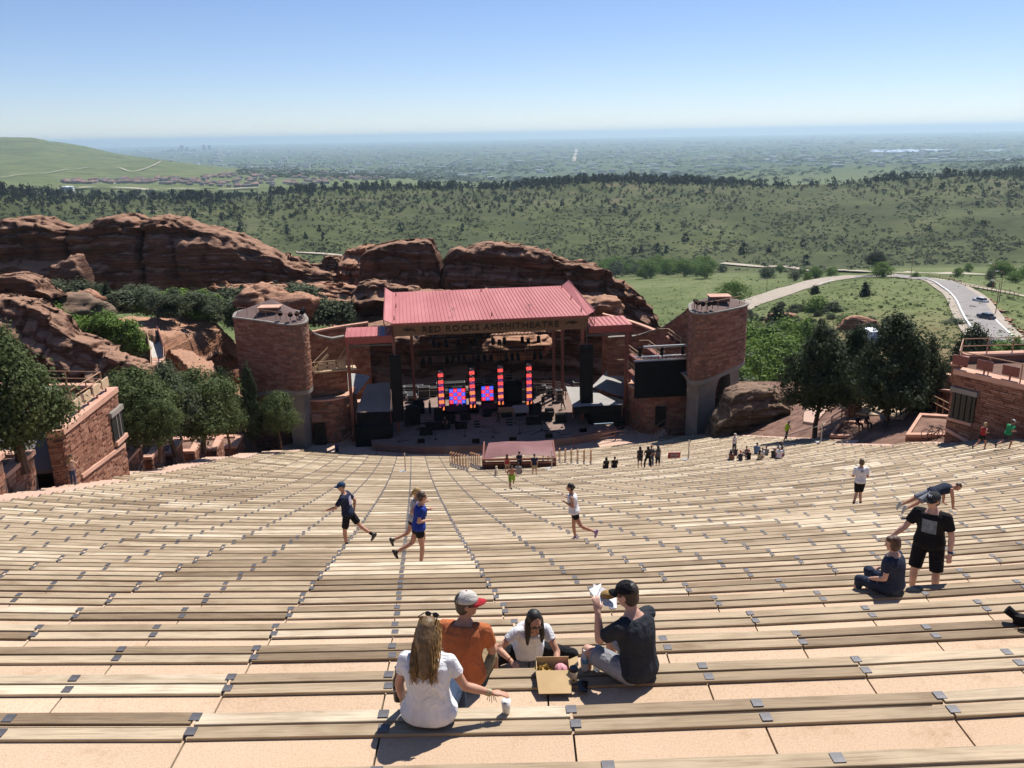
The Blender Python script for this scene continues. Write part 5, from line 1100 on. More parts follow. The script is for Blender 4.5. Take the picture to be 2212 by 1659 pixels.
def hoop(x, y, z, label, i):
    t = thing('barrier_hoop', label, 'barrier', (x, y, z), 'hooped barriers beside the mixing platform')
    d = Vector((.12, .5, -.0)); b = MB(); a = Vector((x, y, z)); c = a + d
    b.cyl(a, a + Vector((0, 0, 1.15)), .032, None, 6); b.cyl(c, c + Vector((0, 0, 1.05)), .032, None, 6); b.cyl(a + Vector((0, 0, 1.15)), c + Vector((0, 0, 1.1)), .032, None, 6)
    obj('hoop', b, HOOP, t); obj('foot', MB().box((a + c) / 2 + Vector((0, 0, .03)), (.15, .7, .06)), PLATE, t)
for i in range(7):
    y = 61.2 + i * 1.15; kk = ground_k(x0 - 1.6, y); hoop(x0 - 1.2 - .30 * i, y, rowZ(kk) + .02, 'orange metal hoop left of the mixing platform, %s from the front of the outer line' % ORD[i], i)
for i in range(5):
    y = 62.4 + i * 1.15; kk = ground_k(x0 - .5, y); hoop(x0 - .35 - .22 * i, y, rowZ(kk) + .02, 'orange metal hoop right against the left side of the mixing platform, %s from the front' % ORD[i], i)
for i in range(9):
    y = 61.6 + i * 1.15; xx = x1 + 2.6 - .42 * i; kk = ground_k(xx, y); hoop(xx, y, rowZ(kk) + .02, 'orange metal hoop right of the mixing platform, %s from the front' % ORD[i], i)
def rope_post(x, y, label):
    z = rowZ(ground_k(x, y)); t = thing('rope_post', label, 'post', (x, y, z), 'pale posts standing on the seats')
    obj('pole', MB().cyl((x, y, z), (x, y, z + 1.5), .045, None, 6), PALE2, t); obj('base', MB().box((x - .2, y - .1, z + .03), (.5, .35, .06)), PALE, t)
PALE2 = mat('pale_post', (.55, .50, .40), .6)
def on_seat(px, py, dy=0):
    r = ray(px, py); pv = None
    for i in range(0, 760):
        k = -3 + i * .1; p = r * (rowZ(k) / r.z); f = p.y - rowY(k, p.x)
        if pv is not None and pv * f <= 0: return p, k
        pv = f
    return p, k
for px, py, lab in [(876, 1018, 'pale thin post standing on the seats left of the mixing platform'), (1192, 1012, 'pale thin post at the right front corner of the mixing platform'), (1487, 992, 'pale thin post beside the small red sign'), (1773, 955, 'pale post holding the rope near the yellow-vested worker')]:
    p, k = on_seat(px, py); rope_post(p.x, p.y, lab)
p, k = on_seat(1456, 990)
t = thing('warning_sign', 'small red sign lying against the seats', 'sign', p); SIGNR = mat('red_sign', (.32, .05, .05), .5)
obj('board', MB().box(p + Vector((0, 0, .25)), (.95, .05, .6), (1, 0, 0), (0, .94, .34), (0, -.34, .94)), SIGNR, t)
for i in range(3): obj('text_line', MB().box(p + Vector((0, -.045 - .02 + .04 * i * 0, .12 + .13 * i)) + Vector((0, -.03 + -.0 * i, 0)), (.6, .02, .04), (1, 0, 0), (0, .94, .34), (0, -.34, .94)), mat('white_sign_text', (.7, .65, .62), .6), t)

# ---------------------------------------------------------------- left flank: side steps, planters, stone building
ls = MB()
for k in range(18, 68):
    ns = row_span(k)
    if not ns: continue
    xe = colX(ns[0], k) ; z = rowZ(k) - .12
    for h in (0, 1):
        y0 = rowY(k - 1, xe) + .1 + h * .57; ls.box((xe - .95, y0 + .29, z - .5 + (.22 if h == 0 else 0)), (1.8, .6, 1.2))
struct('side_steps', ls, PAVING, 'pink concrete steps running down the left side of the seats')
rs_ = MB()
for k in range(22, 68):
    ns = row_span(k)
    if not ns: continue
    xe = colX(ns[-1], k); z = rowZ(k) - .12
    for h in (0, 1):
        y0 = rowY(k - 1, xe) + .1 + h * .57; rs_.box((xe + 1.0, y0 + .29, z - .5 + (.22 if h == 0 else 0)), (2.0, .6, 1.2))
struct('side_steps', rs_, PAVING, 'pink concrete steps running down the right side of the seats')
def planter(xr, y0, y1, xl, z, label, drop=2.2, seed=0, skew=-.12, side=1):
    """stone-walled planter with coping and bare soil; xr is the edge next to the steps"""
    dx = skew * (y1 - y0); P = [(xl, y0), (xr, y0), (xr + dx, y1), (xl + dx, y1)] if side > 0 else [(xr, y0), (xl, y0), (xl + dx, y1), (xr + dx, y1)]
    t = thing('planter', label, 'planter', (xr, y0, z - drop), 'stone planters beside the steps')
    obj('wall_core', MB().prism(P, z - drop, z - .02), MORTAR, t)
    st = MB(); stones(st, P + [P[0]], z - drop, z - .02, .24, .35, .95, .06, seed); tag(obj('stones', st, STONE, t), None, None, None, 'stuff')
    b = MB(); Q = [Vector(p) for p in P]; c = sum(Q, Vector((0, 0))) / 4
    I = [q + Vector((math.copysign(.5, c.x - q.x), math.copysign(.5, c.y - q.y))) for q in Q]; O = [q - Vector((math.copysign(.1, c.x - q.x), math.copysign(.1, c.y - q.y))) for q in Q]
    for i in range(4):
        j = (i + 1) % 4; A = [O[i], O[j], I[j], I[i]]; b.hexa([(q.x, q.y, z) for q in A], [(q.x, q.y, z + .22) for q in A])
    obj('coping', b, COPING, t); obj('soil', MB().prism([(q.x, q.y) for q in I], z - .1, z + .06), DIRT, t)
    return t
xb = lambda y: float(np.interp(y, [28, 39, 50, 65, 77, 86], [-19.5, -22.6, -24.6, -26.0, -25.6, -24.4])) - 1.15
for i, y in enumerate([32.0, 36.4]):
    kk = ground_k(xb(y), y); planter(xb(y) - .3, y, y + 3.0, xb(y) - 8.5, rowZ(kk) + .45, 'stone planter with pink coping left of the photographing woman, %s of two' % ['nearer', 'farther'][i], seed=60 + i)
for i, y in enumerate([49.8, 54.4, 59.0, 63.6, 68.2, 72.8, 77.6]):
    kk = ground_k(xb(y), y); planter(xb(y) - .2, y, y + 3.3, xb(y) - 7.5, rowZ(kk) + .2, 'stone planter with pink coping below the junipers, %s down from the left building' % ORD[i], seed=70 + i)
LP = [(xb(y) - 1.5) for y in (28, 90)]
lg_ = MB(); 
for i in range(20):
    ya, yb = 26 + i * 3.2, 29.2 + i * 3.2
    za, zb = rowZ(ground_k(xb(ya), ya)) - .9, rowZ(ground_k(xb(yb), yb)) - .9
    lg_.hexa([(xb(ya) - 22, ya, za - 3), (xb(ya) + .2, ya, za - 3), (xb(yb) + .2, yb, zb - 3), (xb(yb) - 22, yb, zb - 3)], [(xb(ya) - 22, ya, za), (xb(ya) + .2, ya, za), (xb(yb) + .2, yb, zb), (xb(yb) - 22, yb, zb)])
struct('left_bank', lg_, DIRT, 'bare red ground under the left junipers')
# paved path with rails behind the left junipers
struct('path', MB().hexa([(-36, 52, -23.4), (-32.5, 52, -23.4), (-35, 92, -33.2), (-39, 92, -33.2)], [(-36, 52, -22.5), (-32.5, 52, -22.5), (-35, 92, -32.3), (-39, 92, -32.3)]), CONC, 'pale path behind the left junipers')
railing('tan railing along the path behind the left junipers', [Vector((-32.3, 52, -22.4)), Vector((-33.6, 66, -25.9)), Vector((-34.4, 78, -28.8))], 1.0, 2, 2.2, .04)

# left stone building
LB = thing('stone_building', 'red stone building with roof terrace on the left beside the steps', 'building', (-23.2, 41, -17.5))
zt = -14.15; A_ = Vector((-22.75, 40.6)); B_ = Vector((-23.35, 48.2)); C_ = Vector((-33.0, 49.2)); D_ = Vector((-33.0, 40.0)); N_ = Vector((-23.4, 40.3))
zf = lambda t: -17.6 - 2.6 * t
core = [(N_.x, N_.y), (A_.x - .05, A_.y), (B_.x - .05, B_.y), (C_.x, C_.y), (C_.x, 44.5), (-25.5, 44.2)]
obj('building_core', MB().prism(core, -22.5, zt - .02), MORTAR, LB)
def in_window(s, z): return False
st = MB(); stones(st, [N_, A_, B_], lambda t: -21.5, zt, .135, .22, .75, .07, 90); stones(st, [B_, C_], -22, zt, .2, .35, 1.0, .08, 91); tag(obj('stones', st, STONE, LB), None, None, None, 'stuff')
b = MB()
for p, q in ((N_, A_), (A_, B_)):
    d = (q - p).normalized(); nn = Vector((d.y, -d.x)); A4 = [p + nn * .12, q + nn * .12, q - nn * .75, p - nn * .75]; b.hexa([(v.x, v.y, zt) for v in A4], [(v.x, v.y, zt + .3) for v in A4])
obj('coping', b, COPING, LB)
# sloped string course, corner window with lintel and sill
d = (B_ - A_).normalized(); nn = Vector((d.y, -d.x, 0)); d3 = Vector((d.x, d.y, 0)); A3 = Vector((A_.x, A_.y, 0)); B3 = Vector((B_.x, B_.y, 0))
obj('string_course', MB().bar(A3 + d3 * 1.2 + nn * .07 + Vector((0, 0, -16.9)), B3 - d3 * .2 + nn * .07 + Vector((0, 0, -17.4)), .14, .22), COPING, LB)
obj('window_pane', MB().box(B3 - d3 * .85 + Vector((0, 0, -16.0)) + nn * .05, (1.6, .16, 1.5), d3, -nn), mat('dark_window', (.03, .035, .03), .2), LB)
obj('window_lintel', MB().box(B3 - d3 * .8 + Vector((0, 0, -15.1)) + nn * .06, (1.9, .3, .3), d3, -nn), GREYCON, LB); obj('window_sill', MB().box(B3 - d3 * .7 + Vector((0, 0, -16.9)) + nn * .06, (1.7, .34, .25), d3, -nn), COPING, LB)
for i in range(2): obj('window_bar', MB().box(B3 - d3 * (.5 + .5 * i) + Vector((0, 0, -16.0)) + nn * .14, (.06, .06, 1.5), d3, -nn), GREYCON, LB)
for i, f in enumerate((.22, .52, .88)): obj('step_light', MB().box(A3.lerp(B3, f) + nn * .09 + Vector((0, 0, -18.2 - 2.4 * f + .9)), (.32, .1, .22), d3, -nn), PALE2, LB)
# roof terrace
obj('terrace_floor', MB().prism([(-24.3, 44.6), (-24.1, 48.0), (-32.6, 48.8), (-32.8, 44.8)], zt - .4, zt - .3), PAVING, LB)
for (a, c, z1) in (((-24.2, 48.3), (-32.9, 49.1), zt + .35), ((-32.9, 49.1), (-33.0, 44.4), zt + .35), ((-33.0, 44.4), (-24.4, 44.0), zt + .2)):
    a = Vector((*a, 0)); c = Vector((*c, 0)); obj('parapet', MB().bar(a + Vector((0, 0, zt - .3)), c + Vector((0, 0, zt - .3)), .35, 1.2), STONE, LB); obj('coping', MB().bar(a + Vector((0, 0, z1)), c + Vector((0, 0, z1)), .5, .16), COPING, LB)
obj('roof_slope', MB().hexa([(-33, 40.2, -16.6), (-23.6, 40.6, -16.2), (-25.0, 44.0, -14.6), (-33, 44.2, -14.6)], [(-33, 40.2, -16.4), (-23.6, 40.6, -16.0), (-25.0, 44.0, -14.4), (-33, 44.2, -14.4)]), mat('grey_roofing', (.16, .145, .135), .9), LB)
obj('recess_shade', MB().box((-28.4, 42.6, -18.6), (9.0, .4, 6.0)), DOOR_SHADE, LB)  # black box added in place of the shade under the roof slope
obj('roof_tank', MB().box((-27.6, 47.4, zt + .1), (2.2, .8, .8)), m_vary('pale_green_box', (.36, .38, .34), (.42, .44, .40), .7), LB)
for i in range(4):                                     # tan shields on the parapet
    f = .36 + .17 * i; p = A3.lerp(B3, f) - nn * .2 + Vector((0, 0, zt + .3)); obj('shield', MB().box(p + Vector((0, 0, .5)), (.95, .08, .55), d3, -nn), TANP, LB); obj('shield_post', MB().bar(p, p + Vector((0, 0, .5)), .07), STEEL, LB)
obj('roof_flue', MB().cyl((-23.1, 41.0, zt + .3), (-23.25, 41.1, zt + 1.1), .12, .10, 8), mat('galvanised_flue', (.5, .5, .52), .35, .8), LB)
railing('tan railing round the roof terrace of the left building', [Vector((-24.0, 44.3, zt + .3)), Vector((-24.1, 48.1, zt + .3)), Vector((-28.5, 48.7, zt + .3)), Vector((-32.9, 49.0, zt + .3))], .95, 2, 1.5, .035)
railing('low tan railing across the roof terrace of the left building', [Vector((-25.2, 44.3, zt - .3)), Vector((-32.6, 44.6, zt - .3))], 1.0, 2, 1.6, .035)

# right stone building
RB = thing('stone_building', 'dark red stone building with roof terrace at the right edge of the picture', 'building', (27, 45, -18))
zt2 = -13.8; E_ = Vector((25.75, 47.6)); F_ = Vector((31.5, 38.6)); obj('building_core', MB().prism([(E_.x + .05, E_.y), (F_.x + .05, F_.y), (41, 40), (41, 50.0), (27.5, 50.4)], -23, zt2 - .02), MORTAR, RB)
d = (F_ - E_).normalized(); d3 = Vector((d.x, d.y, 0)); nn = Vector((-d.y, d.x, 0)) * -1; E3 = Vector((E_.x, E_.y, 0)); F3 = Vector((F_.x, F_.y, 0))
st = MB(); stones(st, [F_, E_][::-1], -22, zt2, .14, .3, .95, .06, 94); stones(st, [Vector((27.5, 50.4)), E_], -22, zt2, .2, .4, 1.2, .07, 95); tag(obj('stones', st, STONE, RB), None, None, None, 'stuff')
nn = Vector((d.y, -d.x, 0))
b = MB(); A4 = [E_ + nn.xy * .12, F_ + nn.xy * .12, F_ - nn.xy * .7, E_ - nn.xy * .7]; b.hexa([(v.x, v.y, zt2) for v in A4], [(v.x, v.y, zt2 + .3) for v in A4]); obj('coping', b, COPING, RB)
obj('window_pane', MB().box(E3 + d3 * .85 + Vector((0, 0, -15.6)) + nn * .06, (1.35, .2, 1.55), d3, -nn), mat('dark_window_right', (.02, .022, .02), .25), RB)
obj('window_lintel', MB().box(E3 + d3 * .8 + Vector((0, 0, -14.68)) + nn * .06, (1.6, .3, .28), d3, -nn), GREYCON, RB); obj('window_sill', MB().box(E3 + d3 * .75 + Vector((0, 0, -16.5)) + nn * .06, (1.5, .3, .18), d3, -nn), COPING, RB)
for i in range(4): obj('window_bar', MB().box(E3 + d3 * (.35 + .33 * i) + Vector((0, 0, -15.6)) + nn * .17, (.05, .04, 1.55), d3, -nn), BLACK, RB)
obj('string_course', MB().bar(E3 + nn * .07 + Vector((0, 0, -17.2)), E3 + d3 * 3 + nn * .07 + Vector((0, 0, -18.0)), .14, .2), COPING, RB)
obj('terrace_floor', MB().prism([(26.6, 48.2), (31, 41.3), (36, 44), (33, 50.5)], zt2 - .3, zt2 - .2), PAVING, RB)
for a, c in (((27.6, 50.2), (35.5, 50.6)), ((30.2, 46.0), (36.5, 49.0)), ((31.8, 43.2), (37.5, 46.0)), ((27.3, 49.6), (25.9, 47.8))):
    a = Vector((*a, 0)); c = Vector((*c, 0)); obj('parapet', MB().bar(a + Vector((0, 0, zt2 - .1)), c + Vector((0, 0, zt2 - .1)), .4, 1.0), STONE, RB); obj('coping', MB().bar(a + Vector((0, 0, zt2 + .45)), c + Vector((0, 0, zt2 + .45)), .6, .14), COPING, RB)
for i, f in enumerate((.02, .2, .38, .55)):
    p = E3 + d3 * (f * 8) - nn * .2 + Vector((0, 0, zt2 + .3)); obj('shield', MB().box(p + Vector((0, 0, .5)), (.9, .08, .55), d3, -nn), STEEL, RB); obj('shield_post', MB().bar(p, p + Vector((0, 0, .5)), .07), STEEL, RB)
railing('tan railing round the roof terrace of the right building', [E3 - nn * .3 + Vector((0, 0, zt2 + .3)), Vector((27.5, 50.3, zt2 + .4)), Vector((35.5, 50.7, zt2 + .4))], 1.0, 2, 1.6, .035)
railing('tan railing along the front edge of the right roof terrace', [E3 - nn * .3 + Vector((0, 0, zt2 + .3)), F3 - nn * .3 + Vector((0, 0, zt2 + .3))], 1.0, 1, 1.6, .035)

# ---------------------------------------------------------------- right flank: terrace with planters, path and railings
xr = lambda y: float(np.interp(y, [43, 47, 52, 68, 80, 88], [30.2, 27.6, 25.6, 24.8, 23.8, 21.4])) + .6
def zbank(px, py): return float(np.interp(px, [1560, 1700, 1900, 2050, 2212], [-29.0, -25.2, -20.2, -18.2, -16.8])) - max(0, 958 - py) * .022
def on_bank(px, py, lift=0):
    p = atz(px, py, zbank(px, py)); p.z += lift; return p
rg = MB(); nx_, ny_ = 24, 10
V = [on_bank(1570 + 560 * i / nx_, 972 - 150 * j / ny_, -.12) for i in range(nx_ + 1) for j in range(ny_ + 1)]
rg.add(V, [(i * (ny_ + 1) + j, (i + 1) * (ny_ + 1) + j, (i + 1) * (ny_ + 1) + j + 1, i * (ny_ + 1) + j + 1) for i in range(nx_) for j in range(ny_)])
struct('right_bank', rg, DIRT, 'bare red ground under the right junipers')
plaza = MB(); Pz = [on_bank(*q) for q in [(1835, 893), (1950, 905), (1990, 862), (1935, 840), (1842, 850), (1800, 862)]]
plaza.prism([(p.x, p.y) for p in Pz], [p.z - .6 for p in Pz], [p.z + .12 for p in Pz]); struct('plaza', plaza, CONC, 'pale concrete plaza under the right junipers')
p_ = MB(); Pz = [on_bank(*q) for q in [(1735, 912), (1760, 916), (1800, 872), (1790, 850), (1740, 858)]]; p_.prism([(p.x, p.y) for p in Pz], [p.z - .6 for p in Pz], [p.z + .09 for p in Pz]); struct('path', p_, PAVING, 'pink path between boulder and right junipers')
def rplanter(pxs, h, label, seed):
    z_ = zbank(*pxs[0]); P = [atz(q[0], q[1], z_) for q in pxs]; z = z_ + h; t = thing('planter', label, 'planter', P[0], 'stone planters right of the seats'); Q = [(p.x, p.y) for p in P]
    ar = sum(Q[i][0] * Q[(i + 1) % len(Q)][1] - Q[(i + 1) % len(Q)][0] * Q[i][1] for i in range(len(Q)))
    if ar < 0: Q = Q[::-1]
    obj('wall_core', MB().prism(Q, min(p.z for p in P) - 1, z - .02), MORTAR, t); st = MB(); stones(st, Q + [Q[0]], min(p.z for p in P) - .8, z - .02, .22, .35, .9, .06, seed); tag(obj('stones', st, STONE, t), None, None, None, 'stuff')
    c = sum((Vector(q) for q in Q), Vector((0, 0))) / len(Q); I = [Vector(q).lerp(c, .16) for q in Q]; O = [Vector(q).lerp(c, -.03) for q in Q]; b = MB()
    for i in range(len(Q)):
        j = (i + 1) % len(Q); A = [O[i], O[j], I[j], I[i]]; b.hexa([(q.x, q.y, z) for q in A], [(q.x, q.y, z + .2) for q in A])
    obj('coping', b, COPING, t); obj('soil', MB().prism([(q.x, q.y) for q in I], z - .1, z + .05), DIRT, t)
rplanter([(1792, 958), (1870, 962), (1886, 930), (1815, 925)], .5, 'low stone planter in tree shade with people sitting behind it', 101)
rplanter([(1955, 962), (2040, 962), (2062, 920), (1985, 915)], .55, 'low stone planter with pale soil and bicycles beside the right building', 102)
wall('garden_wall', 'low stone wall with pink coping left of the right building window', 'wall', [(p.x, p.y) for p in (on_bank(1985, 868), on_bank(2060, 890))], [on_bank(1985, 868).z - .8, on_bank(2060, 890).z - .8], [on_bank(1985, 868).z + 1.0, on_bank(2060, 890).z + 1.4], .5, .2, 103)
wall('garden_wall', 'short stone wall with pink coping rising behind the right junipers', 'wall', [(p.x, p.y) for p in (on_bank(2010, 850), on_bank(2066, 872))], [on_bank(2010, 850).z - .8, on_bank(2066, 872).z - .8], [on_bank(2010, 850).z + 1.7, on_bank(2066, 872).z + 1.9], .5, .2, 104)
tpill = thing('stone_pillar', 'short stone pillar with coping beside the plaza steps', 'pillar', on_bank(1842, 893)); pp = on_bank(1842, 893)
st = MB(); sq = [(pp.x - .5, pp.y - .5), (pp.x + .5, pp.y - .5), (pp.x + .5, pp.y + .5), (pp.x - .5, pp.y + .5)]; stones(st, sq + [sq[0]], pp.z - .3, pp.z + 1.7, .22, .3, .7, .05, 105); tag(obj('stones', st, STONE, tpill), None, None, None, 'stuff'); obj('core', MB().prism(sq, pp.z - .3, pp.z + 1.7), MORTAR, tpill); obj('cap', MB().box((pp.x, pp.y, pp.z + 1.8), (1.25, 1.25, .2)), COPING, tpill)
railing('tan railing round the shaded terrace under the right junipers', [on_bank(1842, 900), on_bank(1885, 884), on_bank(1935, 905)], 1.1, 3, 1.5, .045)
railing('tan railing of the steps left of the plaza', [on_bank(1795, 925), on_bank(1838, 898)], 1.0, 2, 1.4, .045)
railing('tan ramp railing below the garden walls', [on_bank(1965, 880), on_bank(2000, 878), on_bank(2048, 905)], 1.1, 2, 1.5, .04)
rp0 = on_seat(1773, 955)[0] + Vector((0, 0, 1.35)); rp1 = on_bank(1800, 935) + Vector((0, 0, 1.2)); rp2 = on_seat(1690, 950)[0] + Vector((0, 0, .3))
rope = MB(); rope.cyl(rp2, rp0, .03, None, 5); rope.cyl(rp0, rp1, .03, None, 5); tag(obj('rope', rope, PALE2), 'pale rope sloping down from the post behind the yellow-vested worker', 'rope')
# left walkway with steps up among the rocks
wk = thing('walkway', 'pale concrete walkway with steps climbing between the left rocks', 'walkway', aty(325, 830, 78)); WHC = m_noise('pale_concrete', [(.3, (.46, .42, .37)), (.7, (.56, .52, .46))], .7, 5, .9)
a0, a1, a2, a3 = aty(318, 726, 97), aty(341, 726, 97), aty(356, 770, 90), aty(328, 772, 90)
obj('ramp', MB().hexa([p - Vector((0, 0, .4)) for p in (a3, a2, a1, a0)], [a3, a2, a1, a0]), WHC, wk)
c0, c1 = aty(329, 826, 82), aty(358, 824, 82)
for i in range(14):
    f = i / 14; g_ = (i + 1) / 14; z = a3.z + (c0.z - a3.z) * f; p = a3.lerp(c0, f); q = a2.lerp(c1, f); r_ = a2.lerp(c1, g_); s_ = a3.lerp(c0, g_)
    A = [s_, r_, q, p]; obj('step', MB().hexa([Vector((v.x, v.y, z - .6)) for v in A], [Vector((v.x, v.y, z)) for v in A]), COPING if i % 2 else PAVING, wk)
for L, R_ in (((a0, a3), 0), ((a1, a2), 1)):
    pass
obj('handrail', MB().bar(a0 + Vector((0, 0, 1)), a3 + Vector((0, 0, 1)), .08), RAIL, wk); obj('handrail', MB().bar(a3 + Vector((0, 0, 1)), c0 + Vector((0, 0, 1)), .08), RAIL, wk)
obj('fence_panel', MB().hexa([a1, a2, a2 + Vector((.1, 0, 0)), a1 + Vector((.1, 0, 0))], [p + Vector((0, 0, 1.2)) for p in (a1, a2, a2 + Vector((.1, 0, 0)), a1 + Vector((.1, 0, 0)))]), STEEL, wk)
obj('handrail', MB().bar(a2 + Vector((0, 0, 1.1)), c1 + Vector((0, 0, 1.1)), .08), RAIL, wk)
lp_ = aty(290, 742, 96); lmp = thing('lamp_post', 'thin dark lamp post with two heads above the left walkway', 'lamp', lp_ + Vector((0, 0, -3))); obj('pole', MB().cyl(lp_ + Vector((0, 0, -3)), lp_ + Vector((0, 0, 2.0)), .06, None, 6), STEEL, lmp)
for s in (-1, 1): obj('lamp_head', MB().box(lp_ + Vector((s * .45, 0, 2.05)), (.6, .4, .2)), STEEL, lmp)
tag(obj('bench_slats', MB(), WOOD), None) if False else None

# ---------------------------------------------------------------- vegetation
def leaf_quads(C, size, rs, jit=.4, up=0.0, asp=.6, N=None):
    n = len(C); nn = rs.normal(size=(n, 3)) * .55; nn[:, 2] += up
    nn = nn + N if N is not None else rs.normal(size=(n, 3)); nn /= np.linalg.norm(nn, axis=1)[:, None] + 1e-9
    d = np.cross(nn, rs.normal(size=(n, 3))); d /= np.linalg.norm(d, axis=1)[:, None] + 1e-9; e = np.cross(nn, d)
    s = size * (1 + jit * rs.uniform(-1, 1, n))[:, None]
    a = d * s * .5; b = e * s * .5 * asp
    V = np.stack([C - a - b * .5, C + a * .1 - b, C + a, C + a * .1 + b], 1).reshape(-1, 3)
    return V, np.arange(n * 4).reshape(-1, 4)
def clumps(shape, n_cl, per, r_cl, rs, shell=.75):
    """leaf centres in clumps through the crown; shape(t) gives the crown radius at share t of its height"""
    out = []
    t = rs.uniform(0, 1, n_cl * 3); w = np.array([shape(x) for x in t]); keep = rs.uniform(0, w.max(), len(t)) < w; t = t[keep][:n_cl]
    for x in t:
        R = shape(x); a = rs.uniform(0, 2 * math.pi); rad = R * (shell + (1 - shell) * rs.uniform()) * (1 if rs.uniform() < .8 else rs.uniform(.2, .9))
        c = np.array([math.cos(a) * rad, math.sin(a) * rad, x]); rc = r_cl * rs.uniform(.6, 1.4)
        p = rs.normal(size=(per, 3)) * .5; p[:, 2] *= .8; out.append((c, p, rc))
    return out
def crown_mesh(name, H, shape, n_cl, per, r_cl, size, seed, shell=.72, up=.3, wob=.4):
    rs = np.random.RandomState(seed); C = []; Nn = []
    ph = rs.uniform(0, 6.28, 4)
    for c, p, rc in clumps(shape, n_cl, per, r_cl, rs, shell):
        a = math.atan2(c[1], c[0]); f = 1 + wob * (math.sin(2 * a + ph[0] + 5 * c[2]) + .6 * math.sin(5 * a + ph[1] - 9 * c[2])) * .6
        q = np.array([c[0] * f, c[1] * f, c[2] * H]); C.append(q + p * rc); r0 = np.array([c[0], c[1], .15]); Nn.append(p / (np.linalg.norm(p, axis=1)[:, None] + 1e-6) + .7 * r0 / (np.linalg.norm(r0) + 1e-6))
    C = np.concatenate(C); V, Fq = leaf_quads(C, size, rs, .5, up, .62, np.concatenate(Nn))
    return np_mesh(name, V, Fq)
LEAFJ = m_leaf('juniper_leaves', (.040, .060, .020), (.085, .112, .038), (.150, .178, .066))
LEAFD = m_leaf('dark_juniper_leaves', (.020, .030, .014), (.040, .055, .024), (.075, .092, .042))
LEAFG = m_leaf('bright_green_leaves', (.065, .115, .018), (.125, .205, .036), (.20, .29, .07))
LEAFS = m_leaf('grey_green_leaves', (.050, .066, .034), (.088, .108, .056), (.13, .15, .085))
LEAFF = m_leaf('far_conifer_leaves', (.010, .016, .010), (.020, .030, .017), (.036, .048, .026))
LEAFM = m_leaf('far_scrub_leaves', (.028, .038, .016), (.048, .062, .025), (.08, .098, .04))
BARK = m_noise('reddish_bark', [(.3, (.07, .04, .026)), (.7, (.17, .105, .07))], 2.5, 6, .95, .6, .05, (1, 1, .25))
def ellip(t0, e=1.0): return lambda t: max(0.0, math.sin(math.pi * min(1, max(0, t)) ** t0)) ** e
def jun_shape(t): return .5 * (min(1, t / .2) ** .6) * (1 - max(0, (t - .12) / .88) ** 1.25) ** .85 + .015
def round_shape(t): return .5 * math.sqrt(max(0, 1 - (2 * t - .9) ** 2 / 1.25)) if t < 1 else 0
def spire_shape(t): return .5 * (min(1, t / .15)) * (1 - t) ** .8
# unit crowns: height 1 (base of leaves at 0), width about 1; scaled per tree
CROWN = {}
def crown_unit(kind, seed):
    k = (kind, seed)
    if k in CROWN: return CROWN[k]
    if kind == 'juniper': me = crown_mesh('juniper_crown', 1, jun_shape, 330, 60, .11, .036, seed, .6)
    elif kind == 'round': me = crown_mesh('round_crown', 1, round_shape, 300, 60, .125, .038, seed, .6)
    elif kind == 'spire': me = crown_mesh('spire_crown', 1, spire_shape, 200, 40, .10, .05, seed, .55)
    elif kind == 'loose': me = crown_mesh('loose_crown', 1, round_shape, 110, 40, .16, .055, seed, .5, .1, .4)
    elif kind == 'shrub': me = crown_mesh('shrub_leaves', 1, lambda t: .5 * math.sqrt(max(0, 1 - t * t)), 80, 26, .26, .11, seed, .65, .5)
    CROWN[k] = me; return me
def trunk_mesh(h, r, seed, limbs=4, spread=.5):
    rr = random.Random(seed); b = MB(); p = Vector((0, 0, -.3)); d = Vector((rr.uniform(-.12, .12), rr.uniform(-.12, .12), 1)); n = 4
    for i in range(n):
        q = p + d * (h + .3) / n; b.cyl(p, q, r * (1 - .12 * i), r * (1 - .12 * (i + 1)), 8, cap=False); p = q; d = d + Vector((rr.uniform(-.18, .18), rr.uniform(-.18, .18), 0))
    for k in range(limbs):
        a = 2 * math.pi * (k + rr.uniform(-.3, .3)) / limbs; s = Vector((0, 0, h * rr.uniform(.45, .95))); e = s + Vector((math.cos(a) * spread, math.sin(a) * spread, h * .55)); m_ = s.lerp(e, .5) + Vector((0, 0, -.1 * h))
        b.cyl(s, m_, r * .5, r * .35, 6, cap=False); b.cyl(m_, e, r * .35, r * .15, 6, cap=False)
    return b.mesh('trunk')
def tree(name, label, base, H, W, kind, seed, leaf, th, tr=.22, cat='tree', group=None, limbs=4):
    """base: ground point; H total height, W crown width, th bare trunk height"""
    t = thing(name, label, cat, base, group); base = Vector(base)
    me = crown_unit(kind, seed)
    o = bpy.data.objects.new('crown', me); COL.objects.link(o); o.parent = t; o.location = (0, 0, th); o.scale = (W, W, H - th); o.rotation_euler = (0, 0, seed * 1.7)
    if not me.materials: me.materials.append(leaf)
    o.material_slots[0].link = 'OBJECT'; o.material_slots[0].material = leaf
    tm = trunk_mesh(th + (H - th) * .3, tr, seed, limbs, W * .28); tm.materials.append(BARK); k = bpy.data.objects.new('trunk', tm); COL.objects.link(k); k.parent = t
    return t
def tree_px(name, label, px, pyb, Y, pytop, wpx, kind, seed, leaf, thf=.22, tr=.2, group=None, z=None):
    b = aty(px, pyb, Y); tp = aty(px, pytop, Y); H = (tp.z - b.z); W = wpx / 1838.0 * (Y * math.cos(CP) - b.z * math.sin(CP))
    return tree(name, label, b, H, W, kind, seed, leaf, H * thf, tr, 'tree', group)
JG = 'junipers beside the seats'
tree_px('juniper_tree', 'big dense juniper at the left edge in front of the rocks', 50, 1010, 38, 708, 205, 'juniper', 1, LEAFJ, .2, .28, JG)
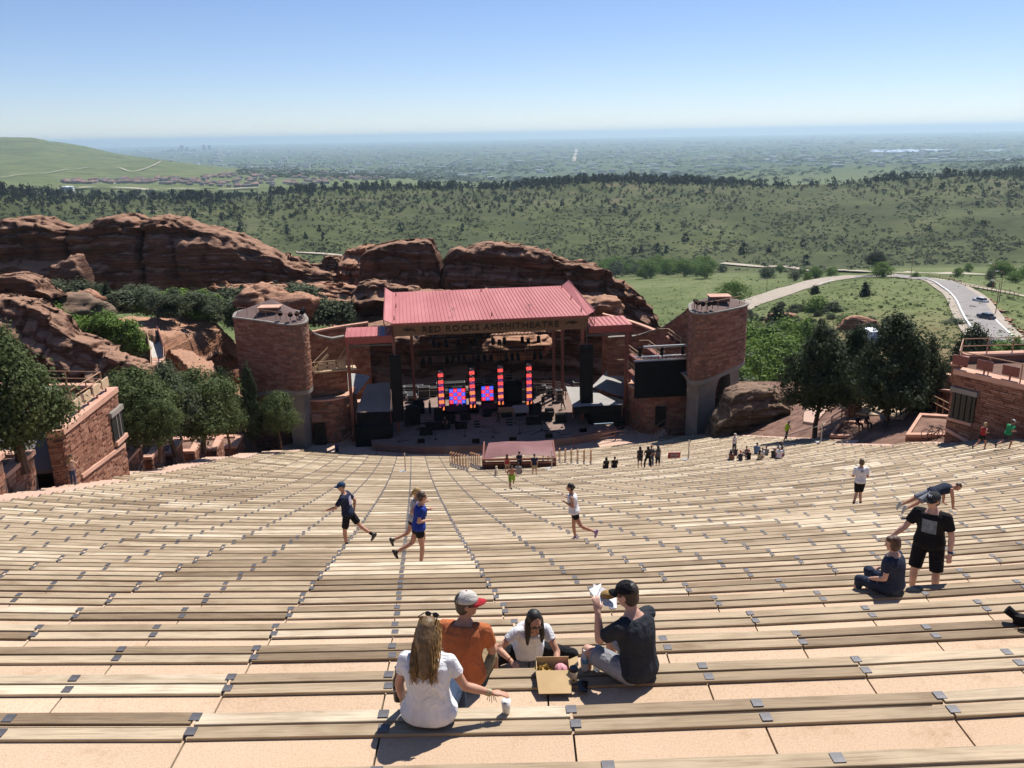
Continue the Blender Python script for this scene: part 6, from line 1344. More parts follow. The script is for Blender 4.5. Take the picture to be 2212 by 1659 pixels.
tree_px('juniper_tree', 'second juniper cropped by the left edge of the picture', -70, 1040, 36, 730, 190, 'juniper', 2, LEAFJ, .15, .25, JG)
tree_px('juniper_tree', 'broad juniper just right of the left stone building', 300, 985, 57, 803, 165, 'round', 3, LEAFJ, .24, .22, JG)
tree_px('juniper_tree', 'tall greyish juniper in the middle of the left group', 378, 978, 63, 782, 135, 'juniper', 4, LEAFS, .25, .2, JG)
tree_px('juniper_tree', 'wide dark green juniper right of the greyish one', 440, 972, 66, 803, 150, 'round', 5, LEAFJ, .24, .24, JG)
tree_px('juniper_tree', 'small rounded juniper below the walkway, near the wide one', 345, 990, 55, 860, 90, 'round', 6, LEAFJ, .3, .14, JG)
tree_px('juniper_tree', 'narrow juniper at the right end of the left group', 497, 962, 73, 825, 78, 'juniper', 7, LEAFJ, .25, .14, JG)
tree_px('juniper_tree', 'slim pointed juniper in front of the left tower', 549, 962, 80, 783, 60, 'spire', 8, LEAFD, .1, .12, JG)
tree_px('juniper_tree', 'small round juniper beside the concrete leg of the left tower', 607, 962, 80, 850, 80, 'round', 9, LEAFJ, .3, .13, JG)
tree_px('juniper_tree', 'dark juniper hidden behind the left group', 488, 930, 84, 790, 70, 'juniper', 10, LEAFD, .2, .14, JG)
tree_px('juniper_tree', 'tall dark juniper with brownish patches left in the right group', 1760, 938, 65, 700, 162, 'juniper', 11, LEAFD, .27, .22, JG)
tree_px('juniper_tree', 'second juniper of the right group, half hidden', 1836, 915, 68, 704, 112, 'juniper', 12, LEAFD, .24, .2, JG)
tree_px('juniper_tree', 'largest dark juniper in the right group, right of the plaza pillar', 1915, 940, 60, 680, 172, 'juniper', 13, LEAFD, .25, .26, JG)
tree_px('juniper_tree', 'dark juniper touching the largest one on its right', 1990, 925, 62, 730, 85, 'juniper', 14, LEAFD, .22, .18, JG)
tree_px('juniper_tree', 'juniper behind the left corner of the right building', 2036, 930, 66, 790, 85, 'juniper', 15, LEAFD, .2, .16, JG)
tree_px('juniper_tree', 'spreading juniper behind the roof of the right building', 2085, 880, 78, 705, 120, 'juniper', 16, LEAFD, .25, .2, JG)
def shrub(px, py, w, h, leaf, label, seed, name='shrub', d0=100, Y=None, group='bushes among the rocks'):
    b = hit(px, py, d0) if Y is None else aty(px, py, Y)
    if b is None: return
    dep = b.y * math.cos(CP) - b.z * math.sin(CP); W = w / 1838.0 * dep; Hh = h / 1838.0 * dep * 1.05
    t = thing(name, label, 'bush', b, group); me = crown_unit('shrub', seed % 5 + 30)
    o = bpy.data.objects.new('foliage', me); COL.objects.link(o); o.parent = t; o.location = (0, 0, -.1 * Hh); o.scale = (W, W, Hh); o.rotation_euler = (0, 0, seed * 2.1)
    if not me.materials: me.materials.append(leaf)
    o.material_slots[0].link = 'OBJECT'; o.material_slots[0].material = leaf
    o = obj('stem', MB().cyl(b + Vector((0, 0, -.3)), b + Vector((0, 0, Hh * .4)), .06 * W ** .5, .03, 5), BARK, t)
rr = random.Random(11)
BL = 'bright green bush among the left rocks'
for i, (px, py, w, h) in enumerate([(110, 692, 60, 34), (150, 706, 50, 30), (205, 722, 60, 40), (235, 732, 60, 44), (265, 742, 60, 50), (285, 752, 50, 54), (225, 700, 50, 30), (280, 722, 40, 34), (90, 690, 30, 26)]): shrub(px, py, w, h, LEAFG, BL, i, Y=94 - i * .4)
for i, (px, py, w, h) in enumerate([(120, 640, 70, 34), (175, 640, 60, 34), (260, 655, 60, 28), (205, 665, 50, 26), (430, 660, 80, 30), (480, 668, 70, 34), (520, 690, 50, 40), (500, 650, 60, 30), (690, 690, 70, 50), (640, 640, 80, 30), (720, 690, 50, 40), (590, 640, 60, 24), (745, 690, 40, 40), (660, 668, 50, 34), (320, 640, 50, 20)]): shrub(px, py, w, h, LEAFS, 'grey-green bush on the slope behind the left tower and slabs', i + 3, Y=116 - (py - 640) * .12)
for i, (px, py, w, h) in enumerate([(372, 662, 95, 36), (340, 668, 70, 34), (420, 672, 80, 30), (460, 676, 60, 26), (395, 676, 90, 26)]): shrub(px, py, w, h, LEAFG, 'broad bright green bush below the long ridge', i + 7, Y=117)
for i, (px, py, top, w) in enumerate([(214, 668, 618, 40), (237, 664, 610, 30), (375, 668, 628, 46), (270, 672, 650, 30), (525, 640, 615, 26), (735, 690, 655, 40), (605, 660, 640, 24), (680, 700, 660, 50)]): tree_px('pine_tree', 'small dark conifer among the bushes behind the left slabs, %s from left' % ORD[[0, 1, 3, 2, 4, 7, 5, 6][i]], px, py, 118, top, w, 'juniper', 17 + i % 3, LEAFD, .08, .12, 'small conifers behind the left rocks')
for i in range(46):
    px = rr.uniform(325, 520); py = 645 + rr.random() * (28 + (px - 330) * .16); shrub(px, py, rr.uniform(24, 50), rr.uniform(14, 26), LEAFS if rr.random() < .55 else LEAFG, 'bush in the thicket between the smooth slab and the long ridge', i, Y=rr.uniform(104, 116))
for i in range(30):
    px, py = rr.uniform(90, 330), rr.uniform(630, 670); shrub(px, py, rr.uniform(24, 48), rr.uniform(14, 26), LEAFS, 'grey-green bush at the foot of the long ridge', i, Y=rr.uniform(120, 130))
# thicket behind the right tower
for i in range(34):
    px = rr.uniform(1600, 1760); py = rr.uniform(730, 862); shrub(px, py, rr.uniform(45, 75), rr.uniform(45, 75), LEAFG if rr.random() < .75 else LEAFS, 'bright green thicket bush behind the right tower and boulder', i, d0=105)
for i in range(60):
    px = rr.uniform(1600, 1960); f = rr.random(); py = 700 + (px - 1600) * -.02 + f * 60; shrub(px, py, rr.uniform(16, 40), rr.uniform(10, 22), LEAFS if rr.random() < .6 else LEAFM, 'grey-green scrub bush at the foot of the green mound', i, group='scrub on the green mound')
for i in range(24):
    px = rr.uniform(1610, 1800); py = np.interp(px, [1600, 1800], [668, 640]) + rr.uniform(6, 60); shrub(px, py, rr.uniform(12, 28), rr.uniform(7, 14), LEAFM, 'low scrub bush on the left flank of the green mound', i, group='scrub on the green mound')
for i, (px, py, w, h, lf) in enumerate([(1768, 672, 48, 34, LEAFG), (1800, 674, 34, 24, LEAFS), (1868, 640, 20, 30, LEAFF), (1760, 636, 20, 20, LEAFF), (1680, 700, 36, 44, LEAFF), (2185, 785, 80, 60, LEAFG), (2150, 790, 50, 40, LEAFG), (1978, 600, 16, 12, LEAFG), (1850, 700, 60, 20, LEAFG), (1830, 692, 30, 16, LEAFS), (2060, 700, 40, 14, LEAFS), (2140, 620, 16, 12, LEAFF), (1715, 730, 50, 34, LEAFF)]): shrub(px, py, w, h, lf, ['bright green round bush on the mound', 'grey bush right of the bright one on the mound', 'single dark round bush on the open mound', 'small dark bush near the road on the mound', 'dark bush left of the junipers', 'bright green bush at the right edge above the building', 'green bush beside the one at the right edge', 'small green bush at the road bend', 'yellow-green bush above the right junipers', 'grey bush above the right junipers', 'low scrub above the largest juniper', 'dark bush beside the far road', 'dark bush beside the right thicket'][i], i + 2, group='single bushes on the mound')
tb = hit(1583, 668, 150); tree('cottonwood_tree', 'loose pale green tree just behind the right tower roof', tb, 10.5, 11, 'loose', 21, LEAFG, 1.6, .3)
tb = hit(1890, 596, 250); tree('pine_tree', 'single dark tree on the bend of the road', tb, 11, 9, 'round', 22, LEAFF, 5.5, .25)
tb = hit(1905, 600, 250); tree('cottonwood_tree', 'light green tree at the road bend', tb, 7, 10, 'loose', 23, LEAFG, 1.0, .25)
# cottonwoods along the creek
for i in range(52):
    px = rr.choice([rr.uniform(1320, 1520), rr.uniform(1290, 1600), rr.uniform(1500, 1800), rr.uniform(2060, 2230)]); py = np.interp(px, [1290, 1400, 1560, 1800, 2060, 2212], [590, 592, 592, 604, 590, 605]) + rr.uniform(-8, 12); tb = hit(px, py, 420)
    if tb is None: continue
    h = rr.uniform(7, 14) if px < 1560 else rr.uniform(4, 8); tree('cottonwood_tree', 'bright green tree in the belt along the valley creek', tb, h, h * rr.uniform(.9, 1.4), 'loose', 24 + i % 3, LEAFG if rr.random() < .8 else LEAFS, h * .12, .25, group='trees along the creek', limbs=0)
# ridge: single conifers, the rest joined
def far_conifer(seed, n=70, kind=0):
    rs = np.random.RandomState(seed); sh = [jun_shape, round_shape, spire_shape][kind]
    me = crown_mesh('far_conifer', 1, sh, 14, n // 14, .24, .30, seed, .5); me.materials.append(LEAFF); return me
FC = [far_conifer(200 + i, 84, i % 2) for i in range(6)]
crest_x = [-60, 0, 100, 200, 350, 500, 560, 620, 700, 800, 900, 1000, 1100, 1200, 1290, 1400, 1500, 1600, 1700, 1800, 1890, 2050, 2212, 2300]
crest_y = [412, 410, 411, 414, 417, 419, 414, 408, 402, 397, 395, 398, 398, 390, 381, 385, 387, 389, 391, 388, 380, 370, 368, 368]
spots = []
def dens(px, dy):                                      # how thick the trees stand, dy below the crest
    d = 1.5 * math.exp(-(dy / 12.0) ** 2) + .02
    if px < 520: d = .55 * math.exp(-((dy - 12) / 16.0) ** 2) + .10 * math.exp(-((dy - 40) / 25.0) ** 2)
    if 560 < px < 1150: d += .30 * math.exp(-((dy - 45) / 26.0) ** 2)
    if 1150 <= px < 1600: d += .14 * math.exp(-((dy - 40) / 35.0) ** 2)
    if px > 1850: d += .16 * math.exp(-((dy - 30) / 30.0) ** 2)
    return d
rs_t = random.Random(5)
while len(spots) < 3000:
    px = rs_t.uniform(-60, 2280); dy = abs(rs_t.gauss(0, 55)) * .9; 
    if rs_t.random() < dens(px, dy) * 1.0 / 1.3:
        py = np.interp(px, crest_x, crest_y) + dy - 1
        if py > 560: continue
        p = hit(px, py, 620, 1800)
        if p is not None: spots.append((p, rs_t.uniform(3.2, 7.0) * (1.55 if dy < 14 else .95)))
for px, py, h in [(1420, 545, 9), (1440, 545, 7), (1605, 548, 11), (1420, 500, 7), (1385, 545, 8), (1370, 548, 7), (1740, 572, 9), (1735, 532, 8), (1480, 520, 8), (1475, 500, 6), (1290, 530, 6), (985, 520, 6), (865, 500, 10), (1000, 498, 8), (690, 500, 7), (700, 520, 8), (1660, 545, 7), (1760, 535, 6), (1560, 505, 6), (960, 535, 5), (1060, 512, 6), (620, 505, 8), (660, 515, 7), (1880, 480, 6), (1820, 520, 6), (2010, 505, 6), (1780, 478, 7), (480, 478, 8), (500, 470, 9), (300, 470, 7), (330, 462, 8), (420, 470, 10), (520, 500, 9), (1330, 455, 8), (1350, 462, 8), (1215, 445, 9)]:
    p = hit(px, py, 620, 1800)
    if p is not None: spots.append((p, h))
order = sorted(range(len(spots)), key=lambda i: spots[i][0].length / spots[i][1])
def ztmpl(me): n = len(me.vertices); a = np.zeros(n * 3, dtype=np.float32); me.vertices.foreach_get('co', a); return a.reshape(-1, 3)
for i in order[:296]:
    p, h = spots[i]; w = h * rs_t.uniform(.65, .95); o = bpy.data.objects.new('far_conifer', FC[i % 6]); COL.objects.link(o); o.location = p - Vector((0, 0, .15 * h)); o.scale = (w, w, h * 1.15); o.rotation_euler = (0, 0, rs_t.uniform(0, 6))
    tag(o, 'dark conifer dotted over the far green ridge', 'tree', 'conifers on the far ridge')
FCl = [ztmpl(far_conifer(300 + i, 42, i % 2)) for i in range(4)]; VV = []
for i in order[296:]:
    p, h = spots[i]; w = h * rs_t.uniform(.7, 1.0); a = rs_t.uniform(0, 6); c, s = math.cos(a), math.sin(a); T = FCl[i % 4]
    X = np.stack([(T[:, 0] * c - T[:, 1] * s) * w + p.x, (T[:, 0] * s + T[:, 1] * c) * w + p.y, T[:, 2] * h * 1.15 + p.z - .15 * h], 1); VV.append(X)
VV = np.concatenate(VV); tag(link('ridge_woodland', np_mesh('ridge_woodland', VV, np.arange(len(VV)).reshape(-1, 4)), LEAFF), 'dense dark conifers along the crest of the far ridge', 'woodland', None, 'stuff')
# scrub over the ridge slope, valley and mountain
VV = []; SH = [ztmpl(crown_mesh('scrub', 1, lambda t: .5 * math.sqrt(max(0, 1 - t * t)), 6, 3, .3, .5, 400 + i, .5)) for i in range(4)]
cnt = 0
while cnt < 10000:
    px = rs_t.uniform(-60, 2280); cy = np.interp(px, crest_x, crest_y); py = cy + rs_t.uniform(4, 200) ** 1.0
    if py > 592: continue
    nz = fbm(px * .012, py * .035, 3.3, 3)
    if nz < rs_t.uniform(-.45, .35): continue
    p = hit(px, py, 620, 1800)
    if p is None: continue
    h = rs_t.uniform(.7, 1.9); w = h * rs_t.uniform(1.4, 2.8); a = rs_t.uniform(0, 6); c, s = math.cos(a), math.sin(a); T = SH[cnt % 4]; cnt += 1
    VV.append(np.stack([(T[:, 0] * c - T[:, 1] * s) * w + p.x, (T[:, 0] * s + T[:, 1] * c) * w + p.y, T[:, 2] * h + p.z], 1))
VV = np.concatenate(VV); tag(link('ridge_scrub', np_mesh('ridge_scrub', VV, np.arange(len(VV)).reshape(-1, 4)), LEAFM), 'low green scrub speckling the slope of the far ridge', 'scrub', None, 'stuff')
# tufts on the mound, the meadow and behind the rocks
VV = []; cnt = 0
while cnt < 3600:
    px = rs_t.uniform(1400, 2260); py = rs_t.uniform(596, 800); p = hit(px, py, 110, 640)
    if p is None: cnt += 1; continue
    h = rs_t.uniform(.15, .45) * (1 if rs_t.random() < .9 else 2.2); w = h * rs_t.uniform(1.5, 3); a = rs_t.uniform(0, 6); c, s = math.cos(a), math.sin(a); T = SH[cnt % 4]; cnt += 1
    VV.append(np.stack([(T[:, 0] * c - T[:, 1] * s) * w + p.x, (T[:, 0] * s + T[:, 1] * c) * w + p.y, T[:, 2] * h + p.z], 1))
VV = np.concatenate(VV); LEAFT = m_leaf('meadow_tufts', (.08, .11, .03), (.12, .155, .05), (.17, .19, .08)); tag(link('meadow_tufts', np_mesh('meadow_tufts', VV, np.arange(len(VV)).reshape(-1, 4)), LEAFT), 'grass tufts on the green mound and meadow', 'grass', None, 'stuff')

# ---------------------------------------------------------------- people
PEND = []                                              # meshes to be fused into one surface
def capsule(mb, a, b, ra, rb, n=10, flat=False):
    a = Vector(a); b = Vector(b); d = b - a; L = d.length
    if L < 1e-5: d = Vector((0, 0, 1)); L = 1e-5
    d.normalize(); e = d.orthogonal().normalized(); g = d.cross(e); rings = []
    if flat: rings = [(a, ra), (b, rb)]
    else:
        for q in (-.95, -.7, -.38, 0): rings.append((a + d * ra * q, ra * math.sqrt(max(.02, 1 - q * q))))
        for q in (0, .38, .7, .95): rings.append((b + d * rb * q, rb * math.sqrt(max(.02, 1 - q * q))))
    V = []; F_ = []
    for p, r in rings:
        for i in range(n):
            t = 2 * math.pi * i / n; V.append(p + (e * math.cos(t) + g * math.sin(t)) * r)
    for j in range(len(rings) - 1):
        for i in range(n): F_.append((j * n + i, j * n + (i + 1) % n, (j + 1) * n + (i + 1) % n, (j + 1) * n + i))
    m = (len(rings) - 1) * n; F_ += [tuple(range(n - 1, -1, -1)), tuple(range(m, m + n))]
    mb.add(V, F_)
def ellipsoid(mb, c, r, ax=None, n=14, k=9):
    c = Vector(c); X, Y, Z = ax or (Vector((1, 0, 0)), Vector((0, 1, 0)), Vector((0, 0, 1))); V = []; F_ = []
    for j in range(1, k):
        ph = math.pi * j / k - math.pi / 2
        for i in range(n):
            t = 2 * math.pi * i / n; V.append(c + X * r[0] * math.cos(t) * math.cos(ph) + Y * r[1] * math.sin(t) * math.cos(ph) + Z * r[2] * math.sin(ph))
    for j in range(k - 2):
        for i in range(n): F_.append((j * n + i, j * n + (i + 1) % n, (j + 1) * n + (i + 1) % n, (j + 1) * n + i))
    V.append(c - Z * r[2]); V.append(c + Z * r[2]); s = len(V) - 2
    for i in range(n): F_.append((s, (i + 1) % n, i)); F_.append((s + 1, (k - 2) * n + i, (k - 2) * n + (i + 1) % n))
    mb.add(V, F_)
def loft(mb, rings, n=16):                             # rings: (centre, X, Y, rx, ry)
    V = []; F_ = []
    for c, X, Y, rx, ry in rings:
        for i in range(n):
            t = 2 * math.pi * i / n; cs, sn = math.cos(t), math.sin(t); V.append(c + X * rx * math.copysign(abs(cs) ** .85, cs) + Y * ry * math.copysign(abs(sn) ** .85, sn))
    for j in range(len(rings) - 1):
        for i in range(n): F_.append((j * n + i, j * n + (i + 1) % n, (j + 1) * n + (i + 1) % n, (j + 1) * n + i))
    m = (len(rings) - 1) * n; F_ += [tuple(range(n - 1, -1, -1)), tuple(range(m, m + n))]; mb.add(V, F_)
_cloth = {}
def cloth(col, rough=.85):
    k = tuple(round(c, 3) for c in col)
    if k not in _cloth:
        m = mat('cloth_%d' % len(_cloth), col, rough, 0, .15); t = NT(m); c = t.coord('Object', (1, 1, .6)); f = t.noise(c, 7, 4, .6, 1.2); g = t.noise(c, 240, 2, .5)
        t.color(t.mix(1.0, col, t.ramp(f, [(.3, (.86, .86, .86)), (.7, (1.08, 1.08, 1.08))]), 'MULTIPLY')); t.bump(t.math('ADD', f, t.math('MULTIPLY', g, .04)), .9, .05); _cloth[k] = m
    return _cloth[k]
_skin = {}
def skinm(col):
    if col not in _skin:
        m = mat('skin_%d' % len(_skin), col, .55, 0, .35); t = NT(m); f = t.noise(t.coord('Object'), 9, 4); t.color(t.mix(1.0, col, t.ramp(f, [(.3, (.86, .80, .78)), (.7, (1.1, 1.08, 1.06))]), 'MULTIPLY')); m.node_tree.nodes['Principled BSDF'].inputs['Subsurface Weight'].default_value = .06; _skin[col] = m
    return _skin[col]
_hair = {}
def hairm(c):
    if c not in _hair:
        m = mat('hair_%d' % len(_hair), c, .5, 0, .4); t = NT(m); f = t.noise(t.coord('Object', (1, 1, .15)), 60, 4); t.color(t.mix(1.0, c, t.ramp(f, [(.3, (.45, .45, .45)), (.7, (1.6, 1.55, 1.5))]), 'MULTIPLY')); t.bump(f, .6, .01); _hair[c] = m
    return _hair[c]
SK1, SK2, SK3, SK4 = (.50, .28, .19), (.42, .22, .145), (.30, .155, .10), (.56, .34, .25)
GLASS_K = mat('dark_lenses', (.012, .012, .014), .12, 0, .6)
def nrm(v): return Vector(v).normalized()
def dirs(**k): return {a: nrm(b) for a, b in k.items()}
POSE = {
 'stand': dict(hip=(0, 0, .93), spine=(0, .03, 1), uar=(.16, -.03, -1), far=(.08, .18, -1), ual=(-.16, -.03, -1), fal=(-.08, .18, -1), thr=(.06, .02, -1), shr=(.02, -.04, -1), thl=(-.06, .02, -1), shl=(-.02, -.04, -1)),
 'walk': dict(hip=(0, 0, .90), spine=(0, .06, 1), uar=(.14, .3, -1), far=(.05, .6, -.8), ual=(-.14, -.35, -1), fal=(-.05, .0, -1), thr=(.04, -.30, -1), shr=(.02, -.45, -1), thl=(-.04, .42, -1), shl=(-.02, -.06, -1)),
 'run': dict(hip=(0, 0, .86), spine=(0, .14, 1), uar=(.22, -.75, -.75), far=(-.05, .85, -.10), ual=(-.25, .30, -1), fal=(.15, .9, .45), thr=(.04, .50, -.85), shr=(.02, -.25, -1), thl=(-.04, -.35, -.9), shl=(-.02, -.95, -.35)),
 'sit': dict(hip=(0, 0, .09), spine=(0, .04, 1), uar=(.22, .25, -1), far=(-.15, .85, -.5), ual=(-.22, .25, -1), fal=(.15, .85, -.5), thr=(.16, 1, .02), shr=(.02, .12, -1), thl=(-.16, 1, .02), shl=(-.02, .12, -1)),
 'squat': dict(hip=(0, 0, .09), spine=(0, .12, 1), uar=(.2, .5, -1), far=(-.2, .9, -.1), ual=(-.2, .5, -1), fal=(.2, .9, -.1), thr=(.25, .9, .45), shr=(.0, .1, -1), thl=(-.25, .9, .45), shl=(0, .1, -1)),
}
def person(label, loc, yaw, h=1.75, pose='stand', ov=None, female=False, wide=1.0, skin=SK1, top=((.05, .05, .06), .55), bottom=((.03, .03, .035), .7), hair=('short', (.03, .02, .012)), cap=None, shoes=(.05, .05, .05), vox=.03, glasses=False, group='visitors', hands=True, top_tank=False, socks=None, name='person', extra=None, belly=0.0):
    P = {k: v for k, v in POSE[pose].items()}
    if ov: P.update(ov)
    s = h * .94 / 1.75; M = Matrix.Rotation(-yaw, 3, 'Z'); loc = Vector(loc)
    t = thing(name, label, 'person', loc, group); w = wide
    g = lambda k, d=None: nrm(P.get(k, d))
    hip = Vector(P['hip']); sp = g('spine'); hr = g('hipr', (1, 0, 0)); sr_ = g('shr_dir', hr); hf = nrm(sp.cross(hr)) * -1
    if hf.y < -.99: hf = -hf
    hf = nrm(Vector((0, 0, 1)).cross(hr)) if abs(sp.z) > .3 else nrm(sp.cross(hr)); 
    sp2 = g('spine2', sp)
    def fr(X, S_): Yv = nrm(S_.cross(X)); return nrm(Yv.cross(S_)), Yv
    def tp(d):                                          # point along the bent spine
        return hip + sp * d if d <= .22 else hip + sp * .22 + sp2 * (d - .22)
    rings = []
    fem = female
    prof = [(-.09, .10, .085), (-.04, .150 if not fem else .16, .112), (.02, .165 if not fem else .175, .120), (.11, .152 if not fem else .145, .108), (.20, .142 if not fem else .125, .102), (.33, .162 if not fem else .145, .115 if not fem else .12), (.42, .175 if not fem else .155, .108), (.475, .145 if not fem else .13, .088), (.52, .075, .068), (.555, .055, .058)]
    prof = [(d, rx * w, ry * (w ** .8) + (belly if 0 < d < .3 else 0)) for d, rx, ry in prof]
    def torso(mb, inflate, d0, d1, flare=0.0):
        R = []
        ds = sorted(set([d0, d1] + [p[0] for p in prof if d0 < p[0] < d1]))
        for d in ds:
            f = max(0, min(1, d / .45)); X = nrm(hr.lerp(sr_, f)); S_ = sp if d < .22 else sp2; X, Yv = fr(X, S_)
            rx = np.interp(d, [p[0] for p in prof], [p[1] for p in prof]); ry = np.interp(d, [p[0] for p in prof], [p[2] for p in prof]); fl = flare * max(0, (.12 - d) / .12)
            R.append((tp(d), X, Yv, rx + inflate + fl, ry + inflate + fl))
        loft(mb, R)
    sc = tp(.455); shw = (.185 if not fem else .165) * w ** .5; sR = sc + sr_ * shw; sL = sc - sr_ * shw
    hc = hip + sp * -.02; hR = hc + hr * .095 * w ** .5; hL = hc - hr * .095 * w ** .5
    UA, FA, TH, SHN = (.285, .25, .43, .42) if not fem else (.265, .235, .425, .41)
    eR = sR + g('uar') * UA; eL = sL + g('ual') * UA; wR = eR + g('far') * FA; wL = eL + g('fal') * FA
    kR = hR + g('thr') * TH; kL = hL + g('thl') * TH; aR = kR + g('shr') * SHN; aL = kL + g('shl') * SHN
    nk = g('neck', sp2); nb = tp(.53); hb = nb + nk * .062; face = g('face', (0, 1, 0)); hu = g('headup', nk)
    HX = nrm(face.cross(hu)); face = nrm(hu.cross(HX)); HA = (HX, face, hu); hcn = hb + hu * .105 + face * .02
    rs = lambda v: loc + M @ (Vector(v) * s)
    def emit(nm, mb, m, voxel, smooth=3, parent=t, fuse=True):
        mb.v = [tuple(rs(p)) for p in mb.v]; mb.sm = True
        o = obj(nm, mb, m, parent)
        if fuse: PEND.append((o, voxel * 1.0, smooth))
        return o
    # ---- body: one continuous surface
    b = MB(); torso(b, 0, -.09, .555)
    fk = .88 if fem else 1.0; aw = fk * (w ** .4)
    capsule(b, sc - sr_ * .06, sR, .062 * aw, .056 * aw); capsule(b, sc + sr_ * .06, sL, .062 * aw, .056 * aw)
    for S0, E, W_, hd, sg in ((sR, eR, wR, 'handr', 1), (sL, eL, wL, 'handl', -1)):
        capsule(b, S0, E, .052 * aw, .041 * aw); capsule(b, E, E.lerp(W_, .4), .042 * aw, .043 * aw); capsule(b, E.lerp(W_, .35), W_, .043 * aw, .027 * aw)
        fa = nrm(W_ - E); hdv = g(hd, fa); up_ = g(hd + 'n', (0, 0, 1)); side = nrm(hdv.cross(up_)); up_ = nrm(side.cross(hdv)); pc = W_ + hdv * .05
        ellipsoid(b, pc, (.042, .058, .017), (side, hdv, up_), 12, 8)
        curl = P.get(hd + 'c', .9 if pose == 'run' else .5)
        if hands:
            for i, (o_, l) in enumerate(((-.030, .062), (-.010, .074), (.011, .070), (.031, .054))):
                r0 = pc + hdv * .045 + side * o_ * sg; d1 = nrm(hdv - up_ * curl * .6 + side * o_ * 2 * sg); d2 = nrm(hdv * (1 - curl * .6) - up_ * curl * 1.5 + side * o_ * sg)
                capsule(b, r0, r0 + d1 * l * .55, .0092, .0085, 7); capsule(b, r0 + d1 * l * .55, r0 + d1 * l * .55 + d2 * l * .5, .0085, .0072, 7)
            th0 = W_ + hdv * .03 - side * .03 * sg; d1 = nrm(hdv * .75 - side * .65 * sg - up_ * curl * .5); capsule(b, th0, th0 + d1 * .045, .0125, .0105, 7); d2 = nrm(hdv * .9 - side * .15 * sg - up_ * curl * .8); capsule(b, th0 + d1 * .045, th0 + d1 * .045 + d2 * .032, .0105, .0085, 7)
        else: capsule(b, pc, pc + hdv * .08 - up_ * .03, .026, .016)
    for H0, K, A in ((hR, kR, aR), (hL, kL, aL)):
        capsule(b, H0, K, .088 * w ** .6 * (1.04 if fem else 1), .056 * w ** .4); kk = K.lerp(A, .28) ; sd = nrm(A - K); bk = nrm(hr.cross(sd)); capsule(b, K, kk + bk * .012, .055, .056 * w ** .3); capsule(b, kk + bk * .012, A, .055 * w ** .3, .036)
    capsule(b, nb - nk * .06, hb + hu * .04, .058 * fk * w ** .3, .054 * fk)
    ellipsoid(b, hcn + hu * .022 - face * .012, (.075, .095, .098), HA); ellipsoid(b, hcn - hu * .035 + face * .018, (.062, .072, .085), HA)
    ellipsoid(b, hcn - hu * .085 + face * .058, (.030, .026, .024), HA)
    if vox < .02:
        capsule(b, hcn + face * .088 + hu * .012, hcn + face * .108 - hu * .022, .010, .015, 8); ellipsoid(b, hcn + face * .072 + hu * .034, (.055, .022, .016), HA)
        ellipsoid(b, hcn + face * .080 - hu * .052, (.024, .014, .012), HA)
        for q in (-1, 1): ellipsoid(b, hcn + HX * q * .076 - face * .012 - hu * .006, (.013, .024, .034), HA, 10, 7); ellipsoid(b, hcn + HX * q * .035 + face * .066 - hu * .022, (.024, .018, .018), HA, 8, 6)
    emit('body', b, skinm(skin), vox, 4)
    # ---- clothes
    if top:
        col, sl = top[0], top[1]; b = MB(); infl = .016 + .004 * w; torso(b, infl, -.06 if not P.get('tuck') else .06, .50, .014)
        if sl > 0:
            for S0, E, W_ in ((sR, eR, wR), (sL, eL, wL)):
                capsule(b, sc.lerp(S0, .55), S0, .074 * aw, .070 * aw)
                if sl <= 1: q = S0.lerp(E, sl); capsule(b, S0, S0.lerp(E, .2), .070 * aw, .068 * aw); capsule(b, S0.lerp(E, .05), q, .070 * aw, .068 * aw, 12, True)
                else: capsule(b, S0, E, .066 * aw, .054 * aw); capsule(b, E, E.lerp(W_, (sl - 1)), .054 * aw, .044 * aw, 12, True)
        else:
            for S0 in (sR, sL): capsule(b, sc.lerp(S0, .55) - sp2 * .03, sc.lerp(S0, .62) + sp2 * .015, .05, .046)
        emit('shirt', b, cloth(col), vox, 3)
    if bottom:
        col, ln = bottom; b = MB(); torso(b, .018, -.09, .12)
        for H0, K, A in ((hR, kR, aR), (hL, kL, aL)):
            r0 = .102 * w ** .6
            if ln <= 1: capsule(b, H0, H0.lerp(K, .3), r0, r0 * .99); capsule(b, H0.lerp(K, .1), H0.lerp(K, ln), r0, r0 * (.90 - .12 * ln + (.08 if not fem else 0)), 14, True)
            else: capsule(b, H0, K, r0, .076); capsule(b, K, K.lerp(A, ln - 1), .074, .058, 14, True)
        emit('shorts' if ln <= 1 else 'trousers', b, cloth(col), vox, 3)
    if shoes is not None:
        for K, A, ft in ((kR, aR, 'footr'), (kL, aL, 'footl')):
            sd = nrm(A - K); fd = g(ft, nrm(Vector((0, 1, 0)) - sd * sd.y + Vector((0, .001, 0)))); b = MB(); dn = nrm(sd - fd * sd.dot(fd)) if abs(sd.dot(fd)) < .98 else Vector((0, 0, -1)); c = A + dn * .055
            capsule(b, c - fd * .055, c + fd * .05, .040, .043); capsule(b, c + fd * .04 + dn * .008, c + fd * .145 + dn * .016, .042, .030); capsule(b, A - sd * .01, c, .042, .04)
            emit('shoe', b, cloth(shoes, .6), max(vox * .8, .012), 2)
            if socks: b = MB(); capsule(b, A - sd * .10, A, .044, .042, 10, True); emit('sock', b, cloth(socks), max(vox * .8, .012), 1)
    # ---- hair, cap, glasses
    hst, hcol = hair if hair else (None, None); hm = hairm(hcol) if hair else None
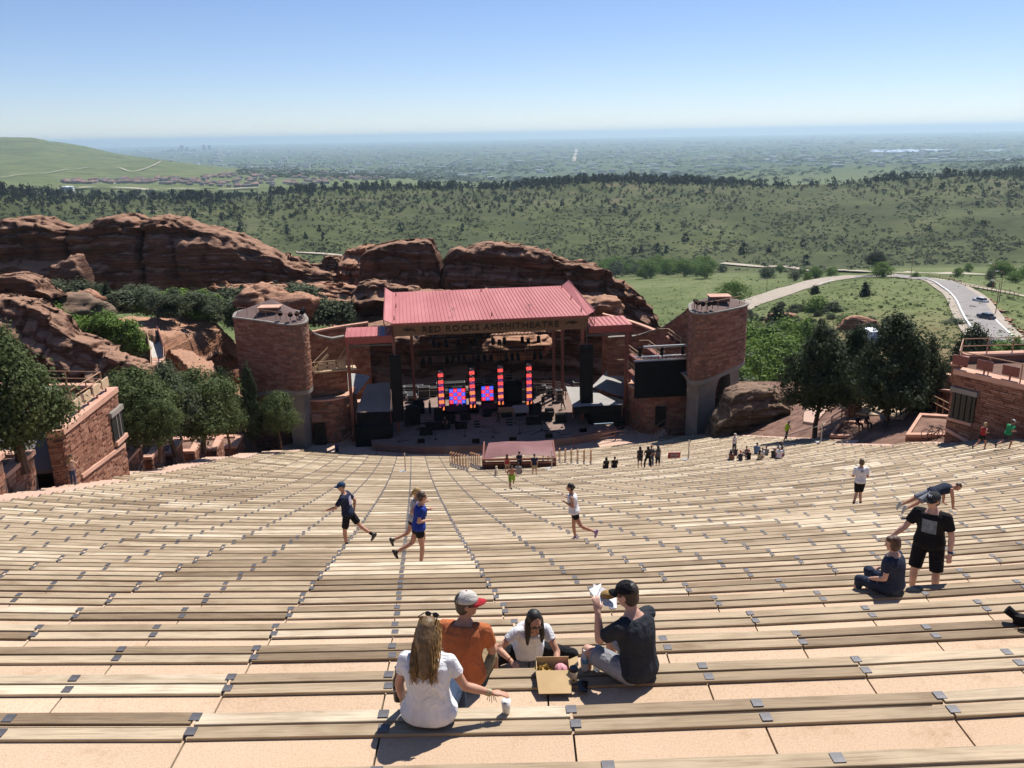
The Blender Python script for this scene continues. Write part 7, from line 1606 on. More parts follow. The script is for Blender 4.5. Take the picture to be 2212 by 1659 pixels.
    if hair:
        b = MB()
        if hst == 'buzz': ellipsoid(b, hcn + hu * .030 - face * .022, (.0775, .093, .094), HA)
        else: ellipsoid(b, hcn + hu * .034 - face * .026, (.087, .098, .098), HA); ellipsoid(b, hcn - hu * .03 - face * .045, (.080, .068, .075), HA)
        if hst == 'bob': ellipsoid(b, hcn - hu * .02 - face * .03, (.098, .095, .105), HA); ellipsoid(b, hcn + hu * .07 + face * .02, (.075, .08, .05), HA)
        if hst == 'longf':
            for q in (-1, 1): capsule(b, hcn + HX * q * .07 - face * .02, hcn + HX * q * .085 + face * .01 - Vector((0, 0, .16)), .040, .034); capsule(b, hcn + HX * q * .085 + face * .01 - Vector((0, 0, .16)), hcn + HX * q * .085 - Vector((0, 0, .27)), .034, .018)
        if hst in ('long', 'pony', 'bun'):
            if hst == 'long':
                e = hcn - face * .085 - hu * .06; q = tp(.42) - fr(sr_, sp2)[1] * (-.0) + Vector((0, 0, 0)); bk = -fr(sr_, sp2)[1]; e2 = tp(.40) + bk * .13; capsule(b, e, e2, .078, .055); capsule(b, hcn - face * .05, e, .09, .085)
                for q in (-1, 1): capsule(b, hcn + HX * q * .062 - face * .03, tp(.40) + bk * .125 + sr_ * q * .05, .045, .04)
            elif hst == 'pony': e = hcn - face * .11 + hu * .03; capsule(b, hcn - face * .08 + hu * .03, e, .03, .034); capsule(b, e, e - face * .06 - hu * .14, .036, .02)
            else: ellipsoid(b, hcn - face * .125 - hu * .0, (.036, .036, .036), HA)
        if hst == 'curly':
            rr_ = random.Random(9)
            for i in range(34): d = nrm((rr_.gauss(0, 1), rr_.gauss(-.5, 1), rr_.gauss(.3, 1))); ellipsoid(b, hcn + hu * .02 - face * .02 + (HX * d.x * .088 + face * d.y * .095 + hu * d.z * .095), (.028, .028, .028), HA, 8, 6)
        ho = emit('hair', b, hm, max(vox * .8, .011), 2)
        if hst == 'long' and vox < .015:                # loose strands over the mass
            rr_ = random.Random(4); b = MB(); bk = -fr(sr_, sp2)[1]
            for i in range(110):
                a = rr_.uniform(-1.9, 1.9); r0 = hcn + hu * (.075 + .035 * rr_.random()) + (HX * math.sin(a) * .07 - face * (math.cos(a) * .075 - .0)); p1 = hcn + HX * math.sin(a) * .105 - face * (max(0.0, math.cos(a)) * .105 + .012) - hu * .03; p2 = tp(.46) + bk * (.13 + .03 * rr_.random()) + sr_ * (math.sin(a) * .10 + rr_.uniform(-.02, .02)); p3 = tp(rr_.uniform(.31, .42)) + bk * (.145 + .03 * rr_.random()) + sr_ * (math.sin(a) * .085 + rr_.uniform(-.035, .035))
                pts = [r0, p1, p2, p3]; pv = None
                for k in range(10):
                    u = k / 9 * 3; i0 = min(2, int(u)); f = u - i0; q0, q1, q2, q3 = pts[max(i0 - 1, 0)], pts[i0], pts[i0 + 1], pts[min(i0 + 2, 3)]
                    q = .5 * ((2 * q1) + (-q0 + q2) * f + (2 * q0 - 5 * q1 + 4 * q2 - q3) * f * f + (-q0 + 3 * q1 - 3 * q2 + q3) * f ** 3) + sr_ * .012 * math.sin(k * 1.5 + i * 2.3) + bk * .008 * math.cos(k * 1.3 + i)
                    if pv is not None: b.cyl(pv, q, .0065 * (1 - k / 14), .0065 * (1 - (k + 1) / 14), 5, cap=False)
                    pv = q
            tag(emit('strands', b, hairm((hcol[0] * 1.9, hcol[1] * 1.75, hcol[2] * 1.4)), vox, 0, ho, False), None, None, None, 'stuff')
    if cap:
        dc, bc, back = cap; b = MB(); fd = -face if back else face; k = 7; n = 18; V = []; F_ = []
        cz = hcn + hu * .038 - face * .008
        for j in range(k + 1):
            ph = math.pi / 2 * j / k
            for i in range(n): a = 2 * math.pi * i / n; V.append(cz + HX * .094 * math.cos(a) * math.cos(ph) + face * .112 * math.sin(a) * math.cos(ph) + hu * .098 * math.sin(ph))
        for j in range(k):
            for i in range(n): F_.append((j * n + i, j * n + (i + 1) % n, (j + 1) * n + (i + 1) % n, (j + 1) * n + i))
        F_.append(tuple(range(n - 1, -1, -1))); b.add(V, F_); co = emit('cap', b, cloth(dc), vox, 0, t, False)
        b = MB(); V = []; m_ = 10
        for rr0, dz in ((.97, .0), (1.72, -.016)):
            for i in range(m_ + 1): a = math.pi * (.14 + .72 * i / m_); V.append(cz + HX * .092 * math.cos(a) * (1 if rr0 < 1 else 1.02) + fd * .110 * math.sin(a) * rr0 + hu * (.006 + dz - .022 * abs(math.cos(a)) ** 2))
        F_ = [(i, i + 1, m_ + 2 + i, m_ + 1 + i) for i in range(m_)]; V2 = [v - hu * .006 for v in V]; o_ = len(V); F_ += [tuple(o_ + x for x in f[::-1]) for f in F_]
        b.add(V + V2, F_ + [(m_ + 1 + i, m_ + 2 + i, o_ + m_ + 2 + i, o_ + m_ + 1 + i) for i in range(m_)]); emit('brim', b, cloth(bc), vox, 0, co, False)
        if vox < .02: b = MB(); ellipsoid(b, cz + hu * .099, (.009, .009, .005), HA, 8, 5); emit('cap_button', b, cloth(bc), vox, 0, co, False)
    if glasses:
        gz = hcn + hu * (.0 if glasses is True else .125) + face * (.0 if glasses is True else -.05); b = MB()
        for q in (-1, 1): ellipsoid(b, gz + HX * q * .034 + face * .094, (.030, .008, .022), HA, 12, 7); b.bar(gz + HX * q * .066 + face * .088 + hu * .004, gz + HX * q * .078 - face * .01 + hu * .004, .006, .008)
        b.bar(gz - HX * .02 + face * .10 + hu * .006, gz + HX * .02 + face * .10 + hu * .006, .006, .006); emit('sunglasses', b, GLASS_K, vox, 0, t, False)
    J = dict(t=t, rs=rs, hcn=hcn, HX=HX, face=face, hu=hu, wR=wR, wL=wL, eR=eR, eL=eL, tp=tp, sr=sr_, sp2=sp2, fr=fr, prof=prof, emit=emit, s=s, M=M, kR=kR, kL=kL, aR=aR, aL=aL)
    if extra: extra(J)
    return J
def fuse_pending():
    sc2 = bpy.data.scenes.new('tmp_fuse'); tmp = []
    for o, vx, sm in PEND:
        q = bpy.data.objects.new('tmp', o.data); md = q.modifiers.new('r', 'REMESH'); md.mode = 'VOXEL'; md.voxel_size = vx; md.use_smooth_shade = True
        if sm: sd = q.modifiers.new('s', 'SMOOTH'); sd.factor = .5; sd.iterations = sm
        sc2.collection.objects.link(q); tmp.append(q)
    sc2.view_layers[0].update(); dg = sc2.view_layers[0].depsgraph
    for (o, vx, sm), q in zip(PEND, tmp):
        me = bpy.data.meshes.new_from_object(q.evaluated_get(dg)); old = o.data
        if len(me.polygons) > 10: o.data = me
        if not me.materials and old.materials: me.materials.append(old.materials[0])
    for q in tmp: bpy.data.objects.remove(q)
    bpy.data.scenes.remove(sc2); PEND.clear()
def shirt_print(J, boxes, m, d=.34, front=True, nm='shirt_print'):
    """flat print on chest or back: boxes (x0, x1, z0, z1) about the spine point d, wrapped on the torso"""
    X, Y = J['fr'](J['sr'], J['sp2']); b = MB(); sg = 1 if front else -1
    for x0, x1, z0, z1 in boxes:
        n = 6; V = []
        for i in range(n + 1):
            for zz in (z0, z1):
                x = x0 + (x1 - x0) * i / n; dd = d + zz; rx = np.interp(dd, [p[0] for p in J['prof']], [p[1] for p in J['prof']]) + .036; ry = np.interp(dd, [p[0] for p in J['prof']], [p[2] for p in J['prof']]) + .036
                yy = ry * (max(0, 1 - (abs(x) / rx) ** 2.35)) ** (1 / 2.35); V.append(J['tp'](dd) + X * x + Y * yy * sg)
        b.add(V, [(2 * i, 2 * i + 2, 2 * i + 3, 2 * i + 1) if sg > 0 else (2 * i, 2 * i + 1, 2 * i + 3, 2 * i + 2) for i in range(n)])
    return J['emit'](nm, b, m, .01, 0, J['t'], False)
def seat_at(px, py):
    p, k = on_seat(px, py); return p, k
def tread(k, X, dy=.55):                                # standing point in row k's tread
    return Vector((X, rowY(k, X) - dy, rowZ(k) - .05))

WHITE = (.74, .74, .76); NAVY = (.020, .026, .055); BLK = (.014, .014, .016); CHAR = (.030, .034, .042); ORANGE = (.46, .14, .055); KHAKI = (.27, .205, .115); GREY = (.24, .245, .26); DENIM = (.045, .065, .11)
PI = math.pi
# ---- the four people eating in the foreground
p = atz(928, 1552, rowZ(0)); 
def x_w1(J):
    e = J['emit']; b = MB(); w = J['wR']
    for k in range(4): b.cyl(w - nrm(J['wR'] - J['eR']) * (.012 + .011 * k), w - nrm(J['wR'] - J['eR']) * (.006 + .011 * k), .034, .034, 12)
    e('bracelets', b, m_vary('gold_bracelets', (.32, .27, .10), (.55, .5, .38), .35, .5, .5, 40), .01, 0, J['t'], False)
    b = MB()
    for k in range(5): a = w + Vector((.012 * (k - 2), .01, -.03)); b.cyl(a, a + Vector((.008 * (k - 2), .0, -.05 - .012 * (k % 3))), .003, .003, 5)
    e('tassels', b, cloth((.25, .2, .12)), .01, 0, J['t'], False)
W1P = person('woman in white tee with long blonde hair seated in front, back to camera', p, math.radians(8), 1.66, 'sit', dict(spine=(.02, -.02, 1), spine2=(-.02, .16, 1), neck=(.05, .2, 1), face=(.15, 1, -.25), uar=(.42, .05, -.85), far=(.92, .22, -.36), handr=(.95, .2, -.15), handrn=(0, 0, 1), handrc=.5, ual=(-.30, .05, -1), fal=(.02, .30, -1), handlc=.8, thr=(.12, 1, -.02), thl=(-.12, 1, -.02), shr=(.02, .1, -1), shl=(-.02, .1, -1)), True, 1.22, SK1, (WHITE, .5), (DENIM, 1.9), ('long', (.15, .092, .04)), None, (.3, .28, .25), .0095, 'top', 'people eating in the foreground', extra=x_w1)
p = atz(1003, 1472, rowZ(1)); 
person('man in orange tee and red-brimmed cap seated with his back to the camera', p, math.radians(12), 1.74, 'sit', dict(spine=(0, -.04, 1), spine2=(.02, .26, 1), neck=(.05, .22, 1), headup=(.02, .05, 1), face=(1, .35, -.18), uar=(.16, .35, -1), far=(-.1, .9, -.4), ual=(-.2, .4, -1), fal=(.2, .9, -.4)), False, 1.12, SK2, (ORANGE, .62), (KHAKI, .85), ('short', (.05, .035, .022)), ((.55, .52, .47), (.40, .025, .035), False), (.1, .09, .08), .0095, True, 'people eating in the foreground')
p = atz(1152, 1382, rowZ(2)) ; p = Vector((aty(1140, 1400, rowY(2, .2) - .3).x, rowY(2, .2) - .30, rowZ(2) + .06))
def x_w3(J):
    b = MB(); b.cyl(J['wR'].lerp(J['eR'], .12), J['wR'].lerp(J['eR'], .09), .031, .031, 12); J['emit']('bracelet', b, cloth((.2, .06, .03)), .01, 0, J['t'], False)
    b = MB(); ellipsoid(b, J['hcn'] + J['face'] * .092 - J['hu'] * .052, (.021, .008, .009), (J['HX'], J['face'], J['hu'])); J['emit']('lips', b, mat('lips', (.42, .09, .08), .4), .01, 0, J['t'], False)
person('dark-haired woman in white tee leaning over the food box, facing the camera', p, math.radians(172), 1.62, 'sit', dict(spine=(0, .38, 1), spine2=(-.02, .72, .75), neck=(-.05, .55, .9), headup=(-.08, .35, 1), face=(-.18, 1, -.62), uar=(.75, .25, -.55), far=(-.45, .85, -.10), handr=(-.5, .7, -.55), handrc=.7, ual=(-.35, .55, -.75), fal=(.2, .8, -.35), thr=(.9, .3, -.1), thl=(-.9, .3, -.1), shr=(-.6, -.7, -.4), shl=(.6, -.7, -.4)), True, 1.06, SK1, (WHITE, .5), (BLK, 1.9), ('longf', (.012, .009, .008)), None, (.3, .3, .3), .0095, True, 'people eating in the foreground', extra=x_w3)
p = atz(1377, 1462, rowZ(1))
def x_m4(J):
    pass
M4 = person('man in charcoal tee and black cap seated eating a sandwich, facing left', p, math.radians(-40), 1.82, 'sit', dict(hip=(0, 0, .10), spine=(0, .02, 1), spine2=(0, .26, 1), neck=(0, .42, 1), headup=(0, .22, 1), face=(-.25, 1, -.42), uar=(.10, .72, -.75), far=(-.14, .22, .98), handr=(-.15, .3, .8), handrc=.7, ual=(-.10, .75, -.72), fal=(.12, .22, .98), handl=(.15, .3, .8), handlc=.7, thr=(.10, .95, .22), shr=(-.05, .15, -1), thl=(-.35, .90, .26), shl=(0, .05, -1)), False, 1.10, SK4, (CHAR, .68), ((.30, .305, .33), .88), ('short', (.03, .02, .014)), (BLK, BLK, False), (.4, .4, .42), .0095, True, 'people eating in the foreground')
# ---- couple at the right
p = atz(1917, 1272, rowZ(4)); k4 = ground_k(p.x, p.y)
q, kk = on_seat(1932, 1278); kk = round(kk); base = Vector((q.x, rowY(kk, q.x) - .04, rowZ(kk)))
WR = person('woman in navy tee with short brown hair seated at the right, facing left', base, math.radians(-48), 1.64, 'sit', dict(spine=(0, -.05, 1), spine2=(0, .08, 1), face=(-.55, 1, -.1), uar=(.2, .1, -1), far=(-.1, .9, -.3), ual=(-.2, .1, -1), fal=(.2, .85, -.35), thr=(.2, .98, .12), thl=(-.25, .98, .16), shr=(0, -.1, -1), shl=(0, .05, -1)), True, 1.28, SK4, ((.028, .036, .062), .6), ((.028, .036, .062), 1.35), ('bob', (.075, .04, .024)), None, (.1, .1, .1), .011, False, 'couple at the right', belly=.02)
stand = Vector((base.x + .78, rowY(kk + 1, base.x + .78) - .62, rowZ(kk + 1) - .05))
def x_ny(J):
    cz = J['hcn'] + J['hu'] * .10 + J['face'] * .088; me = text_mesh('NY', .055, .004, .62)
    rot = J['M']; ax = rot @ J['HX'] * -1; up = rot @ nrm(J['hu'] - J['face'] * .55)
    ax = -(ax); o = place_text('cap_emblem', me, mat('white_emblem', (.7, .7, .72), .7), J['t'], J['rs'](cz), ax, up)
    shirt_print(J, [(-.10, .10, -.12, .10)], m_noise('grey_shirt_print', [(.3, (.10, .12, .14)), (.7, (.22, .26, .30))], 14, 4, .85), .34)
    b = MB(); f = nrm(J['wL'] - J['eL']); b.cyl(J['wL'] - f * .035, J['wL'] - f * .005, .034, .034, 12); b.box(J['wL'] - f * .02 + Vector((-.034, 0, 0)), (.012, .036, .036)); J['emit']('wristwatch', b, mat('blue_watch', (.02, .04, .12), .3), .01, 0, J['t'], False)
MR = person('man in black tee and dark cap standing over the seated woman at the right', stand, math.radians(218), 1.78, 'stand', dict(hip=(0, -.02, .93), spine=(0, .04, 1), spine2=(0, .14, 1), neck=(0, .16, 1), face=(.45, 1, -.22), headup=(0, .06, 1), uar=(.42, .22, -.85), far=(.60, .42, -.68), handrc=.9, ual=(-.34, .05, -1), fal=(-.06, .25, -1), handlc=.6, thr=(.10, .10, -1), shr=(.02, -.10, -1), thl=(-.12, .12, -1), shl=(-.02, -.14, -1)), False, 1.18, SK4, (BLK, .7), ((.012, .012, .016), .95), ('short', (.05, .032, .02)), ((.045, .048, .05), (.028, .03, .032), False), (.05, .05, .05), .011, True, 'couple at the right', extra=x_ny)
# ---- push-up man
q, kk = on_seat(2048, 1102); kk = round(kk)
hand = Vector((q.x, rowY(kk, q.x), rowZ(kk))); 
loc = Vector((q.x - .72, rowY(kk, q.x - .7) + .05, rowZ(kk) + .06))
person('man in navy sleeveless top doing a push-up behind the standing man', loc, math.radians(84), 1.78, 'stand', dict(hip=(0, .06, .50), spine=(0, .93, .36), spine2=(0, .96, .18), hipr=(.9, -.2, .1), neck=(.2, .9, .0), headup=(.05, .85, .2), face=(.3, .2, -1), uar=(.15, .18, -1), far=(.05, .12, -1), handr=(.2, .9, -.3), ual=(-.2, .05, -1), fal=(.0, .05, -1), handl=(.2, .9, -.3), thr=(.1, -.86, -.32), shr=(.05, -.95, -.48), thl=(-.1, -.86, -.34), shl=(-.05, -.95, -.50), footr=(0, -.25, -1), footl=(0, -.25, -1)), False, 1.12, SK2, ((.022, .028, .05), 0), ((.20, .205, .23), 1.0), ('buzz', (.06, .04, .03)), None, (.42, .44, .42), .013, False, 'people exercising on the seats')
# ---- runners
def runner(px, pyf, label, yaw, dk=0, **kw):
    q, k = on_seat(px, pyf); kk = math.ceil(k - .15) + dk; X = q.x; return person(label, Vector((X, rowY(kk, X) - .25, rowZ(kk) + .0)), yaw, group='people exercising on the seats', **kw)
def x_back(J): shirt_print(J, [(-.085, .085, -.13, .09)], m_noise('red_white_print', [(.35, (.35, .05, .06)), (.5, (.5, .5, .55)), (.65, (.05, .08, .3))], 22, 3, .85), .34, False)
runner(752, 1172, 'runner in navy tee and blue cap striding to the left', math.radians(-82), pose='run', ov=dict(uar=(.2, -.7, -.8), far=(.0, .1, -1), ual=(-.2, .55, -.8), fal=(.1, .9, -.3), thr=(.04, -.55, -.85), shr=(.02, -.75, -.6), thl=(-.04, .18, -1), shl=(-.02, -.05, -1), hip=(0, 0, .90)), h=1.80, skin=SK1, top=(NAVY, .75), bottom=(BLK, .85), hair=('buzz', (.1, .08, .06)), cap=((.025, .06, .12), (.03, .075, .16), False), shoes=(.06, .06, .06), socks=BLK, vox=.014, glasses=True, extra=x_back)
def x_front(J): shirt_print(J, [(-.07, .07, -.10, .08)], m_noise('white_blue_print', [(.4, (.55, .57, .6)), (.6, (.03, .06, .28))], 24, 3, .85), .34, True)
runner(905, 1208, 'front runner with curly hair in bright blue tee running to the right', math.radians(76), pose='run', ov=dict(uar=(.3, -.35, -.85), far=(-.35, .85, -.1), ual=(-.25, -.1, -1), fal=(.1, .95, .35), thr=(.04, .10, -1), shr=(.02, -.12, -1), thl=(-.04, -.30, -.9), shl=(-.02, -.95, -.50), hip=(0, 0, .88)), h=1.68, female=True, wide=1.08, skin=SK1, top=((.020, .045, .26), .6), bottom=(BLK, .45), hair=('curly', (.06, .035, .02)), shoes=(.04, .04, .04), vox=.013, extra=x_front)
runner(893, 1184, 'blonde runner with ponytail half hidden behind the blue-shirted runner', math.radians(72), pose='run', ov=dict(thr=(.04, .45, -.9), shr=(.02, -.15, -1)), h=1.70, female=True, skin=SK1, top=((.45, .43, .42), 0), bottom=(BLK, .4), hair=('pony', (.34, .22, .09)), shoes=(.05, .05, .05), vox=.014)
runner(1243, 1162, 'runner in white tank top and black shorts running to the left', math.radians(-80), pose='run', ov=dict(uar=(.2, -.2, -1), far=(-.1, .85, .45), ual=(-.2, -.25, -1), fal=(.15, .85, .45), thr=(.04, .05, -1), shr=(.02, -.1, -1), thl=(-.04, -.45, -.85), shl=(-.02, -.92, -.35), hip=(0, 0, .88), face=(0, 1, .15)), h=1.64, female=True, wide=1.08, skin=SK2, top=(WHITE, 0), bottom=(BLK, .38), hair=('bun', (.012, .010, .009)), shoes=(.30, .2, .34), vox=.014)
def x_ua(J): shirt_print(J, [(-.035, -.015, .02, .07), (.015, .035, .02, .07), (-.02, .02, .038, .052), (-.03, .03, -.005, .003)], mat('black_emblem', (.02, .02, .02), .8), .36, False)
runner(1857, 1084, 'boy in white tee and black shorts walking away from the camera', math.radians(6), pose='walk', ov=dict(uar=(.22, -.1, -1), far=(.0, .9, -.15), ual=(-.22, -.1, -1), fal=(.0, .9, -.15), thr=(-.10, .05, -1), shr=(.08, -.1, -1), thl=(.02, -.05, -1), shl=(-.30, -.35, -1), hip=(0, 0, .88)), h=1.66, skin=SK1, top=(WHITE, .75), bottom=(BLK, .88), hair=('bob', (.10, .065, .035)), shoes=(.30, .28, .2), socks=BLK, vox=.016, extra=x_ua)
runner(2134, 970, 'blonde woman in red sports top running beside the green-shirted man', math.radians(62), pose='run', h=1.68, female=True, skin=SK2, top=((.36, .03, .03), 0), bottom=(BLK, .35), hair=('pony', (.38, .27, .12)), shoes=(.05, .05, .05), vox=.02, ov=dict(tuck=True))
runner(2163, 966, 'man in green tee and pale cap running at the right edge', math.radians(70), pose='run', ov=dict(spine=(0, .3, 1), spine2=(0, .45, 1), face=(0, 1, -.4)), h=1.76, skin=SK2, top=((.035, .27, .10), .6), bottom=((.04, .04, .045), .8), hair=('short', (.05, .03, .02)), cap=((.45, .45, .45), (.4, .4, .4), False), shoes=(.05, .05, .05), vox=.02)
runner(1106, 1056, 'shirtless runner in bright green shorts coming up the seats', math.radians(176), pose='run', ov=dict(spine=(0, .35, 1), spine2=(0, .6, 1), face=(0, 1, -.2)), h=1.78, skin=SK3, top=None, bottom=((.22, .42, .04), .75), hair=('buzz', (.02, .015, .012)), shoes=(.05, .05, .05), vox=.022)
# woman photographing at the left wall
pw = aty(160, 1046, 39.8)
person('woman in cropped top and jeans photographing beside the left stone building', pw, math.radians(20), 1.66, 'stand', dict(uar=(.2, .7, -.7), far=(-.15, .7, .7), ual=(-.2, .7, -.7), fal=(.15, .7, .7)), True, 1.0, SK1, ((.55, .36, .28), .5), ((.06, .08, .14), 1.95), ('long', (.34, .22, .09)), ((.02, .02, .02), (.02, .02, .02), False), (.1, .1, .1), .022, False, 'people at the edges')
# ---- groups near the front
def far_p(px, py, label, yaw=0.0, pose='stand', grp='visitors near the stage', vox=.03, dk=0, sit=False, **kw):
    q, k = on_seat(px, py)
    if sit: kk = math.ceil(k - .2) + dk; loc = Vector((q.x, rowY(kk, q.x) - .04, rowZ(kk)))
    else: kk = math.ceil(k - .2) + dk; loc = Vector((q.x, rowY(kk, q.x) - .3, rowZ(kk) - .03))
    return person(label, loc, yaw, pose=pose, group=grp, vox=vox, hands=False, **kw)
far_p(1096, 1020, 'woman in red top standing in front of the mixing platform', .1, h=1.68, female=True, skin=SK2, top=((.36, .06, .06), 0), bottom=((.35, .28, .2), .6), hair=('long', (.06, .03, .015)))
far_p(1122, 1016, 'man in dark tee and cap facing the camera at the mixing platform', 2.9, ov=dict(far=(-.5, .8, .2)), skin=SK3, top=(NAVY, .6), bottom=(BLK, .9), hair=('short', (.02, .015, .01)), cap=(BLK, BLK, False))
far_p(1155, 1025, 'man in navy tee and khaki shorts standing at the mixing platform', -.15, skin=SK1, top=(NAVY, .6), bottom=((.42, .34, .22), .85), hair=('short', (.03, .02, .015)))
far_p(1120, 1024, 'seated man in grey tee in front of the mixing platform', .2, 'sit', sit=True, skin=SK3, top=(GREY, .6), bottom=(BLK, .9), hair=('short', (.02, .015, .01)))
far_p(1309, 1011, 'left one of two seated people in black', 0, 'sit', sit=True, female=True, skin=SK1, top=(BLK, .6), bottom=(BLK, 1.9), hair=('long', (.012, .01, .008)))
far_p(1331, 1011, 'right one of two seated people in black', 0, 'sit', sit=True, skin=SK1, top=(BLK, .6), bottom=(BLK, 1.9), hair=('short', (.012, .01, .008)))
far_p(1380, 1007, 'leftmost of four standing friends, in dark tee and shorts', 0, skin=SK2, top=((.035, .035, .035), .6), bottom=((.05, .05, .05), .8), hair=('long', (.02, .012, .008)), female=True)
far_p(1397, 1008, 'second of four standing friends, in black with legs apart', .1, ov=dict(thr=(.32, 0, -1), thl=(-.32, 0, -1), uar=(.5, -.2, -.8), far=(-.6, .1, -.7), ual=(-.5, -.2, -.8), fal=(.6, .1, -.7)), skin=SK2, top=(BLK, .6), bottom=(BLK, 1.9), hair=('long', (.012, .01, .008)), female=True)
far_p(1408, 1006, 'third of four standing friends, with hat and blue jeans', .3, skin=SK1, top=((.07, .08, .09), .7), bottom=((.07, .10, .16), 1.95), hair=('short', (.12, .07, .03)), cap=((.25, .14, .06), (.25, .14, .06), False))
far_p(1419, 1006, 'rightmost of four standing friends, with grey top', -.3, skin=SK2, top=((.10, .105, .12), .7), bottom=(BLK, 1.3), hair=('long', (.015, .012, .01)), female=True)
kids = [(1575, 990, WHITE, 'long', (.02, .012, .01), None), (1584, 994, (.20, .085, .05), 'long', (.012, .01, .008), None), (1592, 983, (.06, .05, .05), 'short', (.03, .02, .015), None), (1601, 994, (.05, .05, .06), 'short', (.02, .015, .01), ((.6, .05, .09), (.6, .05, .09))), (1612, 982, (.16, .12, .12), 'short', (.03, .02, .01), None), (1622, 992, BLK, 'short', (.02, .015, .01), ((.35, .04, .04), (.35, .04, .04))), (1634, 979, (.12, .20, .34), 'short', (.05, .03, .02), None), (1642, 992, (.45, .38, .27), 'long', (.03, .02, .015), None), (1652, 988, (.6, .6, .62), 'short', (.04, .03, .02), None), (1663, 984, (.16, .18, .17), 'short', (.08, .05, .03), None), (1674, 988, (.04, .045, .04), 'short', (.06, .04, .03), ((.6, .6, .6), (.6, .6, .6))), (1688, 990, WHITE, 'short', (.7, .7, .72), None), (1686, 978, (.05, .05, .06), 'long', (.015, .01, .01), None), (1696, 985, (.05, .09, .17), 'short', (.05, .03, .02), None)]
klab = ['child in white top at the left end of the seated class', 'child in rust brown top second from left in the seated class', 'small child in grey behind the rust brown top', 'child with pink hat in the seated class', 'child in mauve top behind the pink hat', 'child in black with red cap in the seated class', 'grown-up in light blue shirt in the seated class', 'child in beige top in the middle of the seated class', 'child in pale top right of the beige one', 'child in grey-green tee sitting apart in the class', 'child with white cap and dark top in the class', 'person with white cloth over head and shoulders in the class', 'person with dark long hair behind the white cloth', 'child in blue top at the right end of the seated class']
for (px, py, c, hs, hc, cp), lb in zip(kids, klab): far_p(px, py, lb, random.Random(px).uniform(-.8, .8), 'squat', 'seated school class', .032, sit=True, h=1.35 if 'child' in lb else 1.68, top=(c, .7), bottom=((.05, .05, .07) if px != 1688 else (.4, .03, .1), .9), hair=(hs, hc), cap=(*cp, False) if cp else None, skin=SK2)
far_p(1586, 975, 'teacher in white top and sun hat standing behind the seated class', 2.6, h=1.7, female=True, ov=dict(far=(-.3, .9, .1)), skin=SK1, top=(WHITE, .5), bottom=((.04, .04, .06), 1.9), hair=('short', (.2, .13, .06)), cap=((.6, .56, .48), (.6, .56, .48), False))
pv = on_bank(1699, 948); person('worker in bright yellow vest under the right junipers', on_seat(1698, 950)[0], 1.2, 1.75, 'walk', dict(spine2=(0, .3, 1)), False, 1.05, SK2, ((.55, .75, .03), .6), ((.03, .03, .035), 1.95), ('short', (.03, .02, .01)), ((.6, .6, .6), (.6, .6, .6), False), vox=.03, hands=False, group='people at the edges')
for px, py, lb, c in [(1850, 930, 'left seated person in the shade under the right junipers', (.03, .03, .035)), (1869, 928, 'middle seated person in the shade under the right junipers', (.04, .05, .05)), (1903, 926, 'right seated person in pale blue in the shade under the right junipers', (.16, .20, .24))]: person(lb, on_bank(px, py, .5), 2.8, 1.7, 'sit', None, False, 1.0, SK2, (c, .6), ((.03, .03, .035), 1.9), ('short', (.02, .015, .01)), vox=.03, hands=False, group='people in the shade')
person('staff member in blue shirt standing at the left end of the front row', Vector((aty(728, 970, 84.6).x, 84.6, ORCZ)), .3, 1.78, 'stand', None, False, 1.05, SK2, ((.03, .06, .16), .6), (BLK, 1.95), ('short', (.02, .015, .01)), vox=.03, hands=False, group='stage crew')
for i, (u, v, yw, lb, c) in enumerate([(-6.9, 6.4, 1.0, 'crew member silhouetted left of the first lit column', BLK), (6.0, 10.2, -.5, 'crew member in black behind the rightmost lit column', BLK), (6.7, 6.4, .4, 'crew member standing right of the rightmost lit column', (.03, .03, .04)), (8.9, 5.4, -.9, 'crew member in mauve top pushing a case in the sunlight', (.10, .05, .07)), (8.1, 7.6, .8, 'crew member behind the tall narrow case', BLK), (.7, 1.4, 3.0, 'crew member in dark clothes at the stage front', BLK), (-5.4, .2, 3.2, 'crew member bending at the left pedal table', BLK)]):
    person(lb, S(u, v, DECKZ), yw, 1.78, 'walk' if i % 2 else 'stand', None, False, 1.0, SK2, (c, .6), (BLK, 1.95), ('short', (.02, .015, .01)), vox=.03, hands=False, group='stage crew')
fuse_pending()

# ---------------------------------------------------------------- dog beside the platform
dp, dkk = on_seat(1073, 1027); dkk = math.ceil(dkk - .2); dp = Vector((dp.x, rowY(dkk, dp.x) - .3, rowZ(dkk) - .03))
t = thing('dog', 'small cream dog sitting in front of the mixing platform', 'dog', dp); b = MB(); o = dp
capsule(b, o + Vector((0, .02, .20)), o + Vector((0, .16, .48)), .17, .13); ellipsoid(b, o + Vector((0, .0, .15)), (.19, .2, .16)); capsule(b, o + Vector((0, .18, .5)), o + Vector((0, .24, .62)), .09, .08); ellipsoid(b, o + Vector((0, .27, .68)), (.085, .11, .085)); capsule(b, o + Vector((0, .35, .66)), o + Vector((0, .42, .64)), .045, .03)
for s in (-1, 1): capsule(b, o + Vector((.08 * s, .22, .4)), o + Vector((.08 * s, .24, .02)), .05, .035); capsule(b, o + Vector((.14 * s, .0, .12)), o + Vector((.16 * s, .2, .03)), .07, .04); ellipsoid(b, o + Vector((.075 * s, .24, .75)), (.03, .02, .05))
capsule(b, o + Vector((0, -.18, .1)), o + Vector((.1, -.32, .06)), .04, .025); b.sm = True; dg_ = obj('body', b, cloth((.55, .46, .32)), t); PEND.append((dg_, .03, 2)); fuse_pending()

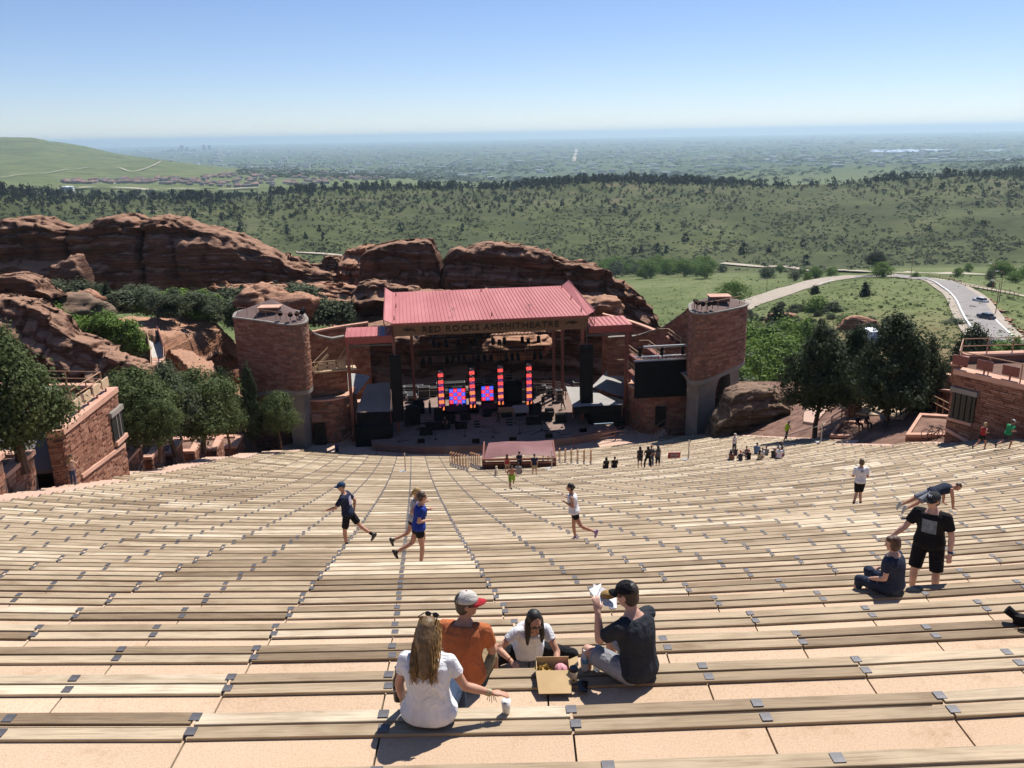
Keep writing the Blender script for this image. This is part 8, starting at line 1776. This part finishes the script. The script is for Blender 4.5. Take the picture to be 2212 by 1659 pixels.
# ---------------------------------------------------------------- food box, bottles, cups, phone, sandwich, camera
KRAFT = m_noise('kraft_card', [(.3, (.50, .34, .17)), (.7, (.58, .41, .22))], 5, 4, .85)
z1 = rowZ(1) + .003; c = atz(1195, 1468, z1); t = thing('food_box', 'open brown cardboard food box with its lid hanging towards the camera', 'box', c)
w_, d_, h_ = .29, .17, .11; cx, cy = c.x, c.y + .06
obj('base', MB().box((cx, cy, z1 + .006), (w_, d_, .006)), KRAFT, t)
for nm, cc, dd in (('back_flap', (cx, cy + d_ / 2, z1 + h_ / 2 + .01), (w_, .005, h_ + .03)), ('front_side', (cx, cy - d_ / 2, z1 + h_ / 2), (w_, .005, h_)), ('left_side', (cx - w_ / 2, cy, z1 + h_ / 2), (.005, d_ - .012, h_)), ('right_side', (cx + w_ / 2, cy, z1 + h_ / 2), (.005, d_ - .012, h_))): obj(nm, MB().box(cc, dd), KRAFT, t)
b = MB(); e0 = Vector((cx - w_ / 2 - .01, cy - d_ / 2 - .003, z1 + h_)); e1 = Vector((cx + w_ / 2 + .01, cy - d_ / 2 - .003, z1 + h_)); f0 = e0 + Vector((.02, -.20, -.085)); f1 = e1 + Vector((-.01, -.20, -.085))
b.hexa([e0 - Vector((0, 0, .005)), f0 - Vector((0, 0, .005)), f1 - Vector((0, 0, .005)), e1 - Vector((0, 0, .005))], [e0, f0, f1, e1]); lid = obj('lid', b, KRAFT, t)
b = MB(); g0 = Vector((cx + w_ / 2 + .004, cy - .07, z1 + h_)); g1 = Vector((cx + w_ / 2 + .004, cy + .07, z1 + h_)); b.hexa([g0, g0 + Vector((.075, 0, .035)), g1 + Vector((.075, 0, .035)), g1], [q + Vector((0, 0, .004)) for q in (g0, g0 + Vector((.075, 0, .035)), g1 + Vector((.075, 0, .035)), g1)]); obj('side_flap', b, KRAFT, lid)
CRISP = m_vary('crisps', (.42, .24, .05), (.62, .42, .12), .6, 0, .3, 30); rr = random.Random(2); t2 = thing('crisps', 'heap of golden crisps in the left of the food box', 'food', (cx - .06, cy, z1 + .01)); b = MB()
for i in range(40): p = Vector((cx - .07 + rr.gauss(0, .03), cy + rr.gauss(0, .035), z1 + .03 + rr.random() * .06)); a = nrm((rr.gauss(0, 1), rr.gauss(0, 1), rr.gauss(0, 1))); e = a.orthogonal().normalized() * .02; f = a.cross(e); b.add([p - e - f, p + e - f, p + e * .8 + f + a * .008, p - e + f], [(0, 1, 2, 3)])
tag(obj('heap', b, CRISP, t2), None, None, None, 'stuff')
tag(obj('sandwich_wrap', (lambda m_: (ellipsoid(m_, (cx + .07, cy + .01, z1 + .06), (.055, .06, .045)), ellipsoid(m_, (cx + .10, cy - .02, z1 + .08), (.03, .04, .03)), m_)[-1])(MB()), cloth((.72, .33, .36)), None), 'pink wrapped food in the right of the food box', 'food')
def bottle(px, py, label):
    p = atz(px, py, z1); t = thing('water_bottle', label, 'bottle', p, 'water bottles beside the box'); PET = mat('clear_plastic', (.74, .82, .88), .12); PET.node_tree.nodes['Principled BSDF'].inputs['Transmission Weight'].default_value = .45; PET.node_tree.nodes['Principled BSDF'].inputs['IOR'].default_value = 1.2
    b = MB().lathe(p, [(.028, 0), (.032, .01), (.032, .06), (.030, .065), (.032, .07), (.032, .14), (.026, .165), (.013, .185), (.013, .195)], 16); b.sm = True; obj('body', b, PET, t)
    b = MB().lathe(p, [(.0328, .085), (.0328, .125)], 16); b.sm = True; lb_ = obj('label', b, mat('blue_label', (.10, .28, .48), .4), t); b = MB().lathe(p, [(.0155, .195), (.0155, .213)], 12); obj('cap', b, mat('white_cap', (.75, .75, .76), .4), t)
bottle(1263, 1448, 'left of the two clear water bottles beside the food box'); bottle(1289, 1447, 'right of the two clear water bottles, half in shadow')
p = atz(1239, 1472, z1); t = thing('coffee_cup', 'paper coffee cup with black lid right of the food box', 'cup', p); b = MB().lathe(p, [(.029, 0), (.041, .115)], 18); b.sm = True; obj('cup', b, m_vary('tan_paper', (.55, .44, .30), (.66, .55, .40), .7), t); b = MB().lathe(p + Vector((0, 0, .115)), [(.043, 0), (.043, .012), (.037, .02), (.035, .03), (.028, .03)], 18); obj('lid', b, mat('black_lid', (.012, .012, .013), .35), t)
b = MB().box(p + Vector((0, -.036, .035)), (.012, .004, .02)); obj('logo', b, mat('cup_logo', (.02, .02, .02), .6), t)
p = atz(1260, 1484, z1); t = thing('phone', 'dark smartphone lying on the plank right of the coffee cup', 'phone', p); obj('case', MB().box(p + Vector((0, 0, .006)), (.075, .15, .010), (.99, -.12, 0), (.12, .99, 0)), mat('phone_case', (.01, .01, .012), .3), t); obj('screen', MB().box(p + Vector((0, 0, .0125)), (.068, .142, .002), (.99, -.12, 0), (.12, .99, 0)), mat('phone_glass', (.006, .007, .010), .08), t)
hw = W1P['rs'](W1P['wR'] + nrm((.95, .25, -.25)) * .09); p = atz(1073, 1540, rowZ(0)); p = Vector((hw.x + .03, hw.y + .02, rowZ(0) + .003)); t = thing('paper_cup', 'white paper cup under the hand of the woman in front', 'cup', p); b = MB().lathe(p, [(.027, 0), (.037, .10)], 18); b.sm = True; obj('cup', b, m_vary('white_paper', (.68, .66, .60), (.75, .73, .68), .7), t); obj('drink', MB().lathe(p + Vector((0, 0, .095)), [(.035, 0), (.035, .002)], 16), mat('drink', (.3, .2, .1), .2), t)
p = atz(861, 1512, rowZ(0) - .055); t = thing('dark_bottle', 'dark glass bottle with label standing beside the woman in front', 'bottle', p); b = MB().lathe(p, [(.036, 0), (.038, .01), (.038, .17), (.03, .20), (.015, .235), (.014, .29), (.016, .30)], 16); b.sm = True; obj('body', b, mat('dark_glass', (.010, .012, .010), .1), t); b = MB().lathe(p, [(.0388, .05), (.0388, .14)], 16); b.sm = True; obj('label', b, mat('black_label', (.03, .03, .03), .5), t); me = text_mesh('ARENA', .026, .001, 1.0); place_text('label_text', me, mat('label_print', (.6, .6, .58), .5), t, p + Vector((.0, -.0395, .11)), (1, 0, 0), (0, 0, 1), (.75, 1.0))
mp = (M4['rs'](M4['wR']) + M4['rs'](M4['wL'])) / 2; fd = M4['M'] @ nrm((-.1, .8, .35)); mp = mp + fd * .05 + Vector((0, 0, .075)); t = thing('sandwich', 'sandwich in white paper held to the mouth of the man in charcoal', 'food', mp)
b = MB(); ellipsoid(b, mp, (.075, .05, .04)); obj('filling', b, m_vary('sandwich_bread', (.22, .12, .04), (.40, .26, .10), .8, 0, .2, 30), t); sd = fd.cross(Vector((0, 0, 1))).normalized(); b = MB(); a0 = mp - sd * .13 - Vector((0, 0, .05)); b.add([a0, mp + fd * .15 - sd * .05 + Vector((0, 0, .02)), mp + sd * .12 - Vector((0, 0, .045)), mp - fd * .10 - Vector((0, 0, .06)), mp - Vector((0, 0, .07))], [(0, 4, 1), (1, 4, 2), (2, 4, 3), (3, 4, 0)]); b.add([mp - sd * .15 + fd * .03, mp - sd * .13 + fd * .13 + Vector((0, 0, .01)), mp + sd * .02 + fd * .10 + Vector((0, 0, .03))], [(0, 1, 2)]); obj('paper', b, mat('white_wrap', (.78, .77, .78), .7), t)
p = atz(2206, 1362, rowZ(2)); p = Vector((p.x, rowY(2, p.x) - .05, rowZ(2) + .005)); t = thing('camera', 'black camera with strap lying on a bench at the right edge', 'camera', p); obj('camera_body', MB().box(p + Vector((.06, 0, .055)), (.15, .09, .10), (.9, -.4, 0), (.4, .9, 0)), BLACK, t); b = MB().cyl(p + Vector((.02, .03, .07)), p + Vector((-.06, .09, .13)), .045, .05, 14); obj('lens', b, BLACK, t); b = MB()
for i in range(8): a = i / 8 * PI; b.cyl(p + Vector((.02 - .10 * math.cos(a) + .05, -.10 - .06 * math.sin(a), .01)), p + Vector((.02 - .10 * math.cos(a + PI / 8) + .05, -.10 - .06 * math.sin(a + PI / 8), .01)), .012, .012, 6)
obj('strap', b, BLACKC, t)

# ---------------------------------------------------------------- roads, cars, lamps in the valley
def ribpx(name, pxs, w, m, label, d0=150, lift=.3, sub=8, d1=40000.0):
    pts = [hit(x, y, d0, d1) for x, y in pxs]; pts = [p for p in pts if p is not None]; return ribbon(name, pts, w, m, lift, sub, label=label)
RP = [(1560, 690), (1600, 668), (1640, 654), (1690, 637), (1760, 614), (1830, 602), (1890, 597), (1945, 598), (2000, 604), (2050, 617), (2082, 640), (2102, 668), (2122, 698), (2150, 728), (2185, 752), (2230, 775)]
ribpx('road_shoulder', RP, 12, SHOULD, 'gravel shoulder of the winding road', 150, .22)
ro, RC = ribpx('road', RP, 8, ASPH, 'grey road winding round the green mound at the right', 150, .34)
for off in (-3.5, 3.5):
    pts = []
    for i in range(0, len(RC), 6):
        d = (RC[min(i + 1, len(RC) - 1)] - RC[max(i - 1, 0)]); d.z = 0; d.normalize(); pts.append(RC[i] + Vector((d.y, -d.x, 0)) * off)
    ribbon('road_marking', pts, .45, MARK, .50, 6, label='white edge line of the winding road', cross=2)
ribpx('road', [(1560, 570), (1640, 577), (1720, 581), (1800, 585), (1880, 589), (1960, 592), (2060, 594), (2140, 596)], 9, TRAIL, 'pale straight road across the valley floor', 480, .8)
ribpx('road', [(640, 546), (690, 549), (740, 554)], 9, TRAIL, 'short piece of pale road left of the square rock fin', 600, .8)
ribpx('path', [(2010, 603), (2060, 612), (2110, 622), (2160, 632), (2230, 646)], 4, TRAIL, 'pale footpath leading right from the road bend', 250, .4)
ribpx('road', [(-40, 388), (40, 380), (100, 376), (170, 367), (250, 364), (330, 360), (420, 352)], 7, TRAIL, 'pale track along the foot of the left mountain', 1700, 4)
ribpx('path', [(135, 412), (220, 408), (300, 411), (400, 411), (480, 412), (560, 408)], 22, TRAIL, 'bare pale strip in front of the far estate', 1400, 4)
ribpx('road', [(1246, 322), (1243, 334), (1239, 350)], 30, TRAIL, 'pale straight highway on the far plain', 3500, 6)
pad = [hit(x, y, 100) for x, y in [(1855, 752), (1905, 752), (1900, 734), (1862, 734)]]; pz = max(p.z for p in pad) + .3
struct('service_yard', MB().prism([(p.x, p.y) for p in pad], pz - 2.5, pz), CONC, 'small pale service yard between the right junipers')
t = thing('service_truck', 'white box truck in the service yard between the junipers', 'truck', (pad[1].x - .5, pad[1].y + 3, pz)); b0 = Vector((pad[1].x - 1.0, pad[1].y + 3, pz)); WHP = mat('white_paint', (.70, .72, .74), .4)
obj('box_body', MB().box(b0 + Vector((0, 0, 1.7)), (2.2, 4.2, 2.3)), WHP, t); obj('cab', MB().box(b0 + Vector((0, -2.9, 1.2)), (2.1, 1.5, 1.5)), mat('blue_cab', (.04, .07, .2), .4), t)
for x in (-1, 1):
    for y in (-2.8, 1.2): obj('wheel', MB().cyl(b0 + Vector((x * 1.05 - .15 * x, y, .4)), b0 + Vector((x * 1.1, y, .4)), .42, None, 12), BLACK, t)
GLS = mat('car_glass', (.02, .025, .03), .08); LGT = mat('car_light', (.6, .58, .5), .2); RLG = mat('tail_light', (.3, .02, .02), .3)
def car(px, py, yaw, col, label, d0=150):
    p = hit(px, py, d0); p.z += .36; M = Matrix.Rotation(yaw, 3, 'Z'); t = thing('car', label, 'car', p, 'cars on the winding road'); cm = mat('car_paint', col, .3, .2, .5)
    T = lambda q: p + M @ Vector(q)
    def bx(nm, c, dd, m, tp=1.0): b = MB(); x, y, z = dd[0] / 2, dd[1] / 2, dd[2] / 2; b.hexa([T((c[0] + sx * x, c[1] + sy * y, c[2] - z)) for sx, sy in ((-1, -1), (1, -1), (1, 1), (-1, 1))], [T((c[0] + sx * x * tp, c[1] + sy * y * tp, c[2] + z)) for sx, sy in ((-1, -1), (1, -1), (1, 1), (-1, 1))]); return obj(nm, b, m, t)
    bx('body', (0, 0, .62), (1.85, 4.5, .62), cm, .95); bx('bonnet', (0, 1.55, .95), (1.7, 1.3, .12), cm, .9); bx('cabin', (0, -.3, 1.2), (1.66, 2.7, .55), GLS, .80); bx('roof', (0, -.3, 1.51), (1.36, 2.1, .07), cm, .95)
    for s in (-1, 1):
        bx('headlight', (s * .65, 2.2, .72), (.4, .12, .16), LGT); bx('tail_light', (s * .7, -2.2, .78), (.3, .12, .2), RLG); bx('mirror', (s * .98, .75, 1.05), (.2, .12, .14), cm)
        for y in (-1.4, 1.4): w = obj('wheel', MB().cyl(T((s * .74, y, .34)), T((s * .95, y, .34)), .34, None, 14), BLACK, t); obj('rim', MB().cyl(T((s * .94, y, .34)), T((s * .965, y, .34)), .2, None, 10), ALU, w)
car(2117, 656, .25, (.55, .56, .58), 'silver car farthest up the winding road'); car(2129, 692, .3, (.03, .04, .07), 'dark blue car in the middle of the winding road'); car(2152, 756, 1.25, (.03, .035, .05), 'dark car nearest, at the right end of the winding road')
def lamp(px, py, h, label, d0=150):
    p = hit(px, py, d0); t = thing('lamp_post', label, 'lamp', p, 'lamp posts along the road'); obj('pole', MB().cyl(p, p + Vector((0, 0, h)), .12, .08, 6), STEEL, t); obj('arm', MB().cyl(p + Vector((0, 0, h)), p + Vector((-1.6, 0, h + .3)), .07, None, 5), STEEL, t); obj('lamp_head', MB().box(p + Vector((-1.9, 0, h + .3)), (.9, .35, .2)), ALU, t)
for i, (x, y, h) in enumerate([(1967, 602, 9), (2143, 628, 9), (2150, 680, 9), (2158, 652, 9), (1738, 612, 7), (1655, 640, 7)]): lamp(x, y, h, 'tall lamp post beside the winding road, %s' % ['at its top bend', 'right of its top bend', 'near the middle dark car', 'right of the silver car', 'left of the mound crest', 'just right of the right tower'][i])
for i, (x0, y0, x1, y1) in enumerate([(2000, 597, 2085, 622), (2085, 622, 2200, 642)]):
    a, c = hit(x0, y0, 250), hit(x1, y1, 250); n = 12; P = [a.lerp(c, k / n) for k in range(n + 1)]; P = [Vector((q.x, q.y, terr_z(q.x, q.y) + .1)) for q in P]; railing('rustic rail fence along the outer side of the road, %s piece' % ['upper', 'lower'][i], P, 1.2, 2, 20, .09)
rr = random.Random(8); rb = MB()
for i in range(44):
    f = rr.random(); q = RC[int((.68 + .3 * f) * (len(RC) - 1))]; d = 6.6 + rr.uniform(0, .8); x, y = q.x + d, q.y + rr.uniform(-1, 1); s = rr.uniform(.4, .8); rb.box((x, y, terr_z(x, y) + .3), (s * 1.4, s, s), (math.cos(i), math.sin(i), 0), (-math.sin(i), math.cos(i), 0))
tag(obj('kerb_stones', rb, ROCK2), 'row of rough stones edging the road on the right', 'stones', None, 'stuff')
# bicycles leaning on the right planter
for i, (px, py) in enumerate([(2018, 948), (2032, 952)]):
    p = atz(px, py, zbank(1955, 962) + .8); t = thing('bicycle', ['dark bicycle lying on the right planter, left one', 'dark bicycle lying on the right planter, right one'][i], 'bicycle', p, 'bicycles by the right building')
    for s in (-1, 1):
        b = MB(); c = p + Vector((s * .52, 0, .3))
        for k in range(14): a0, a1 = k * math.pi / 7, (k + 1) * math.pi / 7; b.cyl(c + Vector((.33 * math.cos(a0), .12 * math.sin(a0), .28 * math.sin(a0))), c + Vector((.33 * math.cos(a1), .12 * math.sin(a1), .28 * math.sin(a1))), .022, None, 5, cap=False)
        obj('wheel', b, BLACK, t)
    b = MB(); A = [p + Vector(v) for v in ((-.52, 0, .3), (-.08, .03, .3), (-.22, .06, .72), (.38, .06, .70), (.52, 0, .3))]
    for u_, v_ in ((0, 1), (0, 2), (1, 2), (1, 3), (2, 3), (3, 4)): b.cyl(A[u_], A[v_], .022, None, 6)
    obj('frame', b, STEEL, t); obj('saddle', MB().box(A[2] + Vector((-.02, 0, .1)), (.24, .12, .05)), BLACK, t); obj('handlebar', MB().cyl(A[3] + Vector((0, -.25, .12)), A[3] + Vector((0, .25, .12)), .018, None, 6), BLACK, t)

# ---------------------------------------------------------------- far estate, skyline, lakes
HW = [m_vary('house_wall_a', (.34, .29, .24), (.40, .35, .29), .9), m_vary('house_wall_b', (.27, .25, .24), (.33, .31, .29), .9), m_vary('house_wall_c', (.42, .34, .28), (.48, .40, .33), .9)]
HR = [mat('roof_brown', (.15, .10, .085), .9), mat('roof_grey', (.11, .10, .105), .9), mat('roof_pink', (.24, .15, .125), .9)]
def house_mesh(i):
    rr = random.Random(i); w, d, h = rr.uniform(13, 18), rr.uniform(11, 14), rr.uniform(4.5, 6.5); b = MB().box((0, 0, h / 2 - 2), (w, d, h + 4)); o = .9; b.add([(-w / 2 - o, -d / 2 - o, h), (w / 2 + o, -d / 2 - o, h), (w / 2 + o, d / 2 + o, h), (-w / 2 - o, d / 2 + o, h), (-w / 4, 0, h + 3), (w / 4, 0, h + 3)], [(0, 1, 5, 4), (1, 2, 5), (2, 3, 4, 5), (3, 0, 4), (3, 2, 1, 0)], 1)
    for k in range(4): b.box((-w / 2 + (k + .5) * w / 4, -d / 2, h * .62), (1.4, .2, 1.4), mi=2)
    me = b.mesh('house'); me.materials.append(HW[i % 3]); me.materials.append(HR[(i * 2 + i // 3) % 3]); me.materials.append(GLS); return me
HM = [house_mesh(i) for i in range(9)]; rr = random.Random(21); nh = 0; tries = 0
while nh < 250 and tries < 3000:
    tries += 1; px = rr.uniform(140, 850); a = np.interp(px, [140, 300, 420, 520, 640, 850], [391, 386, 384, 371, 366, 364]); c = np.interp(px, [140, 300, 420, 520, 640, 850], [397, 398, 400, 407, 402, 386]); p = hit(px, rr.uniform(a, c), 1900, 4500)
    if p is None: continue
    o = bpy.data.objects.new('house', HM[nh % 9]); COL.objects.link(o); o.location = p; o.rotation_euler = (0, 0, rr.choice([.2, .5, 1.7, -.3]) + rr.uniform(-.15, .15)); sc_ = rr.uniform(.85, 1.15); o.scale = (sc_, sc_, sc_); tag(o, 'small hip-roofed house in the far estate below the left mountain', 'house', 'houses in the far estate'); nh += 1
wt = hit(147, 412, 1300); t = thing('water_tank', 'round white water tank on the ridge at the left', 'tank', wt); obj('shell', MB().lathe(wt, [(11, -2), (11, 7), (8, 8.2), (0.5, 8.8)], 24), WHP, t); obj('rim', MB().lathe(wt + Vector((0, 0, 6.6)), [(11.3, 0), (11.3, .5)], 24), GREYCON, t)
SKY = [(343, 329, 10), (352, 327, 6), (360, 326, 5), (366, 324, 6), (372, 322, 6), (378, 325, 8), (386, 321, 5), (392, 314, 6), (398, 323, 8), (404, 318, 4), (410, 326, 8), (420, 322, 6), (426, 328, 8), (432, 325, 6), (440, 314, 6), (446, 322, 5), (452, 314, 5), (458, 324, 6), (466, 326, 7), (480, 329, 10), (332, 331, 8), (500, 329, 8), (530, 328, 8), (414, 324, 5)]
SKM = m_vary('hazy_tower_glass', (.05, .055, .065), (.09, .095, .11), .5)
for i, (x, y, w) in enumerate(SKY):
    D = 19000 + (i * 37 % 11) * 90; top = atd(x, y, D); bw = w * 10.0; t = thing('skyscraper', 'hazy tower of the distant city skyline, %s' % ('tallest with flat top' if i == 7 else 'tall right of centre' if i == 14 else 'tall at the right end' if i == 16 else 'one of the lower blocks'), 'skyscraper', (top.x, top.y, PLAIN), 'city skyline'); obj('tower', MB().box((top.x, top.y, (top.z + PLAIN) / 2 - 5), (bw, bw, top.z - PLAIN - 10)), SKM, t); obj('crown', MB().box((top.x, top.y, top.z - 4), (bw * .7, bw * .7, 20)), SKM, t)
WATER = mat('still_water', (.42, .50, .58), .25, 0, .8)
def lake(pts, label): P = [atz(x, y, PLAIN + 3) for x, y in pts]; struct('lake', MB().prism([(p.x, p.y) for p in P][::-1], PLAIN - 5, PLAIN + 3), WATER, label)
lake([(1858, 325), (1900, 322.5), (1990, 322), (2080, 323.5), (2040, 326.5), (1950, 328.5), (1890, 328.5)], 'long pale lake on the far plain at the right')
lake([(2108, 324), (2150, 323.2), (2190, 324), (2150, 325.6)], 'thin pale lake farther right on the plain'); lake([(2068, 343.5), (2110, 341), (2160, 341.5), (2192, 344), (2150, 347), (2095, 347)], 'small blue pond nearer on the plain at the right')
t = thing('pylon', 'lattice power pylon on the far side of the ridge', 'pylon', hit(1581, 384, 1300)); pb = hit(1581, 386, 1300)
for s in (-1, 1): obj('mast', MB().cyl(pb + Vector((s * 3, 0, -4)), pb + Vector((s * 3, 0, 17)), .35, .25, 5), STEEL, t)
obj('crossarm', MB().cyl(pb + Vector((-7, 0, 15)), pb + Vector((7, 0, 15)), .3, None, 5), STEEL, t)
# low city blocks and tree belts on the plain
rr = random.Random(31); cb = MB()
for i in range(1500):
    D = 3800 * (26000 / 3800) ** rr.random(); a = rr.uniform(-.62, .78); x, y = math.sin(a) * D, math.cos(a) * D; z = terr_z(x, y)
    if z > -150: continue
    s = D / 4000.0; w = rr.uniform(10, 40) * s ** .8; cb.box((x, y, z + 3 * s ** .6), (w, w * rr.uniform(.5, 1), rr.uniform(6, 16) * s ** .5))
tag(obj('city_blocks', cb, m_noise('pale_city_roofs', [(.3, (.30, .29, .28)), (.7, (.6, .6, .58))], .004, 2, .8)), 'pale specks of low buildings over the far plain', 'city', None, 'stuff')
VV = []
for i in range(9000):
    D = 2900 * (11000 / 2900) ** rr.random(); a = rr.uniform(-.30, .72); x, y = math.sin(a) * D, math.cos(a) * D
    if fbm(x * .0011, y * .0011, 5.5, 3) < rr.uniform(-.5, .3): continue
    h = rr.uniform(7, 13); w = h * rr.uniform(1.2, 3.2); T = SH[i % 4]; z = terr_z(x, y); VV.append(np.stack([T[:, 0] * w + x, T[:, 1] * w + y, T[:, 2] * h + z - 1], 1))
VV = np.concatenate(VV); LEAFP = m_leaf('plain_tree_leaves', (.018, .034, .014), (.034, .056, .022), (.07, .092, .036)); tag(link('plain_trees', np_mesh('plain_trees', VV, np.arange(len(VV)).reshape(-1, 4)), LEAFP), 'belts of trees over the far suburbs', 'trees', None, 'stuff')
# ---------------------------------------------------------------- air
hz = bpy.data.materials.new('pale_haze'); hz.use_nodes = True; nt = hz.node_tree; nt.nodes.clear(); ho = nt.nodes.new('ShaderNodeOutputMaterial'); hv = nt.nodes.new('ShaderNodeVolumePrincipled')
hv.inputs['Color'].default_value = (.66, .87, 1.0, 1); hv.inputs['Density'].default_value = 6.4e-5; hv.inputs['Anisotropy'].default_value = 0.3; nt.links.new(hv.outputs[0], ho.inputs['Volume'])
zlo, zhi = float(TG.min()) - 8, float(TG.max()) + 8; tag(obj('haze', MB().box((0, 0, (zlo + zhi) / 2), (120000, 120000, zhi - zlo)), hz), 'pale blue air between the camera and the far plain', 'haze', None, 'stuff')
